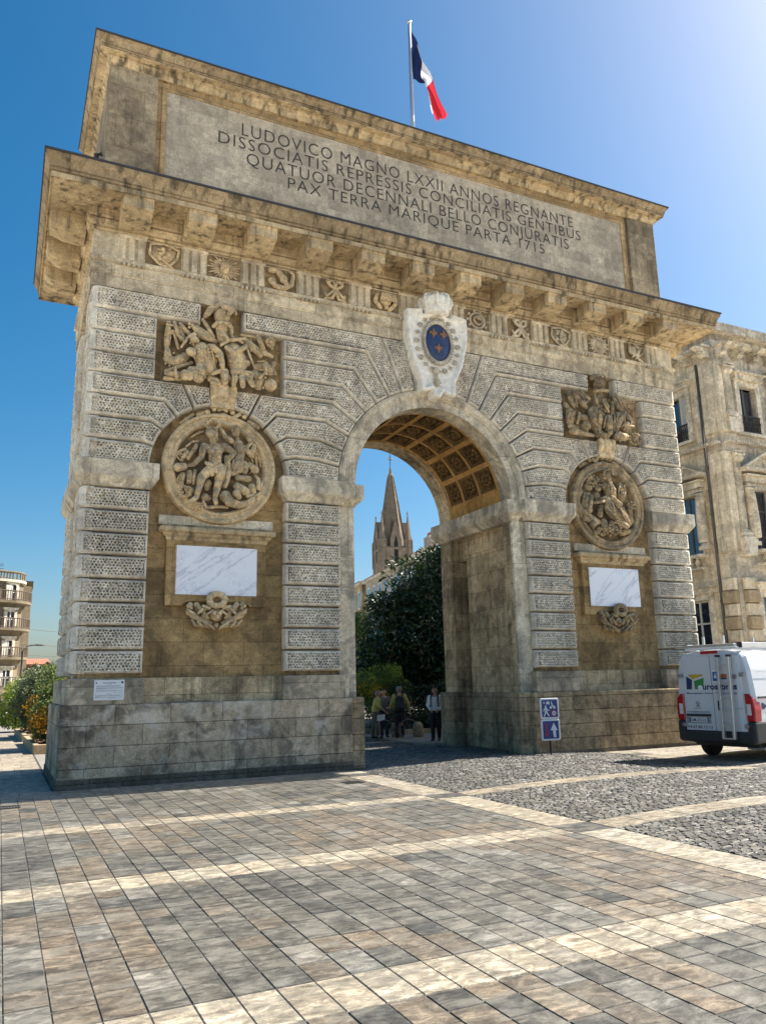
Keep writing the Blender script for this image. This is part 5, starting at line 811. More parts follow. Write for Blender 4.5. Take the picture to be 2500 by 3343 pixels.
# ------------------------------------------------------------------ palace on the right
PAL = stone('palace_sunlit_cream_stone', (.86,.785,.64), (.68,.60,.465), grime=(.15,.13,.105), soot=(1.5, .35, (.24,.205,.16)), gamt=.6, streak=.6, joints=(1.5, .55), seed=61, bump=.35, jdark=.7)  # side walls: sunlit warmth put into the stone colour
PALF = stone('palace_front_stone', (.74,.70,.63), (.54,.50,.43), grime=(.07,.064,.055), soot=(1.7, .4, (.15,.14,.12)), gamt=.6, streak=.55, joints=(1.5, .55), seed=67, bump=.4, jdark=.7)  # same stone in a greyer, unlit tone for the front
PALT = stone('palace_trim_stone', (.86,.80,.68), (.64,.575,.46), grime=(.06,.053,.045), soot=(2.6, .4, (.12,.11,.09)), gamt=.6, seed=63, bump=.4)
PALR = stone('palace_rustic_stone', (.55,.45,.31), (.36,.28,.18), grime=(.13,.11,.085), gamt=.5, seed=65, bump=2.2, bscale=30)
GLASS = NT('window_glass'); GLASS.base((.02,.028,.04)); GLASS.rough(.04, 1.0); GLASS.b.inputs['Coat Weight'].default_value = .6; GLASS.b.inputs['Coat Roughness'].default_value = .02; GLASS = GLASS.m
FRAME = plain('window_frame_dark', (.10,.105,.11), .5); FRAMEL = plain('window_frame_pale', (.60,.58,.52), .6); IRON = MATS.get('cast_iron') or plain('cast_iron', (.07,.065,.06), .6, .6)
INNER = plain('dark_interior', (.012,.012,.014), .9)
PX, PY = 16.71, 5.0
P = thing('palace', 'ornate cream stone palace with pilasters and bracketed cornice on the right, behind the arch', 'building')
# wall cells: front plane u along +x, side plane u along +y (from the corner); pl maps (u, out, z)
OS = lambda o: o*1.75 if o > 0 else o
FRONT = lambda u, o, z: (PX+u, PY-OS(o), z)
SIDE = lambda u, o, z: (PX-OS(o), PY+u, z)
def pbox(mb, pl, u0, u1, o0, o1, z0, z1):
    k = len(mb.v); mb.box(u0, u1, o0, o1, z0, z1); mb.v[k:] = [pl(*a) for a in mb.v[k:]]
def pprism(mb, pl, poly, o0, o1):
    k = len(mb.v); mb.prism(poly, o0, o1); mb.v[k:] = [pl(*a) for a in mb.v[k:]]
mb = MB(); mb.box(PX+.35, 34, PY+.35, PY+17.5, 0, 16.7); mb.box(PX+.36, 33.9, PY+.36, PY+17.4, 16.7, 17.0); obj('core', mb, PALF, P)
def facade(pl, W, wins, mat):
    """wall with real openings; wins = (u centre, half width, z0, z1)"""
    us = sorted({0. if pl is FRONT else .342, W} | {c-h for c, h, a, b in wins} | {c+h for c, h, a, b in wins}); zs = sorted({0., 16.3} | {a for c, h, a, b in wins} | {b for c, h, a, b in wins}); mb = MB()
    for i in range(len(us)-1):
        for j in range(len(zs)-1):
            um, zm = (us[i]+us[i+1])/2, (zs[j]+zs[j+1])/2
            if any(abs(um-c) < h and a < zm < b for c, h, a, b in wins): continue
            pbox(mb, pl, us[i], us[i+1], -.34, 0, zs[j], zs[j+1])
    obj('wall', mb, mat, P)
def window(pl, c, h, z0, z1, pale=False, tr=None, railing=False, ped=False, balus=False, shutter=False):
    w = MB()
    for a, b in ((c-h-.26, c-h-.001), (c+h+.001, c+h+.26)): pbox(w, pl, a, b, 0, .07, z0, z1+.26)
    pbox(w, pl, c-h-.001, c+h+.001, 0, .07, z1+.001, z1+.26); pbox(w, pl, c-h-.36, c+h+.36, 0, .16, z1+.262, z1+.50); pbox(w, pl, c-h-.44, c+h+.44, 0, .24, z1+.502, z1+.58); pbox(w, pl, c-h-.3, c+h+.3, 0, .12, z0-.14, z0-.001)
    if ped: pprism(w, pl, [(c-h-.52, z1+.85), (c, z1+1.45), (c+h+.52, z1+.85)], 0, .18); pprism(w, pl, [(c-h-.62, z1+.86), (c, z1+1.56), (c+h+.62, z1+.86), (c+h+.5, z1+.86), (c, z1+1.43), (c-h-.5, z1+.86)], .18, .34); pbox(w, pl, c-h-.62, c+h+.62, 0, .32, z1+.70, z1+.849)
    win = obj('window', w, PALT, P, bevel=.012)
    f = MB(); fr = .07
    for a, b, e, g in ((c-h, c-h+fr, z0, z1), (c+h-fr, c+h, z0, z1), (c-.04, c+.04, z0, z1)): pbox(f, pl, a, b, -.24, -.16, e, g)
    for e in (z0, z1-fr, tr or z1-fr): pbox(f, pl, c-h+fr, c-.041, -.235, -.17, e, e+fr); pbox(f, pl, c+.041, c+h-fr, -.235, -.17, e, e+fr)
    obj('frame', f, FRAMEL if pale else FRAME, win)
    g = MB(); pbox(g, pl, c-h, c+h, -.215, -.20, z0, z1); obj('pane', g, GLASS, win)
    if shutter:
        s = MB(); u0, u1 = c-h-.02, c-h+.42
        for i in range(int((z1-z0)/.075)): pbox(s, pl, u0+.04, u1-.04, -.10, -.02, z0+.03+.075*i, z0+.075+.075*i)
        pbox(s, pl, u0, u0+.04, -.11, -.01, z0, z1); pbox(s, pl, u1-.04, u1, -.11, -.01, z0, z1); obj('shutter', s, FRAMEL, win)
    if railing:
        r = MB(); zt = z0+.72
        pbox(r, pl, c-h-.05, c+h+.05, .06, .10, zt, zt+.05); pbox(r, pl, c-h-.05, c+h+.05, .06, .10, z0+.02, z0+.06)
        n = int(2*h/.11)
        for i in range(n+1): u = c-h+2*h*i/n; pbox(r, pl, u-.012, u+.012, .07, .09, z0+.06, zt)
        for i in range(n):
            u = c-h+2*h*(i+.5)/n
            for q, rr in ((.22, .075), (.45, .09)):
                k = len(r.v); r.torus((u, .08, z0+q), rr, .014, n=10, m=5); r.v[k:] = [pl(a, b, d) for a, b, d in r.v[k:]]
        obj('railing', r, IRON, win)
    if balus:
        r = MB(); pbox(r, pl, c-h-.2, c+h+.2, .08, .30, z0-.10, z0+.02); pbox(r, pl, c-h-.2, c+h+.2, .08, .30, z0-.62, z0-.55)
        n = max(4, int(2*h/.26))
        for i in range(n):
            u = c-h+2*h*(i+.5)/n; k = len(r.v); r.lathe([(.05, -.55), (.055, -.5), (.035, -.46), (.085, -.36), (.05, -.22), (.035, -.16), (.06, -.12), (.06, -.10)], (u, .19, z0), 8); r.v[k:] = [pl(a, b, d) for a, b, d in r.v[k:]]
        obj('balustrade', r, PALT, win)
FB = [1.78+2.75*i for i in range(5)]; SB = [2.28+3.4*i for i in range(5)]
for pl, W_, bays, mat in ((FRONT, 14, FB, PALF), (SIDE, 17.5, SB, PAL)):
    wn = []
    for c in bays: wn += [(c, .50 if pl is FRONT else .62, 12.16, 14.29), (c, .58 if pl is FRONT else .75, 7.0 if pl is FRONT else 7.0, 9.66), (c, .60 if pl is FRONT else .72, .9 if pl is FRONT else .6, 5.1)]
    facade(pl, W_, wn, mat)
    for i, c in enumerate(bays[:4]):
        h2 = .50 if pl is FRONT else .62
        window(pl, c, h2, 12.16, 14.29, pale=False, railing=True, shutter=(pl is SIDE))
        window(pl, c, .58 if pl is FRONT else .75, 7.0, 9.66, tr=8.75, ped=True, balus=True)
        window(pl, c, .60 if pl is FRONT else .72, .9 if pl is FRONT else .6, 5.1, pale=(pl is SIDE), tr=4.1)
# pilasters on the two main storeys, half columns by the first floor windows
def pilaster(pl, u, z0, z1, w=.19, col=False):
    mb = MB(); o = .10
    if not col:
        pbox(mb, pl, u-w, u+w, 0, .09, z0+.32, z1-.42)
        for i in range(5): a = u-w+.035+(2*w-.07)*i/5; pbox(mb, pl, a+.012, a+(2*w-.07)/5-.012, .09, .125, z0+.36, z1-.46)
    else:
        k = len(mb.v); mb.lathe([(.17, z0+.3), (.175, z0+1.0), (.14, z1-.4)], (u, .14, 0), 12); mb.v[k:] = [pl(a, b, d) for a, b, d in mb.v[k:]]
    pbox(mb, pl, u-w-.10, u+w+.10, 0, .20, z0, z0+.16); pbox(mb, pl, u-w-.05, u+w+.05, 0, .15, z0+.161, z0+.26); pbox(mb, pl, u-w-.02, u+w+.02, 0, .12, z0+.261, z0+.319)
    p = obj('half_column' if col else 'pilaster', mb, PALT, P)
    c = MB(); pbox(c, pl, u-w-.11, u+w+.11, 0, .22, z1-.06, z1)
    for r, n, zz, rr in ((.9, 5, z1-.34, .07), (1.05, 5, z1-.20, .075)):
        for i in range(n):
            uu = u+(i/(n-1)-.5)*2*w*r; k = len(c.v); c.chain([(uu, .10, zz-.08, .05), (uu, .16, zz+.06, rr)], 5); c.v[k:] = [pl(a, b, d) for a, b, d in c.v[k:]]
    for e in (-1, 1): k = len(c.v); c.ball((u+e*(w+.06), .17, z1-.13), .075, 6); c.v[k:] = [pl(a, b, d) for a, b, d in c.v[k:]]
    pbox(c, pl, u-w, u+w, 0, .11, z1-.42, z1-.06); obj('capital', c, PALT, p)
for i in range(4):
    u = .52+2.75*i
    pilaster(FRONT, u, 12.75, 15.15); pilaster(FRONT, u, 7.55, 11.2)
    for e in (-1, 1): pilaster(FRONT, FB[i]+e*.80, 7.2, 9.75, .12, True)
    mb = MB(); pbox(mb, FRONT, u-.34, u+.34, 0, .24, 6.75, 7.53); pbox(mb, FRONT, u-.27, u+.27, 0, .18, 12.07, 12.73); obj('pedestal', mb, PALT, P, bevel=.03)
for i in range(4):
    for e in (-1, 1): pilaster(SIDE, SB[i]+e*.98, 7.2, 9.75, .13, True)
# corner pier, string courses, cornices that run round both faces
mb = MB(); mb.box(PX-.16, PX+.30, PY-.16, PY+.70, 6.95, 11.2); mb.box(PX-.16, PX+.30, PY-.16, PY+.70, 12.1, 15.3); obj('corner_pier', mb, PAL, P, bevel=.02)
path = [(PX, PY+17.5), (PX, PY), (PX+15, PY)]
def course(name, prof, mat=PALT): mb = MB(); mb.sweep_path([(-o*1.3, z) for o, z in prof], path); return obj(name, mb, mat, P)
course('string_course', [(0, 5.95), (.10, 5.97), (.10, 6.15), (.06, 6.2), (.06, 6.36), (.16, 6.42), (.34, 6.5), (.36, 6.62), (.3, 6.66), (0, 6.72)])
course('mid_cornice', [(0, 11.2), (.05, 11.22), (.05, 11.5), (.12, 11.55), (.14, 11.66), (.30, 11.70), (.34, 11.84), (.45, 11.95), (.46, 12.06), (0, 12.14)])
course('architrave_band', [(0, 15.16), (.12, 15.18), (.12, 15.36), (.2, 15.4), (.22, 15.5), (0, 15.54)])
course('top_cornice', [(0, 16.0), (.10, 16.02), (.14, 16.12), (.52, 16.16), (.54, 16.36), (.62, 16.44), (.72, 16.6), (.74, 16.74), (0, 16.82)])
mb = MB(); mb.sweep_path([(-.30, 16.76), (-.30, 17.1), (-.34, 17.11), (-.34, 17.17), (.1, 17.17), (.1, 16.76)], path); obj('parapet', mb, PALF, P)
def den(name, z0, z1, o0, o1, step, wd, W_=13):
    mb = MB(); n = int(W_/step)
    for i in range(n): pbox(mb, FRONT, i*step, i*step+wd, o0, o1, z0, z1)
    for i in range(int(17.2/step)): pbox(mb, SIDE, i*step+.02, i*step+wd+.02, o0, o1, z0, z1)
    obj(name, mb, PALT, P)
den('dentil_course', 15.94, 16.02, .02, .30, .16, .09); den('dentil_course', 11.57, 11.67, .05, .22, .14, .08)
for pl, n, us in ((FRONT, 8, .30), (SIDE, 9, .30)):
    for i in range(n):
        u = us+1.0*i; mb = MB(); k = len(mb.v); mb.prism_x([(0, 15.5), (-.16, 15.52), (-.24, 15.62), (-.2, 15.74), (-.42, 15.86), (-.46, 15.93), (0, 15.93)], u-.15, u+.15); mb.v[k:] = [pl(a, -b, d) for a, b, d in mb.v[k:]]
        for q in range(4): k = len(mb.v); mb.ball((u+(q-1.5)*.05, .26, 15.68+.04*(q % 2)), .055, 5); mb.v[k:] = [pl(a, b, d) for a, b, d in mb.v[k:]]
        obj('bracket', mb, PALT, P)
# ground floor bands of rough and smooth blocks beside the openings
for i in range(4):
    for pl, u, w in ((FRONT, .55+2.75*i, .36), (FRONT, .0, .0), (SIDE, .38, .33), (SIDE, SB[i]+1.45, .26)):
        if w == 0: continue
        if pl is SIDE and u < .5 and i: continue
        for r in range(10):
            z = .6+r*.53; mb = MB(); pbox(mb, pl, u-w, u+w, 0, .10 if r % 2 else .14, z, z+.50); obj('banded_block', mb, PAL if r % 2 else PALR, P, bevel=.04)
PIPEM = plain('grey_downpipe', (.12,.115,.105), .7)
mb = MB(); mb.tube([(PX-.10, PY+.86, 15.4), (PX-.10, PY+.86, .1)], .055, 10)
for z in (13.8, 10.6, 8.6, 4.9): mb.tube([(PX-.10, PY+.86, z), (PX-.10, PY+.86, z+.12)], .075, 10)
obj('downpipe', mb, PIPEM, P, smooth=True)
# ------------------------------------------------------------------ far buildings
RFAC = stone('far_house_cream', (.50,.455,.38), (.38,.335,.265), grime=(.22,.2,.17), gamt=.35, seed=71)
TILE = plain('red_roof_tile', (.40,.15,.085), .85, var=.35, scale=14)
STG = stone('spire_stone', (.25,.21,.17), (.14,.115,.092), grime=(.09,.075,.062), gamt=.55, seed=73)
def wallbox(mb, o, d, L0, L1, dep0, dep1, z0, z1):
    n = Vector((-d.y, d.x)); pts = [Vector(o)+d*a+n*b for a, b in ((L0, dep0), (L1, dep0), (L1, dep1), (L0, dep1))]; mb.prism_z([(p.x, p.y) for p in pts], z0, z1)
def far_block(name, label, o, az, L, dep, H, floors, mat, roof=1.6, win=(1.1, 1.9), gap=2.6, chim=True, base=0.):
    d = Vector((math.sin(az), math.cos(az))); root = thing(name, label, 'building', (o[0], o[1], 0)); T = Matrix.Translation((-o[0], -o[1], 0))
    mb = MB(); wallbox(mb, o, d, 0, L, 0, -dep, base, H); w = obj('wall', mb.xf(T), mat, root)
    mb = MB(); wallbox(mb, o, d, -.3, L+.3, .35, -dep-.3, H, H+.35); obj('cornice', mb.xf(T), PALT, root)
    mb = MB(); n = Vector((-d.y, d.x)); c = [Vector(o)+d*a+n*b for a, b in ((-.4, .5), (L+.4, .5), (L+.4, -dep-.4), (-.4, -dep-.4))]; r0, r1 = Vector(o)+d*1.8-n*dep/2, Vector(o)+d*(L-1.8)-n*dep/2
    v = [(p.x, p.y, H+.36) for p in c]+[(r0.x, r0.y, H+roof), (r1.x, r1.y, H+roof)]; mb.add(v, [(0,1,5,4),(1,2,5),(2,3,4,5),(3,0,4)]); rf = obj('roof', mb.xf(T), TILE, root)
    if chim:
        mb = MB(); wallbox(mb, Vector(o)+d*.9, d, 0, 1.9, -.7, -1.5, H, H+1.9); ch = obj('chimney', mb.xf(T), PALF, rf)
        p = MB()
        for i in range(4): q = Vector(o)+d*(1.1+.45*i)-n*1.1; p.lathe([(.15, H+1.9), (.12, H+2.35)], (q.x, q.y, 0), 8)
        obj('chimney_pot', p.xf(T), TILE, ch)
    fh = (H-base)/floors
    for k in range(floors):
        u = 1.6; z = base+k*fh+.7
        while u < L-1.3:
            mb = MB(); wallbox(mb, o, d, u-win[0]/2-.18, u+win[0]/2+.18, .06, 0, z-.18, z+win[1]+.22); f = obj('window', mb.xf(T), FRAMEL, root)
            mb = MB(); wallbox(mb, o, d, u-win[0]/2, u+win[0]/2, .075, .055, z, z+win[1]); obj('pane', mb.xf(T), GLASS, f); u += gap
    # the short return face
    e = Vector((math.cos(az), -math.sin(az))); u = 1.8
    while u < dep-1.2:
        for k in range(floors):
            z = base+k*fh+.7; c0 = Vector(o)+e*(u-win[0]/2); mb = MB(); wallbox(mb, (c0.x, c0.y), e, 0, win[0], -.05, .0, z, z+win[1]); mb.v = [(a-d.x*.06, b-d.y*.06, c) for a, b, c in mb.v]; obj('window', mb.xf(T), FRAME, root)
        u += gap
    return root
far_block('town_house', 'pale town house with red tiled roof seen through the archway, below the spire', (25.5, 47.3), math.radians(10.3), 24, 12, 14.0, 4, RFAC, .7)
far_block('old_house', 'dark low house at the left jamb, beyond the pale town house in the archway', (30.2, 73.0), math.radians(10.3), 24, 10, 14.2, 4, S_PASS, 1.6, chim=False)
# church spire
CH = thing('church_spire', 'gothic stone church spire with pinnacles and a cross, framed by the archway', 'church tower', (84.6, 174.5, 0), math.radians(-12))
mb = MB(); mb.box(-4.6, 4.6, -4.6, 4.6, 0, 37.5); mb.sweep_rect([(0, 37), (.4, 37.3), (.4, 37.8), (0, 38.2)], -4.5, 4.5, -4.5, 4.5)
obj('tower', mb, STG, CH)
def oct_(mb, c, prof, n=8, a0=.3927): mb.rings([[(c[0]+r*math.cos(a0+2*math.pi*k/n), c[1]+r*math.sin(a0+2*math.pi*k/n), z) for k in range(n)] for r, z in prof], True, True, True)
mb = MB(); CH.scale = (.93, .93, 1); oct_(mb, (0, 0), [(4.3, 37.5), (3.9, 39), (2.75, 46), (.85, 58.6), (.95, 58.9), (.45, 59.6), (.35, 60.8), (.2, 61.2)])
for k in range(8):
    a = .3927+2*math.pi*k/8; mb.tube([(4.25*math.cos(a), 4.25*math.sin(a), 38), (.87*math.cos(a), .87*math.sin(a), 58.5)], [.28, .16], 5)
obj('spire', mb, STG, CH)
for x in (-1, 1):
    for y in (-1, 1):
        mb = MB(); c = (x*3.9, y*3.9); oct_(mb, c, [(1.25, 30), (1.25, 39.6), (1.45, 39.7), (1.45, 40.1), (1.1, 40.2), (.12, 47), (.3, 47.3), (.05, 48)], 6)
        for k in range(6): a = .39+k*1.047; mb.tube([(c[0]+1.3*math.cos(a), c[1]+1.3*math.sin(a), 33), (c[0]+1.3*math.cos(a), c[1]+1.3*math.sin(a), 39.6)], .16, 5)
        obj('pinnacle', mb, STG, CH)
for k in range(4):
    a = k*math.pi/2; u = Vector((math.cos(a), math.sin(a), 0)); w = Vector((-u.y, u.x, 0)); mb = MB()
    pts = [u*4.75-w*1.7+Vector((0, 0, 34)), u*4.75+w*1.7+Vector((0, 0, 34)), u*4.75+w*1.7+Vector((0, 0, 40)), u*4.75+Vector((0, 0, 45.5)), u*4.75-w*1.7+Vector((0, 0, 40))]
    mb.rings([[tuple(p) for p in pts], [tuple(p-u*2.6) for p in pts]], True, True, True); g_ = obj('gable', mb, STG, CH)
    mb = MB(); q = [u*4.8+w*(s*.6)+Vector((0, 0, z)) for s, z in ((-1, 34.2), (1, 34.2), (1, 39), (0, 41), (-1, 39))]; mb.rings([[tuple(p) for p in q], [tuple(p-u*.1) for p in q]], True, True, True); obj('lancet_window', mb, INNER, g_)
mb = MB(); mb.tube([(0, 0, 61), (0, 0, 65.2)], .13, 6); mb.tube([(-1.3*math.cos(.4), -1.3*math.sin(.4), 63.8), (1.3*math.cos(.4), 1.3*math.sin(.4), 63.8)], .13, 6)
for k in range(4): a = k*math.pi/2+.78; mb.tube([(0, 0, 63.8), (.75*math.cos(a)*math.cos(.4), .75*math.cos(a)*math.sin(.4), 63.8+.75*math.sin(a))], .07, 5)
obj('cross', mb, IRON, CH)
# apartment building far left
AP = stone('apartment_ochre_render', (.20,.172,.125), (.15,.125,.088), grime=(.3,.24,.15), gamt=.35, seed=81, bump=.2)
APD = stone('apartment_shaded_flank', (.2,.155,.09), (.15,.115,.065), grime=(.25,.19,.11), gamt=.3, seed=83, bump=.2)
A = thing('apartment_building', 'ochre apartment building with curved balconies and a roof balustrade at the far left', 'building')
def arcplan(off=0.):
    pts = [(-30, 57.0-off)]
    pts += [(-14.2-0*off, 70.6-off*1.0)]
    for i in range(7): t = math.radians(-55+62*i/6); pts.append((-11.3+(2.6+off)*math.cos(t)*1.0, 75.0+(2.6+off)*math.sin(t)))
    return pts
body = arcplan()+[(-8.6, 76.0), (-7.75, 76.4), (-7.75, 100), (-30, 100)]
mb = MB(); mb.prism_z(body, 0, 13.1); obj('wall', mb, AP, A)
mb = MB(); mb.box(-10.5, -7.6, 78, 100, 13.1, 13.9); obj('rear_wing', mb, APD, A)
mb = MB(); mb.prism_z(arcplan(.35)+[(-8.6, 76.5), (-30, 100)], 13.1, 13.35); obj('cornice', mb, PALT, A)
def rail(z, off, h, step, mat, name, slab=True):
    pth = arcplan(off)[1:]; mb = MB()
    if slab:
        mb.prism_z(arcplan(off)[1:]+[(-8.6, 76.6), (-20, 80)], z-.28, z); sb = obj('balcony', mb, AP, A); mb = MB()
    else: sb = A
    for a, b in zip(pth, pth[1:]):
        n = max(1, int((Vector(b)-Vector(a)).length/step))
        for i in range(n): x, y = a[0]+(b[0]-a[0])*i/n, a[1]+(b[1]-a[1])*i/n; mb.tube([(x, y, z), (x, y, z+h)], .04 if slab else .09, 4)
    mb.tube([(x, y, z+h) for x, y in pth], .06 if slab else .14, 5); mb.tube([(x, y, z+.1) for x, y in pth], .04, 5); obj(name, mb, mat, sb)
RAILM = plain('rusty_railing', (.085,.06,.045), .8)
for z in (11.15, 8.35, 5.4): rail(z, .95, .95, .22, RAILM, 'railing')
rail(2.4, .95, .95, .22, IRON, 'railing'); rail(13.36, .2, .75, .3, AP, 'roof_balustrade', False)
def aw(px, py, nx, ny, z, w, h, sh):
    n = Vector((nx, ny)).normalized(); d = Vector((-n.y, n.x)); mb = MB()
    def bx(mb, a0, a1, o0, o1, z0, z1): q = [Vector((px, py))+d*a+n*o for a, o in ((a0, o0), (a1, o0), (a1, o1), (a0, o1))]; mb.prism_z([(v.x, v.y) for v in q], z0, z1)
    for a0, a1, z0, z1 in ((-w-.3, -w, z, z+h+.2), (w, w+.3, z, z+h+.2), (-w-.3, w+.3, z+h, z+h+.3), (-w-.45, w+.45, z+h+.3, z+h+.45)): bx(mb, a0, a1, -.2, .16, z0, z1)
    f = obj('window', mb, PALT, A); mb = MB(); bx(mb, -w, w, -.1, .05, z, z+h); obj('pane', mb, GLASS if not sh else INNER, f)
    mb = MB(); bx(mb, -w, -w+.08, .05, .1, z, z+h); bx(mb, -.05, .05, .05, .1, z, z+h); bx(mb, -w, w, .05, .09, z+h*.5, z+h*.5+.08); obj('frame', mb, FRAMEL, f)
    if sh: mb = MB(); bx(mb, -w*1.0, -w*.35, .1, .16, z, z+h); obj('shutter', mb, FRAMEL, f)
for z, sh in ((11.2, False), (8.4, True), (5.45, False), (2.45, True), (.1, True)):
    aw(-12.6, 71.9, .65, -.76, z, .62, 1.75, sh); aw(-9.75, 72.95, .55, -.83, z, .42, 1.6, not sh); aw(-15.8, 69.1, .65, -.76, z, .6, 1.75, sh)
mb = MB(); mb.prism_z([(-30, 66), (-14, 73), (-12, 80), (-30, 95)], 13.5, 13.7); mb.add([(-30, 66, 13.71), (-13.6, 73, 13.71), (-12, 80, 13.71), (-30, 95, 13.71), (-24, 80, 16.2), (-16, 78, 15.4)], [(0,1,5,4),(1,2,5),(2,3,4,5),(3,0,4)]); obj('roof', mb, TILE, A)
mb = MB(); mb.tube([(-11.2, 76, 13.4), (-11.2, 76, 15.6)], .05, 5)
for z in (14.9, 15.2, 15.4): mb.tube([(-11.7, 76, z), (-10.7, 76, z)], .03, 4)
obj('roof_aerial', mb, IRON, A)
ORNG = plain('orange_render', (.50,.24,.14), .9, var=.15); BRICK = plain('brick_red_render', (.36,.15,.095), .9, var=.2)
for (x, y, w, d, h, m, lab) in ((-5.9, 105, 3.6, 8, 5.6, BRICK, 'red brick house stepping up highest behind the dark round tree'), (-8.0, 112, 2.2, 6, 3.6, ORNG, 'low orange house between the apartment building and the brick house'), (-4.4, 98, 4.2, 6, 4.1, RFAC, 'pale house with arched openings below the red brick house')):
    t = thing('far_house', lab, 'house', (x, y, 0)); mb = MB(); mb.box(-w/2, w/2, 0, d, 0, h); obj('wall', mb, m, t)
    mb = MB(); mb.add([(-w/2-.2, -.3, h), (w/2+.2, -.3, h), (w/2+.2, d, h), (-w/2-.2, d, h), (-w/2, d/2, h+.9), (w/2, d/2, h+.9)], [(0,1,5,4),(1,2,5),(2,3,4,5),(3,0,4),(0,3,2,1)]); obj('roof', mb, TILE, t)
    for i in range(3): mb = MB(); u = -w/2+w*(i+.5)/3; mb.box(u-.25, u+.25, -.04, .02, h-1.5, h-.5); obj('window', mb, INNER, t)
# street lamp and overhead cables at the left
t = thing('street_lamp', 'street lamp on a long arm beside the apartment building', 'street lamp', (-8.6, 58, 0)); mb = MB(); mb.tube([(0, 0, 0), (0, 0, 5.3), (.4, 0, 5.75), (1.0, 0, 5.85)], [.09, .06, .05, .045], 8); obj('pole', mb, IRON, t)
mb = MB(); mb.ball((1.35, 0, 5.83), .5, 10, (1, .45, .2)); obj('lamp_head', mb, FRAME, t, smooth=True)
for z0, z1, lab in ((8.0, 7.75, 'topmost overhead cable crossing the sky between apartment building and arch'), (6.5, 6.4, 'second overhead cable from the top, between apartment building and arch'), (5.45, 5.4, 'third overhead cable from the top, between apartment building and arch'), (4.45, 4.4, 'lowest overhead cable between apartment building and arch')):
    mb = MB(); mb.tube([(-9.0+3.8*i/8*2.2, 68+i*.5, z0+(z1-z0)*i/8-.12*math.sin(math.pi*i/8)) for i in range(9)], .022, 5); tag(obj('overhead_cable', mb, IRON), lab, 'cable', 'overhead cables at the left')
BOL = stone('bollard_stone', (.48,.40,.28), (.34,.27,.17), gamt=.3, seed=91)
for x, y, lab in ((2.23, 10.47, 'stone bollard nearest the left jamb of the archway'), (2.36, 9.29, 'stone bollard second from the left jamb, beside the bicycle wheel'), (2.50, 7.98, 'stone bollard behind the front bicycle wheel, third from the left jamb'), (3.07, 7.44, 'stone bollard standing clear on the pavement, left of the man in white')):
    mb = MB(); mb.lathe([(.185, 0), (.185, .34), (.17, .42), (.12, .49), (.05, .52), (0, .525)], (0, 0, 0), 18); o = obj('bollard', mb, BOL, smooth=True, loc=(x, y, .1)); tag(o, lab, 'bollard', 'stone bollards beyond the archway')
# ------------------------------------------------------------------ flagpole with flag on the arch
STEEL = plain('galvanised_pole', (.55,.56,.58), .35, .7, .08)
FP = thing('flagpole', 'grey flagpole with a limp French tricolour flag on top of the arch', 'flagpole', (.75, 2.15, 17.3))
mb = MB(); mb.tube([(0, 0, 0), (0, 0, 3.2), (0, 0, 6.45)], [.075, .065, .05], 10); mb.ball((0, 0, 6.5), .085, 8); obj('pole', mb, STEEL, FP, smooth=True)
def cloth(name, c):
    t = NT(name); t.base(c); t.rough(.85, .2); tr = t.n('ShaderNodeBsdfTranslucent'); tr.inputs[0].default_value = c+(1,); mx = t.n('ShaderNodeMixShader'); mx.inputs[0].default_value = .35
    t.l(t.b.outputs[0], mx.inputs[1]); t.l(tr.outputs[0], mx.inputs[2]); t.l(mx.outputs[0], t.t.nodes['Material Output'].inputs[0]); return t.m
FBLUE, FWHITE, FRED = cloth('flag_blue', (.012,.025,.09)), cloth('flag_white', (.75,.76,.80)), cloth('flag_red', (.62,.03,.05))
def lerp_(K, s):
    for i in range(len(K)-1):
        if K[i][0] <= s <= K[i+1][0]:
            f = (s-K[i][0])/(K[i+1][0]-K[i][0]); return [a+(b-a)*f for a, b in zip(K[i][1], K[i+1][1])]
KT = [(0, (.06, 6.35)), (.2, (.22, 5.95)), (.36, (.36, 5.45)), (.55, (.58, 4.75)), (.72, (.76, 4.25)), (.88, (.98, 3.55)), (1, (1.16, 3.02))]
KB = [(0, (.06, 4.25)), (.2, (.28, 4.22)), (.36, (.44, 4.12)), (.55, (.47, 4.20)), (.72, (.55, 3.95)), (.88, (.72, 3.35)), (1, (.90, 2.92))]
mb = MB(); ns, ntt = 44, 18; R = []
for i in range(ns+1):
    s = i/ns; T, Bm = lerp_(KT, s), lerp_(KB, s); row = []
    for j in range(ntt+1):
        t = j/ntt; amp = .10*min(1, s*2.2)
        yy = amp*math.sin(t*9+s*5)+.05*math.sin(s*17+t*4); fray = (.05*math.sin(t*29)*(s > .98))
        row.append((T[0]+(Bm[0]-T[0])*t+.02*math.sin(t*13+s*7)*s, yy-.15*s, T[1]+(Bm[1]-T[1])*t+fray))
    R.append(row)
mb.rings(R, False); me = mb.mesh('flag'); fl = link('flag', me, FBLUE, FP, True); me.materials.append(FWHITE); me.materials.append(FRED)
me.polygons.foreach_set('material_index', [0 if (k//ntt)/ns < .36 else 1 if (k//ntt)/ns < .68 else 2 for k in range(len(me.polygons))])
mb = MB(); R = []
for i in range(13):
    s = i/12; a = (.32+.64*s, 5.55-1.55*s); b = (.40+.48*s, 5.1-1.75*s-.1*math.sin(s*9)*s); R.append([(a[0]+(b[0]-a[0])*t/5, .12+.06*math.sin(t*1.7+s*6), a[1]+(b[1]-a[1])*t/5) for t in range(6)])
mb.rings(R, False); me = mb.mesh('flag_fold'); obj_ = link('flag_fold', me, FBLUE, fl, True); me.materials.append(FWHITE); me.polygons.foreach_set('material_index', [0 if k//5 < 7 else 1 for k in range(len(me.polygons))])
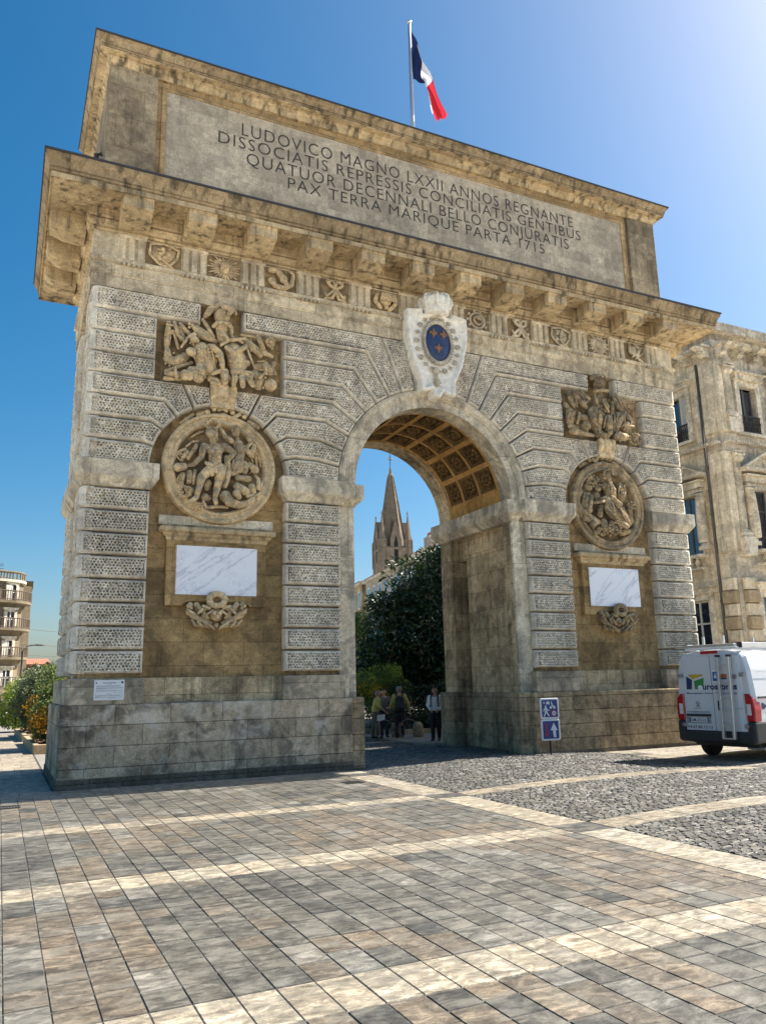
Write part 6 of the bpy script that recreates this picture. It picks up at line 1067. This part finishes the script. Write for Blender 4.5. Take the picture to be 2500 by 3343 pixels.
# ------------------------------------------------------------------ van
VWHITE = plain('van_white_paint', (.64,.66,.69), .28, var=.03, spec=.5, coat=.5)
VBLACK = plain('black_plastic', (.028,.03,.033), .55); VRUB = plain('tyre_rubber', (.018,.018,.02), .8); VRED = plain('red_lamp_plastic', (.40,.012,.018), .18, spec=.6, var=.05); VCLR = plain('clear_lamp_plastic', (.62,.62,.64), .15, spec=.6)
ALU = plain('aluminium_ladder', (.62,.63,.64), .32, .8, .06); NAVY = plain('navy_lettering', (.02,.03,.12), .5, var=.05); BLK = plain('black_lettering', (.02,.02,.022), .5, var=.05)
GREEN = plain('logo_green', (.05,.24,.06), .45, var=.05); YEL = plain('logo_yellow', (.52,.37,.03), .45, var=.05); SBLUE = plain('sticker_blue', (.02,.12,.36), .4, var=.05); SORG = plain('sticker_orange', (.55,.12,.02), .4, var=.05); SGREY = plain('emblem_chrome', (.35,.36,.37), .3, .6); PWHITE = plain('plate_white', (.72,.73,.73), .4, var=.03); LWHITE = plain('lettering_white', (.78,.79,.8), .45, var=.02)
VAN = thing('van', 'white delivery van with a ladder on its rear door and a coloured logo', 'van', (5.348, -3.487, 0), -math.radians(82.83))
# cross-sections (half width, z) carried from rear to nose
SEC = [(.0, [(.93,.45),(.97,.62),(.985,.95),(.985,1.45),(.93,2.05),(.86,2.36),(.76,2.48),(.40,2.54),(0,2.55)]), (.10, [(.98,.42),(1.02,.60),(1.03,.95),(1.03,1.45),(.965,2.08),(.885,2.40),(.78,2.505),(.40,2.555),(0,2.565)]), (2.2, [(.98,.42),(1.02,.60),(1.035,.95),(1.03,1.45),(.965,2.08),(.885,2.40),(.78,2.505),(.40,2.555),(0,2.565)]), (4.1, [(.98,.42),(1.02,.60),(1.035,.95),(1.03,1.45),(.965,2.08),(.885,2.40),(.78,2.505),(.40,2.555),(0,2.565)]), (4.55, [(.98,.42),(1.02,.60),(1.03,.95),(1.02,1.45),(.93,1.95),(.83,2.18),(.7,2.26),(.4,2.3),(0,2.31)]), (5.2, [(.96,.42),(1.0,.60),(1.0,.95),(.97,1.30),(.88,1.38),(.8,1.42),(.65,1.45),(.4,1.47),(0,1.48)]), (5.85, [(.85,.42),(.9,.60),(.9,.85),(.82,1.0),(.75,1.06),(.66,1.1),(.5,1.12),(.3,1.13),(0,1.14)])]
mb = MB(); R = []
for a, s in SEC: R.append([(-x, a, z) for x, z in s[:-1]]+[(x, a, z) for x, z in s[::-1]])
mb.rings(R, True, False, True); mb.rings([[(x, .0, z) for x, z in [(-p[0], p[1]) for p in SEC[0][1][:-1]]+[(p[0], p[1]) for p in SEC[0][1][::-1]]], [(x*.985, -.012, .45+(z-.45)*.985) for x, z in [(-p[0], p[1]) for p in SEC[0][1][:-1]]+[(p[0], p[1]) for p in SEC[0][1][::-1]]]], True, False, True)
obj('body', mb, VWHITE, VAN, bevel=.02)
def pan(name, u0, u1, z0, z1, a0, a1, mat, parent, bev=.012): m_ = MB(); m_.box(u0, u1, a0, a1, z0, z1); return obj(name, m_, mat, parent, bevel=bev)
for u0, u1, nm in ((-.815, -.004, 'left'), (.004, .815, 'right')):
    m_ = MB(); top = [(u0, .675), (u1, .675), (u1, 2.43), (u0+(.05 if nm == 'left' else 0), 2.43)] if nm == 'left' else [(u0, .675), (u1, .675), (u1-.05, 2.43), (u0, 2.43)]
    m_.rings([[(x, -.013, z) for x, z in top], [(x, -.034, z) for x, z in inset(top, .004)], [(x, -.04, z) for x, z in inset(top, .012)]], True, True, True)
    d = obj('rear_door', m_, VWHITE, VAN)
    for z in (1.41, 2.15): pan('crease', u0+.05, u1-.05, z, z+.012, -.0445, -.041, VWHITE, d, 0)
    if nm == 'left': DL = d
    else: DR = d
    for z in (.80, 1.97): h_ = -.86 if nm == 'left' else .83; pan('hinge', h_-.07, h_+.07, z-.045, z+.045, -.075, -.02, SGREY, d, .01)
pan('door_seal', -.0035, .0035, .68, 2.42, -.030, -.014, VBLACK, VAN, 0)
pan('rear_bumper', -1.0, 1.0, .40, .672, -.08, .25, VBLACK, VAN, .05)
for sx in (-1, 1): pan('bumper_corner', *sorted((sx*.835, sx*1.045)), .42, .91, -.075, .45, VBLACK, VAN, .05); pan('sill', *sorted((sx*.93, sx*1.05)), .33, .86, .451, 4.9, VBLACK, VAN, .03)
pan('brake_light', -.22, .24, 2.475, 2.545, -.05, -.01, VRED, VAN, .01)
for sx in (-1, 1):
    m_ = MB(); poly = [(.83, .91), (1.035, .91), (1.055, 1.18), (1.02, 1.42), (.93, 1.53), (.82, 1.53)]; m_.rings([[(sx*x, .2, z) for x, z in poly], [(sx*x, -.03, z) for x, z in poly], [(sx*x, -.05, z) for x, z in inset(poly, .025)]], True, True, True); tl = obj('tail_light', m_, VRED, VAN)
    pan('reverse_lens', *sorted((sx*.86, sx*.965)), 1.05, 1.30, -.062, -.046, VCLR, tl, .012)
m_ = MB(); m_.box(-.70, -.17, -.052, -.043, .865, .975); pl_ = obj('number_plate', m_, PWHITE, DL)
pan('plate_band', -.70, -.665, .868, .972, -.0555, -.0525, SBLUE, pl_, 0); pan('plate_band', -.205, -.171, .868, .972, -.0555, -.0525, SBLUE, pl_, 0)
pan('plate_recess', -.79, -.11, .84, .99, -.0425, -.041, SGREY, DL, 0); pan('plate_trim', -.78, -.09, 1.0, 1.06, -.06, -.041, VBLACK, DL, .008)
pan('door_handle', .12, .19, 1.15, 1.37, -.06, -.041, VBLACK, DR, .015)
def vt(body, w, h, u, z, mat, name='lettering', a=-.0455, par=None, bold=0.): return text_mesh(body, w, h, (u, a, z), mat, name, par or DL, bold=bold)
vt('GM-215-LK', .43, .072, -.65, .885, BLK, 'plate_number', -.0565, pl_, .01)
vt('04.67.80.12.12', .69, .062, -.77, .725, BLK, bold=.012); vt('contact@eurostores.fr', .66, .042, -.77, 1.09, BLK, bold=.008)
vt('Menuiseries - Stores - Volets roulants', 1.375, .05, -.715, 1.525, NAVY, bold=.012); vt('eurostores', 1.04, .145, -.37, 1.635, NAVY, bold=.03)
vt('PEUGEOT', .25, .03, -.57, 1.175, SGREY, 'maker_lettering'); vt('BOXER', .2, .03, .55, 1.185, SGREY, 'model_lettering', par=DR)
m_ = MB()
def flat(poly, mat, name, a=-.0435, par=None): q = MB(); q.add([(x, a, z) for x, z in poly], [tuple(range(len(poly)))]); return obj(name, q, mat, par or DL)
flat([(-.64, 2.0), (-.21, 1.99), (-.22, 1.96), (-.52, 1.88)], YEL, 'logo_yellow'); flat([(-.69, 1.955), (-.53, 1.865), (-.56, 1.64), (-.71, 1.64)], NAVY, 'logo_blue'); flat([(-.48, 1.84), (-.2, 1.91), (-.22, 1.65), (-.47, 1.64)], GREEN, 'logo_green', -.043)
vt('e', .14, .15, -.385, 1.633, LWHITE, 'logo_letter', -.0462, bold=.05)
q = flat([(.03, 1.80), (.215, 1.80), (.215, 2.09), (.04, 2.09)], LWHITE, 'sticker', -.0432, DR); flat([(.05, 1.83), (.20, 1.83), (.20, 2.05), (.055, 2.05)], SBLUE, 'sticker_field', -.0442, q); flat([(.08, 1.90), (.16, 1.90), (.13, 2.03)], LWHITE, 'sticker_sail', -.0452, q)
flat([(.26, 1.91), (.43, 1.91), (.43, 1.99), (.27, 1.99)], SORG, 'sticker', -.0432, DR); flat([(.26, 1.87), (.43, 1.87), (.43, 1.905), (.26, 1.905)], BLK, 'sticker', -.0432, DR); flat([(.53, 1.87), (.68, 1.87), (.69, 1.975), (.55, 1.975)], SGREY, 'sticker', -.0432, DR)
# heraldic rampant lion emblem on the left door
m_ = MB(); c = (-.435, -.046, 1.285)
for p in ([(-.02,.05,.014),(.0,.0,.018),(.015,-.04,.014),(.05,-.07,.009)], [(.0,-.01,.012),(-.03,-.04,.010),(-.05,-.07,.008)], [(-.02,.03,.010),(-.06,.015,.007)], [(.0,.02,.010),(.045,.03,.007),(.06,.05,.006)], [(-.025,.06,.018)], [(.02,-.03,.007),(.06,-.01,.006),(.065,.02,.005)]): m_.chain([(c[0]+a, c[1], c[2]+b, r) for a, b, r in p], 6)
obj('lion_emblem', m_, SGREY, DL, smooth=True)
# ladder on the right door
m_ = MB()
for ua, ub in ((.31, .30), (.60, .575)): m_.rings([[(ua-.03, -.20, 2.39), (ua+.03, -.20, 2.39), (ua+.03, -.11, 2.39), (ua-.03, -.11, 2.39)], [(ub-.03, -.24, .51), (ub+.03, -.24, .51), (ub+.03, -.15, .51), (ub-.03, -.15, .51)]], True, True, True)
LD = obj('ladder', m_, ALU, DR, bevel=.008)
for z in (.52, .83, 1.15, 1.45, 1.78, 2.2): u = .30+.005*z; a = -.245+.021*(z-.5); m_ = MB(); m_.box(u+.02, u+.27, a+.02, a+.075, z-.018, z+.018); obj('rung', m_, ALU, LD, bevel=.006)
for u in (.31, .60): pan('end_cap', u-.04, u+.04, 2.39, 2.44, -.205, -.10, VBLACK, LD, .006)
# roof rack, posts
pan('rack_roller', -.94, .72, 2.63, 2.70, -.05, .06, ALU, VAN, .03); pan('rack_bar', -.68, .74, 2.575, 2.625, -.02, .12, LWHITE, VAN, .012)
for sx in (-1, 1): pan('rack_side', *sorted((sx*.70, sx*.80)), 2.60, 2.72, .14, 3.6, ALU, VAN, .015); pan('rack_cap', *sorted((sx*.69, sx*.81)), 2.59, 2.73, .10, .139, VBLACK, VAN, .01)
for k in range(4): pan('rack_bar', -.80, .80, 2.60, 2.64, .6+.9*k, .66+.9*k, ALU, VAN, .008)
for u, a in ((-.5, .5), (.06, .5), (-.5, 2.6), (.06, 2.6)): pan('rack_post', u-.03, u+.03, 2.645, 2.92, a, a+.05, ALU, VAN, .008)
# wheels, side door furniture, windows of the cab
for a in (1.0, 4.85):
    for sx in (-1, 1):
        m_ = MB(); prof = [(.20, -.10), (.30, -.115), (.345, -.09), (.352, -.05), (.352, .05), (.345, .09), (.30, .115), (.20, .10)]
        m_.rings([[(sx*.90+o, a+r*math.cos(2*math.pi*i/28), .352+r*math.sin(2*math.pi*i/28)) for i in range(28)] for r, o in prof], True, True, True); wh = obj('tyre', m_, VRUB, VAN, smooth=False)
        m_ = MB(); m_.rings([[(sx*(.985+o), a+r*math.cos(2*math.pi*i/20), .352+r*math.sin(2*math.pi*i/20)) for i in range(20)] for r, o in ((.21, 0), (.20, .02), (.12, .0), (.06, .03), (0, .035))], True, False, True); obj('rim', m_, SGREY, wh)
        m_ = MB(); m_.rings([[(sx*1.0, a+r*math.cos(math.pi*i/14), .36+r*math.sin(math.pi*i/14)) for i in range(15)] for r in (.37, .43)]+[[(sx*1.05, a+.43*math.cos(math.pi*i/14), .36+.43*math.sin(math.pi*i/14)) for i in range(15)]], False); obj('wheel_arch', m_, VBLACK, VAN)
pan('axle', -.9, .9, .28, .44, .9, 1.1, VBLACK, VAN, .02); pan('underbody', -.85, .85, .30, .44, .3, 5.2, VBLACK, VAN, .02); pan('exhaust', .5, .95, .26, .32, .35, .55, SGREY, VAN, .01)
pan('side_trim', 1.031, 1.055, 1.42, 1.47, .15, 3.2, VBLACK, VAN, .008)
for a0, a1 in ((.3, 2.5), (2.7, 4.0)):
    pan('side_crease', 1.005, 1.012, 2.02, 2.05, a0, a1, VWHITE, VAN, .003)
pan('side_door_seam', .985, 1.034, .9, 2.1, 2.58, 2.595, VBLACK, VAN, 0)
for sx in (-1, 1):
    m_ = MB(); q = [(4.05, 1.50), (4.95, 1.50), (4.62, 2.02), (4.05, 2.10)]; m_.add([(sx*(1.042-(z-1.45)*.145+max(0, y-4.1)*-.035), y, z) for y, z in q], [(0, 1, 2, 3)]); obj('cab_window', m_, GLASS, VAN)
m_ = MB(); m_.add([(-.84, 4.64, 2.16), (.84, 4.64, 2.16), (.90, 5.16, 1.50), (-.90, 5.16, 1.50)], [(0, 1, 2, 3)]); m_.v = [(x, y+.03, z+.02) for x, y, z in m_.v]; obj('windscreen', m_, GLASS, VAN)
# lettering along the right side (reads from the right of the van)
sd = text_mesh('Menuiseries', 2.2, .15, (0, 0, 0), NAVY, 'side_lettering', VAN, bold=.02); sd.rotation_euler = (0, 0, math.pi/2); sd.location = (1.043, .26, 1.175)
sd = text_mesh('eurostores', 2.4, .30, (0, 0, 0), NAVY, 'side_lettering', VAN, bold=.03); sd.rotation_euler = (math.radians(-8), 0, math.pi/2); sd.location = (1.045, .7, 1.55)
# ------------------------------------------------------------------ traffic sign in front of the right pier
SIGNB = plain('sign_blue', (.018,.045,.20), .35, var=.08, spec=.5); SIGNW = plain('sign_white', (.74,.76,.78), .35, var=.03, spec=.5); SIGNR = plain('sign_red', (.45,.02,.03), .35, var=.05); SPOLE = plain('dark_sign_post', (.05,.05,.055), .5, .4)
SG = thing('road_sign', 'two square blue traffic signs on one thin post before the right pier', 'road sign', (2.80, -.42, 0), math.radians(-6))
mb = MB(); mb.tube([(0, .05, 0), (0, .05, 1.45)], .028, 10); mb.box(-.05, .05, .02, .08, 0, .03); obj('post', mb, SPOLE, SG, smooth=False)
def rrect(x0, x1, z0, z1, r, n=5):
    o = []
    for cx, cz, a in ((x1-r, z0+r, -90), (x1-r, z1-r, 0), (x0+r, z1-r, 90), (x0+r, z0+r, 180)):
        o += [(cx+r*math.cos(math.radians(a+90*i/n)), cz+r*math.sin(math.radians(a+90*i/n))) for i in range(n+1)]
    return o
def plate(z0, z1):
    q = MB(); o = rrect(-.275, .275, z0, z1, .05); q.rings([[(x, .02, z) for x, z in o], [(x, -.004, z) for x, z in o], [(x, -.010, z) for x, z in inset(o, .006)]], True, True, True); s = obj('sign_plate', q, SIGNW, SG)
    q = MB(); o = rrect(-.232, .232, z0+.043, z1-.043, .02); q.add([(x, -.0125, z) for x, z in o], [tuple(range(len(o)))]); obj('sign_face', q, SIGNB, s); return s
s1 = plate(.955, 1.475); s2 = plate(.415, .945)
def fl2(polys, mat, name, par, y=-.015):
    q = MB()
    for p in polys: q.add([(x, y, z) for x, z in p], [tuple(range(len(p)))])
    return obj(name, q, mat, par)
def circ(cx, cz, r, n=20, sx=1.): return [(cx+sx*r*math.cos(2*math.pi*i/n), cz+r*math.sin(2*math.pi*i/n)) for i in range(n)]
# walking figure, bicycle, car, child at play and a 20 roundel
def stick(pts, w):
    P_ = [Vector(p) for p in pts]; L_, R_2 = [], []
    for i, p in enumerate(P_):
        d = (P_[min(i+1, len(P_)-1)]-P_[max(i-1, 0)]).normalized(); nn = Vector((-d.y, d.x))*(w[i] if isinstance(w, list) else w)/2; L_.append(tuple(p+nn)); R_2.append(tuple(p-nn))
    return L_+R_2[::-1]
wz = lambda a, b: (-.235+a*.465, 1.0+b*.43)
fl2([circ(*wz(.25, .63), .024), stick([wz(.25, .58), wz(.27, .36)], [.05, .055]), stick([wz(.27, .38), wz(.18, .16), wz(.12, .03)], [.04, .03, .028]), stick([wz(.28, .38), wz(.36, .18), wz(.46, .06)], [.04, .03, .028]), stick([wz(.25, .56), wz(.14, .46), wz(.12, .33)], .024), stick([wz(.27, .55), wz(.36, .44), wz(.47, .38)], .024)], SIGNW, 'walker_symbol', s1)
fl2([circ(*wz(.58, .56), .035), circ(*wz(.80, .56), .035), stick([wz(.58, .56), wz(.66, .70), wz(.76, .68), wz(.80, .56)], .018), stick([wz(.66, .70), wz(.70, .56), wz(.76, .68)], .018), stick([wz(.68, .72), wz(.64, .82)], .03), circ(*wz(.63, .87), .018)], SIGNW, 'bicycle_symbol', s1)
fl2([[wz(.30, .76), wz(.50, .76), wz(.51, .84), wz(.46, .92), wz(.34, .92), wz(.30, .84)], [wz(.31, .72), wz(.35, .72), wz(.35, .76), wz(.31, .76)], [wz(.46, .72), wz(.50, .72), wz(.50, .76), wz(.46, .76)]], SIGNW, 'car_symbol', s1); fl2([circ(*wz(.16, .84), .02)], SIGNW, 'ball_symbol', s1)
fl2([circ(*wz(.77, .22), .078, 28)], SIGNR, 'roundel', s1); fl2([circ(*wz(.77, .22), .056, 28)], SIGNW, 'roundel_field', s1, -.0165); text_mesh('20', .072, .05, (wz(.77, .22)[0]-.036, -.018, wz(.77, .22)[1]-.025), BLK, 'roundel_number', s1, bold=.02)
az = lambda a, b: (-.235+a*.465, .458+b*.44)
fl2([[az(.66, .08), az(.82, .08), az(.80, .48), az(.92, .48), az(.70, .90), az(.48, .48), az(.62, .48)]], SIGNW, 'white_arrow', s2); fl2([[az(.17, .88), az(.26, .88), az(.28, .34), az(.36, .30), az(.24, .12), az(.13, .30), az(.20, .34)]], SIGNR, 'red_arrow', s2)
# ------------------------------------------------------------------ information panel on the left pedestal
IP = thing('information_panel', 'small white information panel fixed to the left pedestal', 'information panel', (-8.07, -.02, 1.93))
mb = MB(); mb.box(-.30, .30, -.03, 0, -.205, .205); obj('board', mb, SIGNW, IP, bevel=.004)
text_mesh('PORTE DU PEYROU', .27, .024, (-.135, -.0335, .135), BLK, 'title_lettering', IP, bold=.015); text_mesh('1691 - 1693', .07, .012, (-.035, -.0335, .112), BLK, 'title_lettering', IP)
INK = plain('faded_print', (.30,.31,.31), .6); mb = MB(); g = random.Random(4)
for z, x0, x1 in ((.085, -.26, .22), (.073, -.26, .22), (.045, -.26, .27), (.033, -.26, .27), (.021, -.26, -.08), (-.01, -.26, .27), (-.022, -.26, .14), (-.05, .09, .26), (-.085, -.06, .04), (-.11, -.27, -.02), (-.122, -.27, -.02), (-.134, -.27, -.18), (-.105, .0, .27), (-.117, .0, .22), (-.15, -.27, 0), (-.162, -.27, -.2), (-.148, .0, .27), (-.16, .0, .13)):
    x = x0
    while x < x1: w_ = g.uniform(.012, .04); mb.add([(x, -.0335, z), (min(x+w_, x1), -.0335, z), (min(x+w_, x1), -.0335, z+.007), (x, -.0335, z+.007)], [(0, 1, 2, 3)]); x += w_+.006
obj('printed_text', mb, INK, IP); mb = MB(); mb.box(.235, .275, -.0335, -.031, .135, .175); mb.box(-.27, -.245, -.0335, -.031, .135, .16); obj('emblem', mb, BLK, IP)
# ------------------------------------------------------------------ people
SKIN = plain('skin', (.42,.25,.17), .55, var=.1); HAIRG = plain('grey_hair', (.22,.20,.18), .8, var=.3, scale=60); HAIRD = plain('dark_hair', (.035,.025,.02), .7, var=.3, scale=60)
SHW = plain('white_shirt', (.68,.68,.70), .85, var=.05); SHY = plain('yellow_shirt', (.42,.37,.10), .85, var=.12); TRB = plain('black_trousers', (.018,.018,.022), .85); TRK = plain('olive_shorts', (.10,.10,.075), .85); SHOE = plain('dark_shoes', (.025,.022,.02), .6); PACK = plain('dark_backpack', (.022,.025,.024), .7)
def checked():
    t = NT('checked_shirt'); v = t.coord(); c = t.n('ShaderNodeTexChecker'); c.inputs['Scale'].default_value = 22; c.inputs['Color1'].default_value = (.28,.25,.22,1); c.inputs['Color2'].default_value = (.06,.06,.07,1); t.l(v, c.inputs[0]); t.base(c.outputs[0]); t.rough(.85, .2); return t.m
SHC = checked()
def person(label, loc, rz, H=1.72, shirt=SHW, legs=TRB, hair=HAIRD, arms=None, stride=.0, group=None, shorts=False, glasses=False, lean=0., hairlen=0., sleeve=1.):
    """one continuous skinned figure facing -Y; arms = per side (elbow, wrist, fingertip direction)"""
    k = H/1.72; mb = MB(); S = lambda p: (p[0]*k, p[1]*k, p[2]*k, p[3]*k)
    C = lambda *pts: mb.chain([S(p) for p in pts], 9)
    sh = 1.40; ly = -lean
    C((0, .0, .93, .125), (0, .005+ly*.4, 1.10, .115), (0, .0+ly*.7, 1.28, .135), (0, .01+ly, 1.37, .11)); 
    for s in (-1, 1): C((s*.07, .0, .95, .11), (s*.08, .0, 1.10, .09), (s*.085, ly*.7, 1.26, .105), (s*.14, .01+ly, 1.385, .07))
    C((0, .01+ly, 1.42, .06), (0, -.005+ly*1.1, 1.50, .056)); C((0, -.01+ly*1.2, 1.60, .088), (0, -.022+ly*1.2, 1.565, .076), (0, -.035+ly*1.2, 1.525, .055))
    hy = ly*1.2
    C((0, -.112+hy, 1.585, .016), (0, -.122+hy, 1.562, .019)); C((-.022, -.095+hy, 1.528, .011), (.022, -.095+hy, 1.528, .011))
    for s in (-1, 1): C((s*.088, -.005+hy, 1.59, .018), (s*.09, .0+hy, 1.565, .016)); C((s*.033, -.092+hy, 1.598, .015))
    feet = []
    for s in (-1, 1):
        dy = s*stride; C((s*.09, 0, .90, .105), (s*.095, -.01+dy*.4, .50, .068), (s*.095, .01+dy*.4, .46, .064), (s*.095, .02+dy, .30, .060), (s*.095, .025+dy, .10, .042)); C((s*.095, .03+dy, .055, .042), (s*.105, -.10+dy, .035, .036), (s*.11, -.16+dy, .03, .028))
    hands = []
    for s in (-1, 1):
        el, wr = (arms or {}).get(s, ((s*.24, .02, 1.12), (s*.25, -.06, .88)))
        C((s*.17, .01+ly, 1.375, .058), el+(.046,), wr+(.030,))
        d = (Vector(wr)-Vector(el)).normalized(); a = d.cross(Vector((s, 0, .2))).normalized(); pm = Vector(wr)+d*.045; C(tuple(wr)+(.027,), tuple(pm)+(.034,))
        for f in range(4): o = (f-1.5)*.019; b = pm+d*.03+a*o; L_ = (.066, .076, .072, .055)[f]; C(tuple(b)+(.0105,), tuple(b+d*L_*.6+Vector((0, -.012, 0)))+(.0095,), tuple(b+d*L_+Vector((0, -.03, 0)))+(.008,))
        tb = pm-a*.035; C(tuple(tb)+(.011,), tuple(tb+d*.035-a*.02)+(.010,), tuple(tb+d*.06-a*.018)+(.008,)); hands.append((el, wr))
    root = obj('person', mb, SKIN, None, remesh=.0095*k, loc=loc); root.rotation_euler = (0, 0, rz); tag(root, label, 'person', group)
    def part(name, chains, mat, rm=.012):
        q = MB()
        for c in chains: q.chain([S(p) for p in c], 9)
        return obj(name, q, mat, root, remesh=rm*k)
    top = [[(0, .0, .98, .138), (0, .005+ly*.4, 1.10, .135), (0, ly*.7, 1.28, .15), (0, .01+ly, 1.375, .10)], [(0, .012+ly, 1.43, .068)]]
    for s in (-1, 1):
        el, wr = (arms or {}).get(s, ((s*.24, .02, 1.12), (s*.25, -.06, .88))); top.append([(s*.075, 0, .98, .118), (s*.085, 0, 1.10, .11), (s*.09, ly*.7, 1.26, .122), (s*.15, .01+ly, 1.38, .083)])
        E_, W_2 = Vector(el), Vector(el)+(Vector(wr)-Vector(el))*.92*sleeve; ch = [(s*.175, .01+ly, 1.375, .075), tuple(E_)+(.062,)]
        if sleeve > .2: ch.append(tuple(W_2)+(.046,))
        top.append(ch)
    part('shirt', top, shirt)
    lg = [[(0, .0, .90, .135), (0, 0, .97, .13)]]
    for s in (-1, 1):
        dy = s*stride; ch = [(s*.085, 0, .90, .118), (s*.095, -.01+dy*.4, .52, .085)]
        if not shorts: ch += [(s*.095, .02+dy, .30, .073), (s*.095, .025+dy, .09, .060)]
        lg.append(ch)
    part('shorts' if shorts else 'trousers', lg, legs)
    for s in (-1, 1): dy = s*stride; part('shoe', [[(s*.095, .04+dy, .06, .05), (s*.105, -.10+dy, .042, .043), (s*.112, -.175+dy, .036, .034)]], SHOE)
    hc = [[(0, .02+hy, 1.625, .090), (0, .035+hy, 1.60, .088)], [(-.05, .0+hy, 1.66, .045), (.05, .0+hy, 1.66, .045)], [(0, -.045+hy, 1.675, .04)]]
    if hairlen: hc.append([(0, .05+hy, 1.58, .08), (0, .05+hy, 1.58-hairlen, .065)])
    part('hair', hc, hair)
    if glasses:
        q = MB()
        for s in (-1, 1): q.torus((s*.035*k, (-.112+hy)*k, 1.598*k), .024*k, .004*k, n=14, m=5)
        q.tube([(-.012*k, (-.114+hy)*k, 1.60*k), (.012*k, (-.114+hy)*k, 1.60*k)], .003*k, 5); obj('glasses', q, BLK, root)
    return root
def backpack(label, loc, rz, front=False):
    t = thing('backpack', label, 'backpack', loc, rz); q = MB(); q.chain([(0, .20, 1.02, .13), (0, .21, 1.15, .14), (0, .19, 1.33, .10)], 9); q.chain([(-.07, .2, 1.0, .12), (-.07, .2, 1.3, .1)], 9); q.chain([(.07, .2, 1.0, .12), (.07, .2, 1.3, .1)], 9); q.chain([(0, .30, 1.05, .08), (0, .30, 1.13, .07)], 8)
    if not front: obj('bag', q, PACK, t, remesh=.015)
    for s in (-1, 1):
        q = MB(); q.tube([(s*.10, .14, 1.40), (s*.11, .04, 1.475), (s*.11, -.08, 1.44), (s*.115, -.155, 1.30), (s*.13, -.14, 1.10), (s*.14, .02, 1.0)], .022, 6); obj('strap', q, PACK, t)
    if front: q = MB(); q.chain([(0, .19, 1.05, .13), (0, .19, 1.3, .11)], 9); obj('bag', q, PACK, t, remesh=.015)
    return t
z0 = .11
A_ = math.radians
person('man in a white shirt and black trousers standing at the right jamb under the archway', (2.62, 5.35, z0), A_(-38), 1.70, SHW, TRB, HAIRD, {-1: ((-.25, .03, 1.13), (-.12, -.17, .98)), 1: ((.25, .03, 1.13), (.13, -.17, .98))}, .04, glasses=True)
backpack('dark backpack worn by the man in the white shirt', (2.62, 5.35, z0-.01), A_(-38), True)
person('person in a yellow shirt seen from behind with a dark backpack, under the archway', (2.30, 7.30, z0), A_(158), 1.74, SHY, TRB, HAIRG, {-1: ((-.30, -.02, 1.12), (-.34, -.10, .88)), 1: ((.27, .03, 1.12), (.20, -.14, .95))}, .05)
backpack('dark backpack on the back of the person in yellow', (2.30, 7.30, z0-.005), A_(158))
person('person in a light yellow top bending forward with a white paper in hand', (1.52, 7.6, z0), A_(75), 1.62, SHY, TRK, HAIRG, {-1: ((-.25, -.12, 1.13), (-.22, -.32, .96)), 1: ((.25, -.08, 1.06), (.24, -.16, .80))}, .06, lean=.10, sleeve=.3, hairlen=.05)
q = MB(); q.add([(0, 0, 0), (.21, .02, .02), (.23, .0, .30), (.02, -.01, .28)], [(0, 1, 2, 3)]); q.add([(.211, .02, .021), (.40, -.05, .04), (.42, -.06, .32), (.231, .0, .301)], [(0, 1, 2, 3)]); o = obj('paper_map', q, LWHITE, None, loc=(1.44, 7.30, .70)); o.scale = (.7, .7, .7); tag(o, 'unfolded white paper held by the person in light yellow', 'paper')
person('person in a checked shirt standing between the two people in yellow', (2.05, 8.0, z0), A_(-20), 1.66, SHC, TRB, HAIRD, {-1: ((-.25, -.05, 1.1), (-.14, -.25, 1.05)), 1: ((.25, -.05, 1.1), (.12, -.26, 1.05))}, .03)
person('dark dressed person at the far left edge with a light bag', (-10.0, 39.0, 0), A_(10), 1.75, PACK, TRB, HAIRD, None, .14, 'passers-by at the far left')
person('person in a pale top at the far left edge, farther off', (-10.35, 41.5, 0), A_(-30), 1.68, SHW, TRB, HAIRG, None, .12, 'passers-by at the far left')
BK = thing('bicycle', 'thin wheeled bicycle standing behind the bollards under the archway', 'bicycle', (1.88, 6.7, .11), A_(-8))
RIMM = plain('pale_bicycle_rim', (.30,.28,.24), .4, .3); FRM = plain('dark_bicycle_frame', (.03,.035,.03), .4)
for x in (-.42, .42):
    q = MB(); q.torus((x, 0, .33),   .315, .011, n=32, m=6); wl = obj('wheel', q, RIMM, BK, smooth=True); q = MB()
    for i in range(14): a = i*math.pi/7; q.tube([(x, 0, .33), (x+.31*math.cos(a), 0, .33+.31*math.sin(a))], .0022, 4, False)
    obj('spokes', q, RIMM, wl)
q = MB()
for a, b in (((-.42, 0, .33), (-.02, 0, .30)), ((-.42, 0, .33), (-.12, 0, .80)), ((-.02, 0, .30), (-.14, 0, .90)), ((-.02, 0, .30), (.30, 0, .78)), ((-.12, 0, .78), (.29, 0, .84)), ((.42, 0, .33), (.28, 0, .95))): q.tube([a, b], .016, 6)
obj('frame', q, FRM, BK); q = MB(); q.chain([(-.22, 0, .93, .05), (-.06, 0, .93, .025)], 7); obj('saddle', q, FRM, BK); q = MB(); q.tube([(.30, -.26, .96), (.33, 0, .98), (.30, .26, .96)], .014, 6); obj('handlebar', q, FRM, BK)
q = MB(); q.torus((-.02, 0, .30), .09, .01, n=18, m=5); q.tube([(-.02, -.06, .30), (.08, -.07, .18)], .012, 5); q.tube([(-.02, .06, .30), (-.12, .07, .42)], .012, 5); obj('crank', q, FRM, BK)
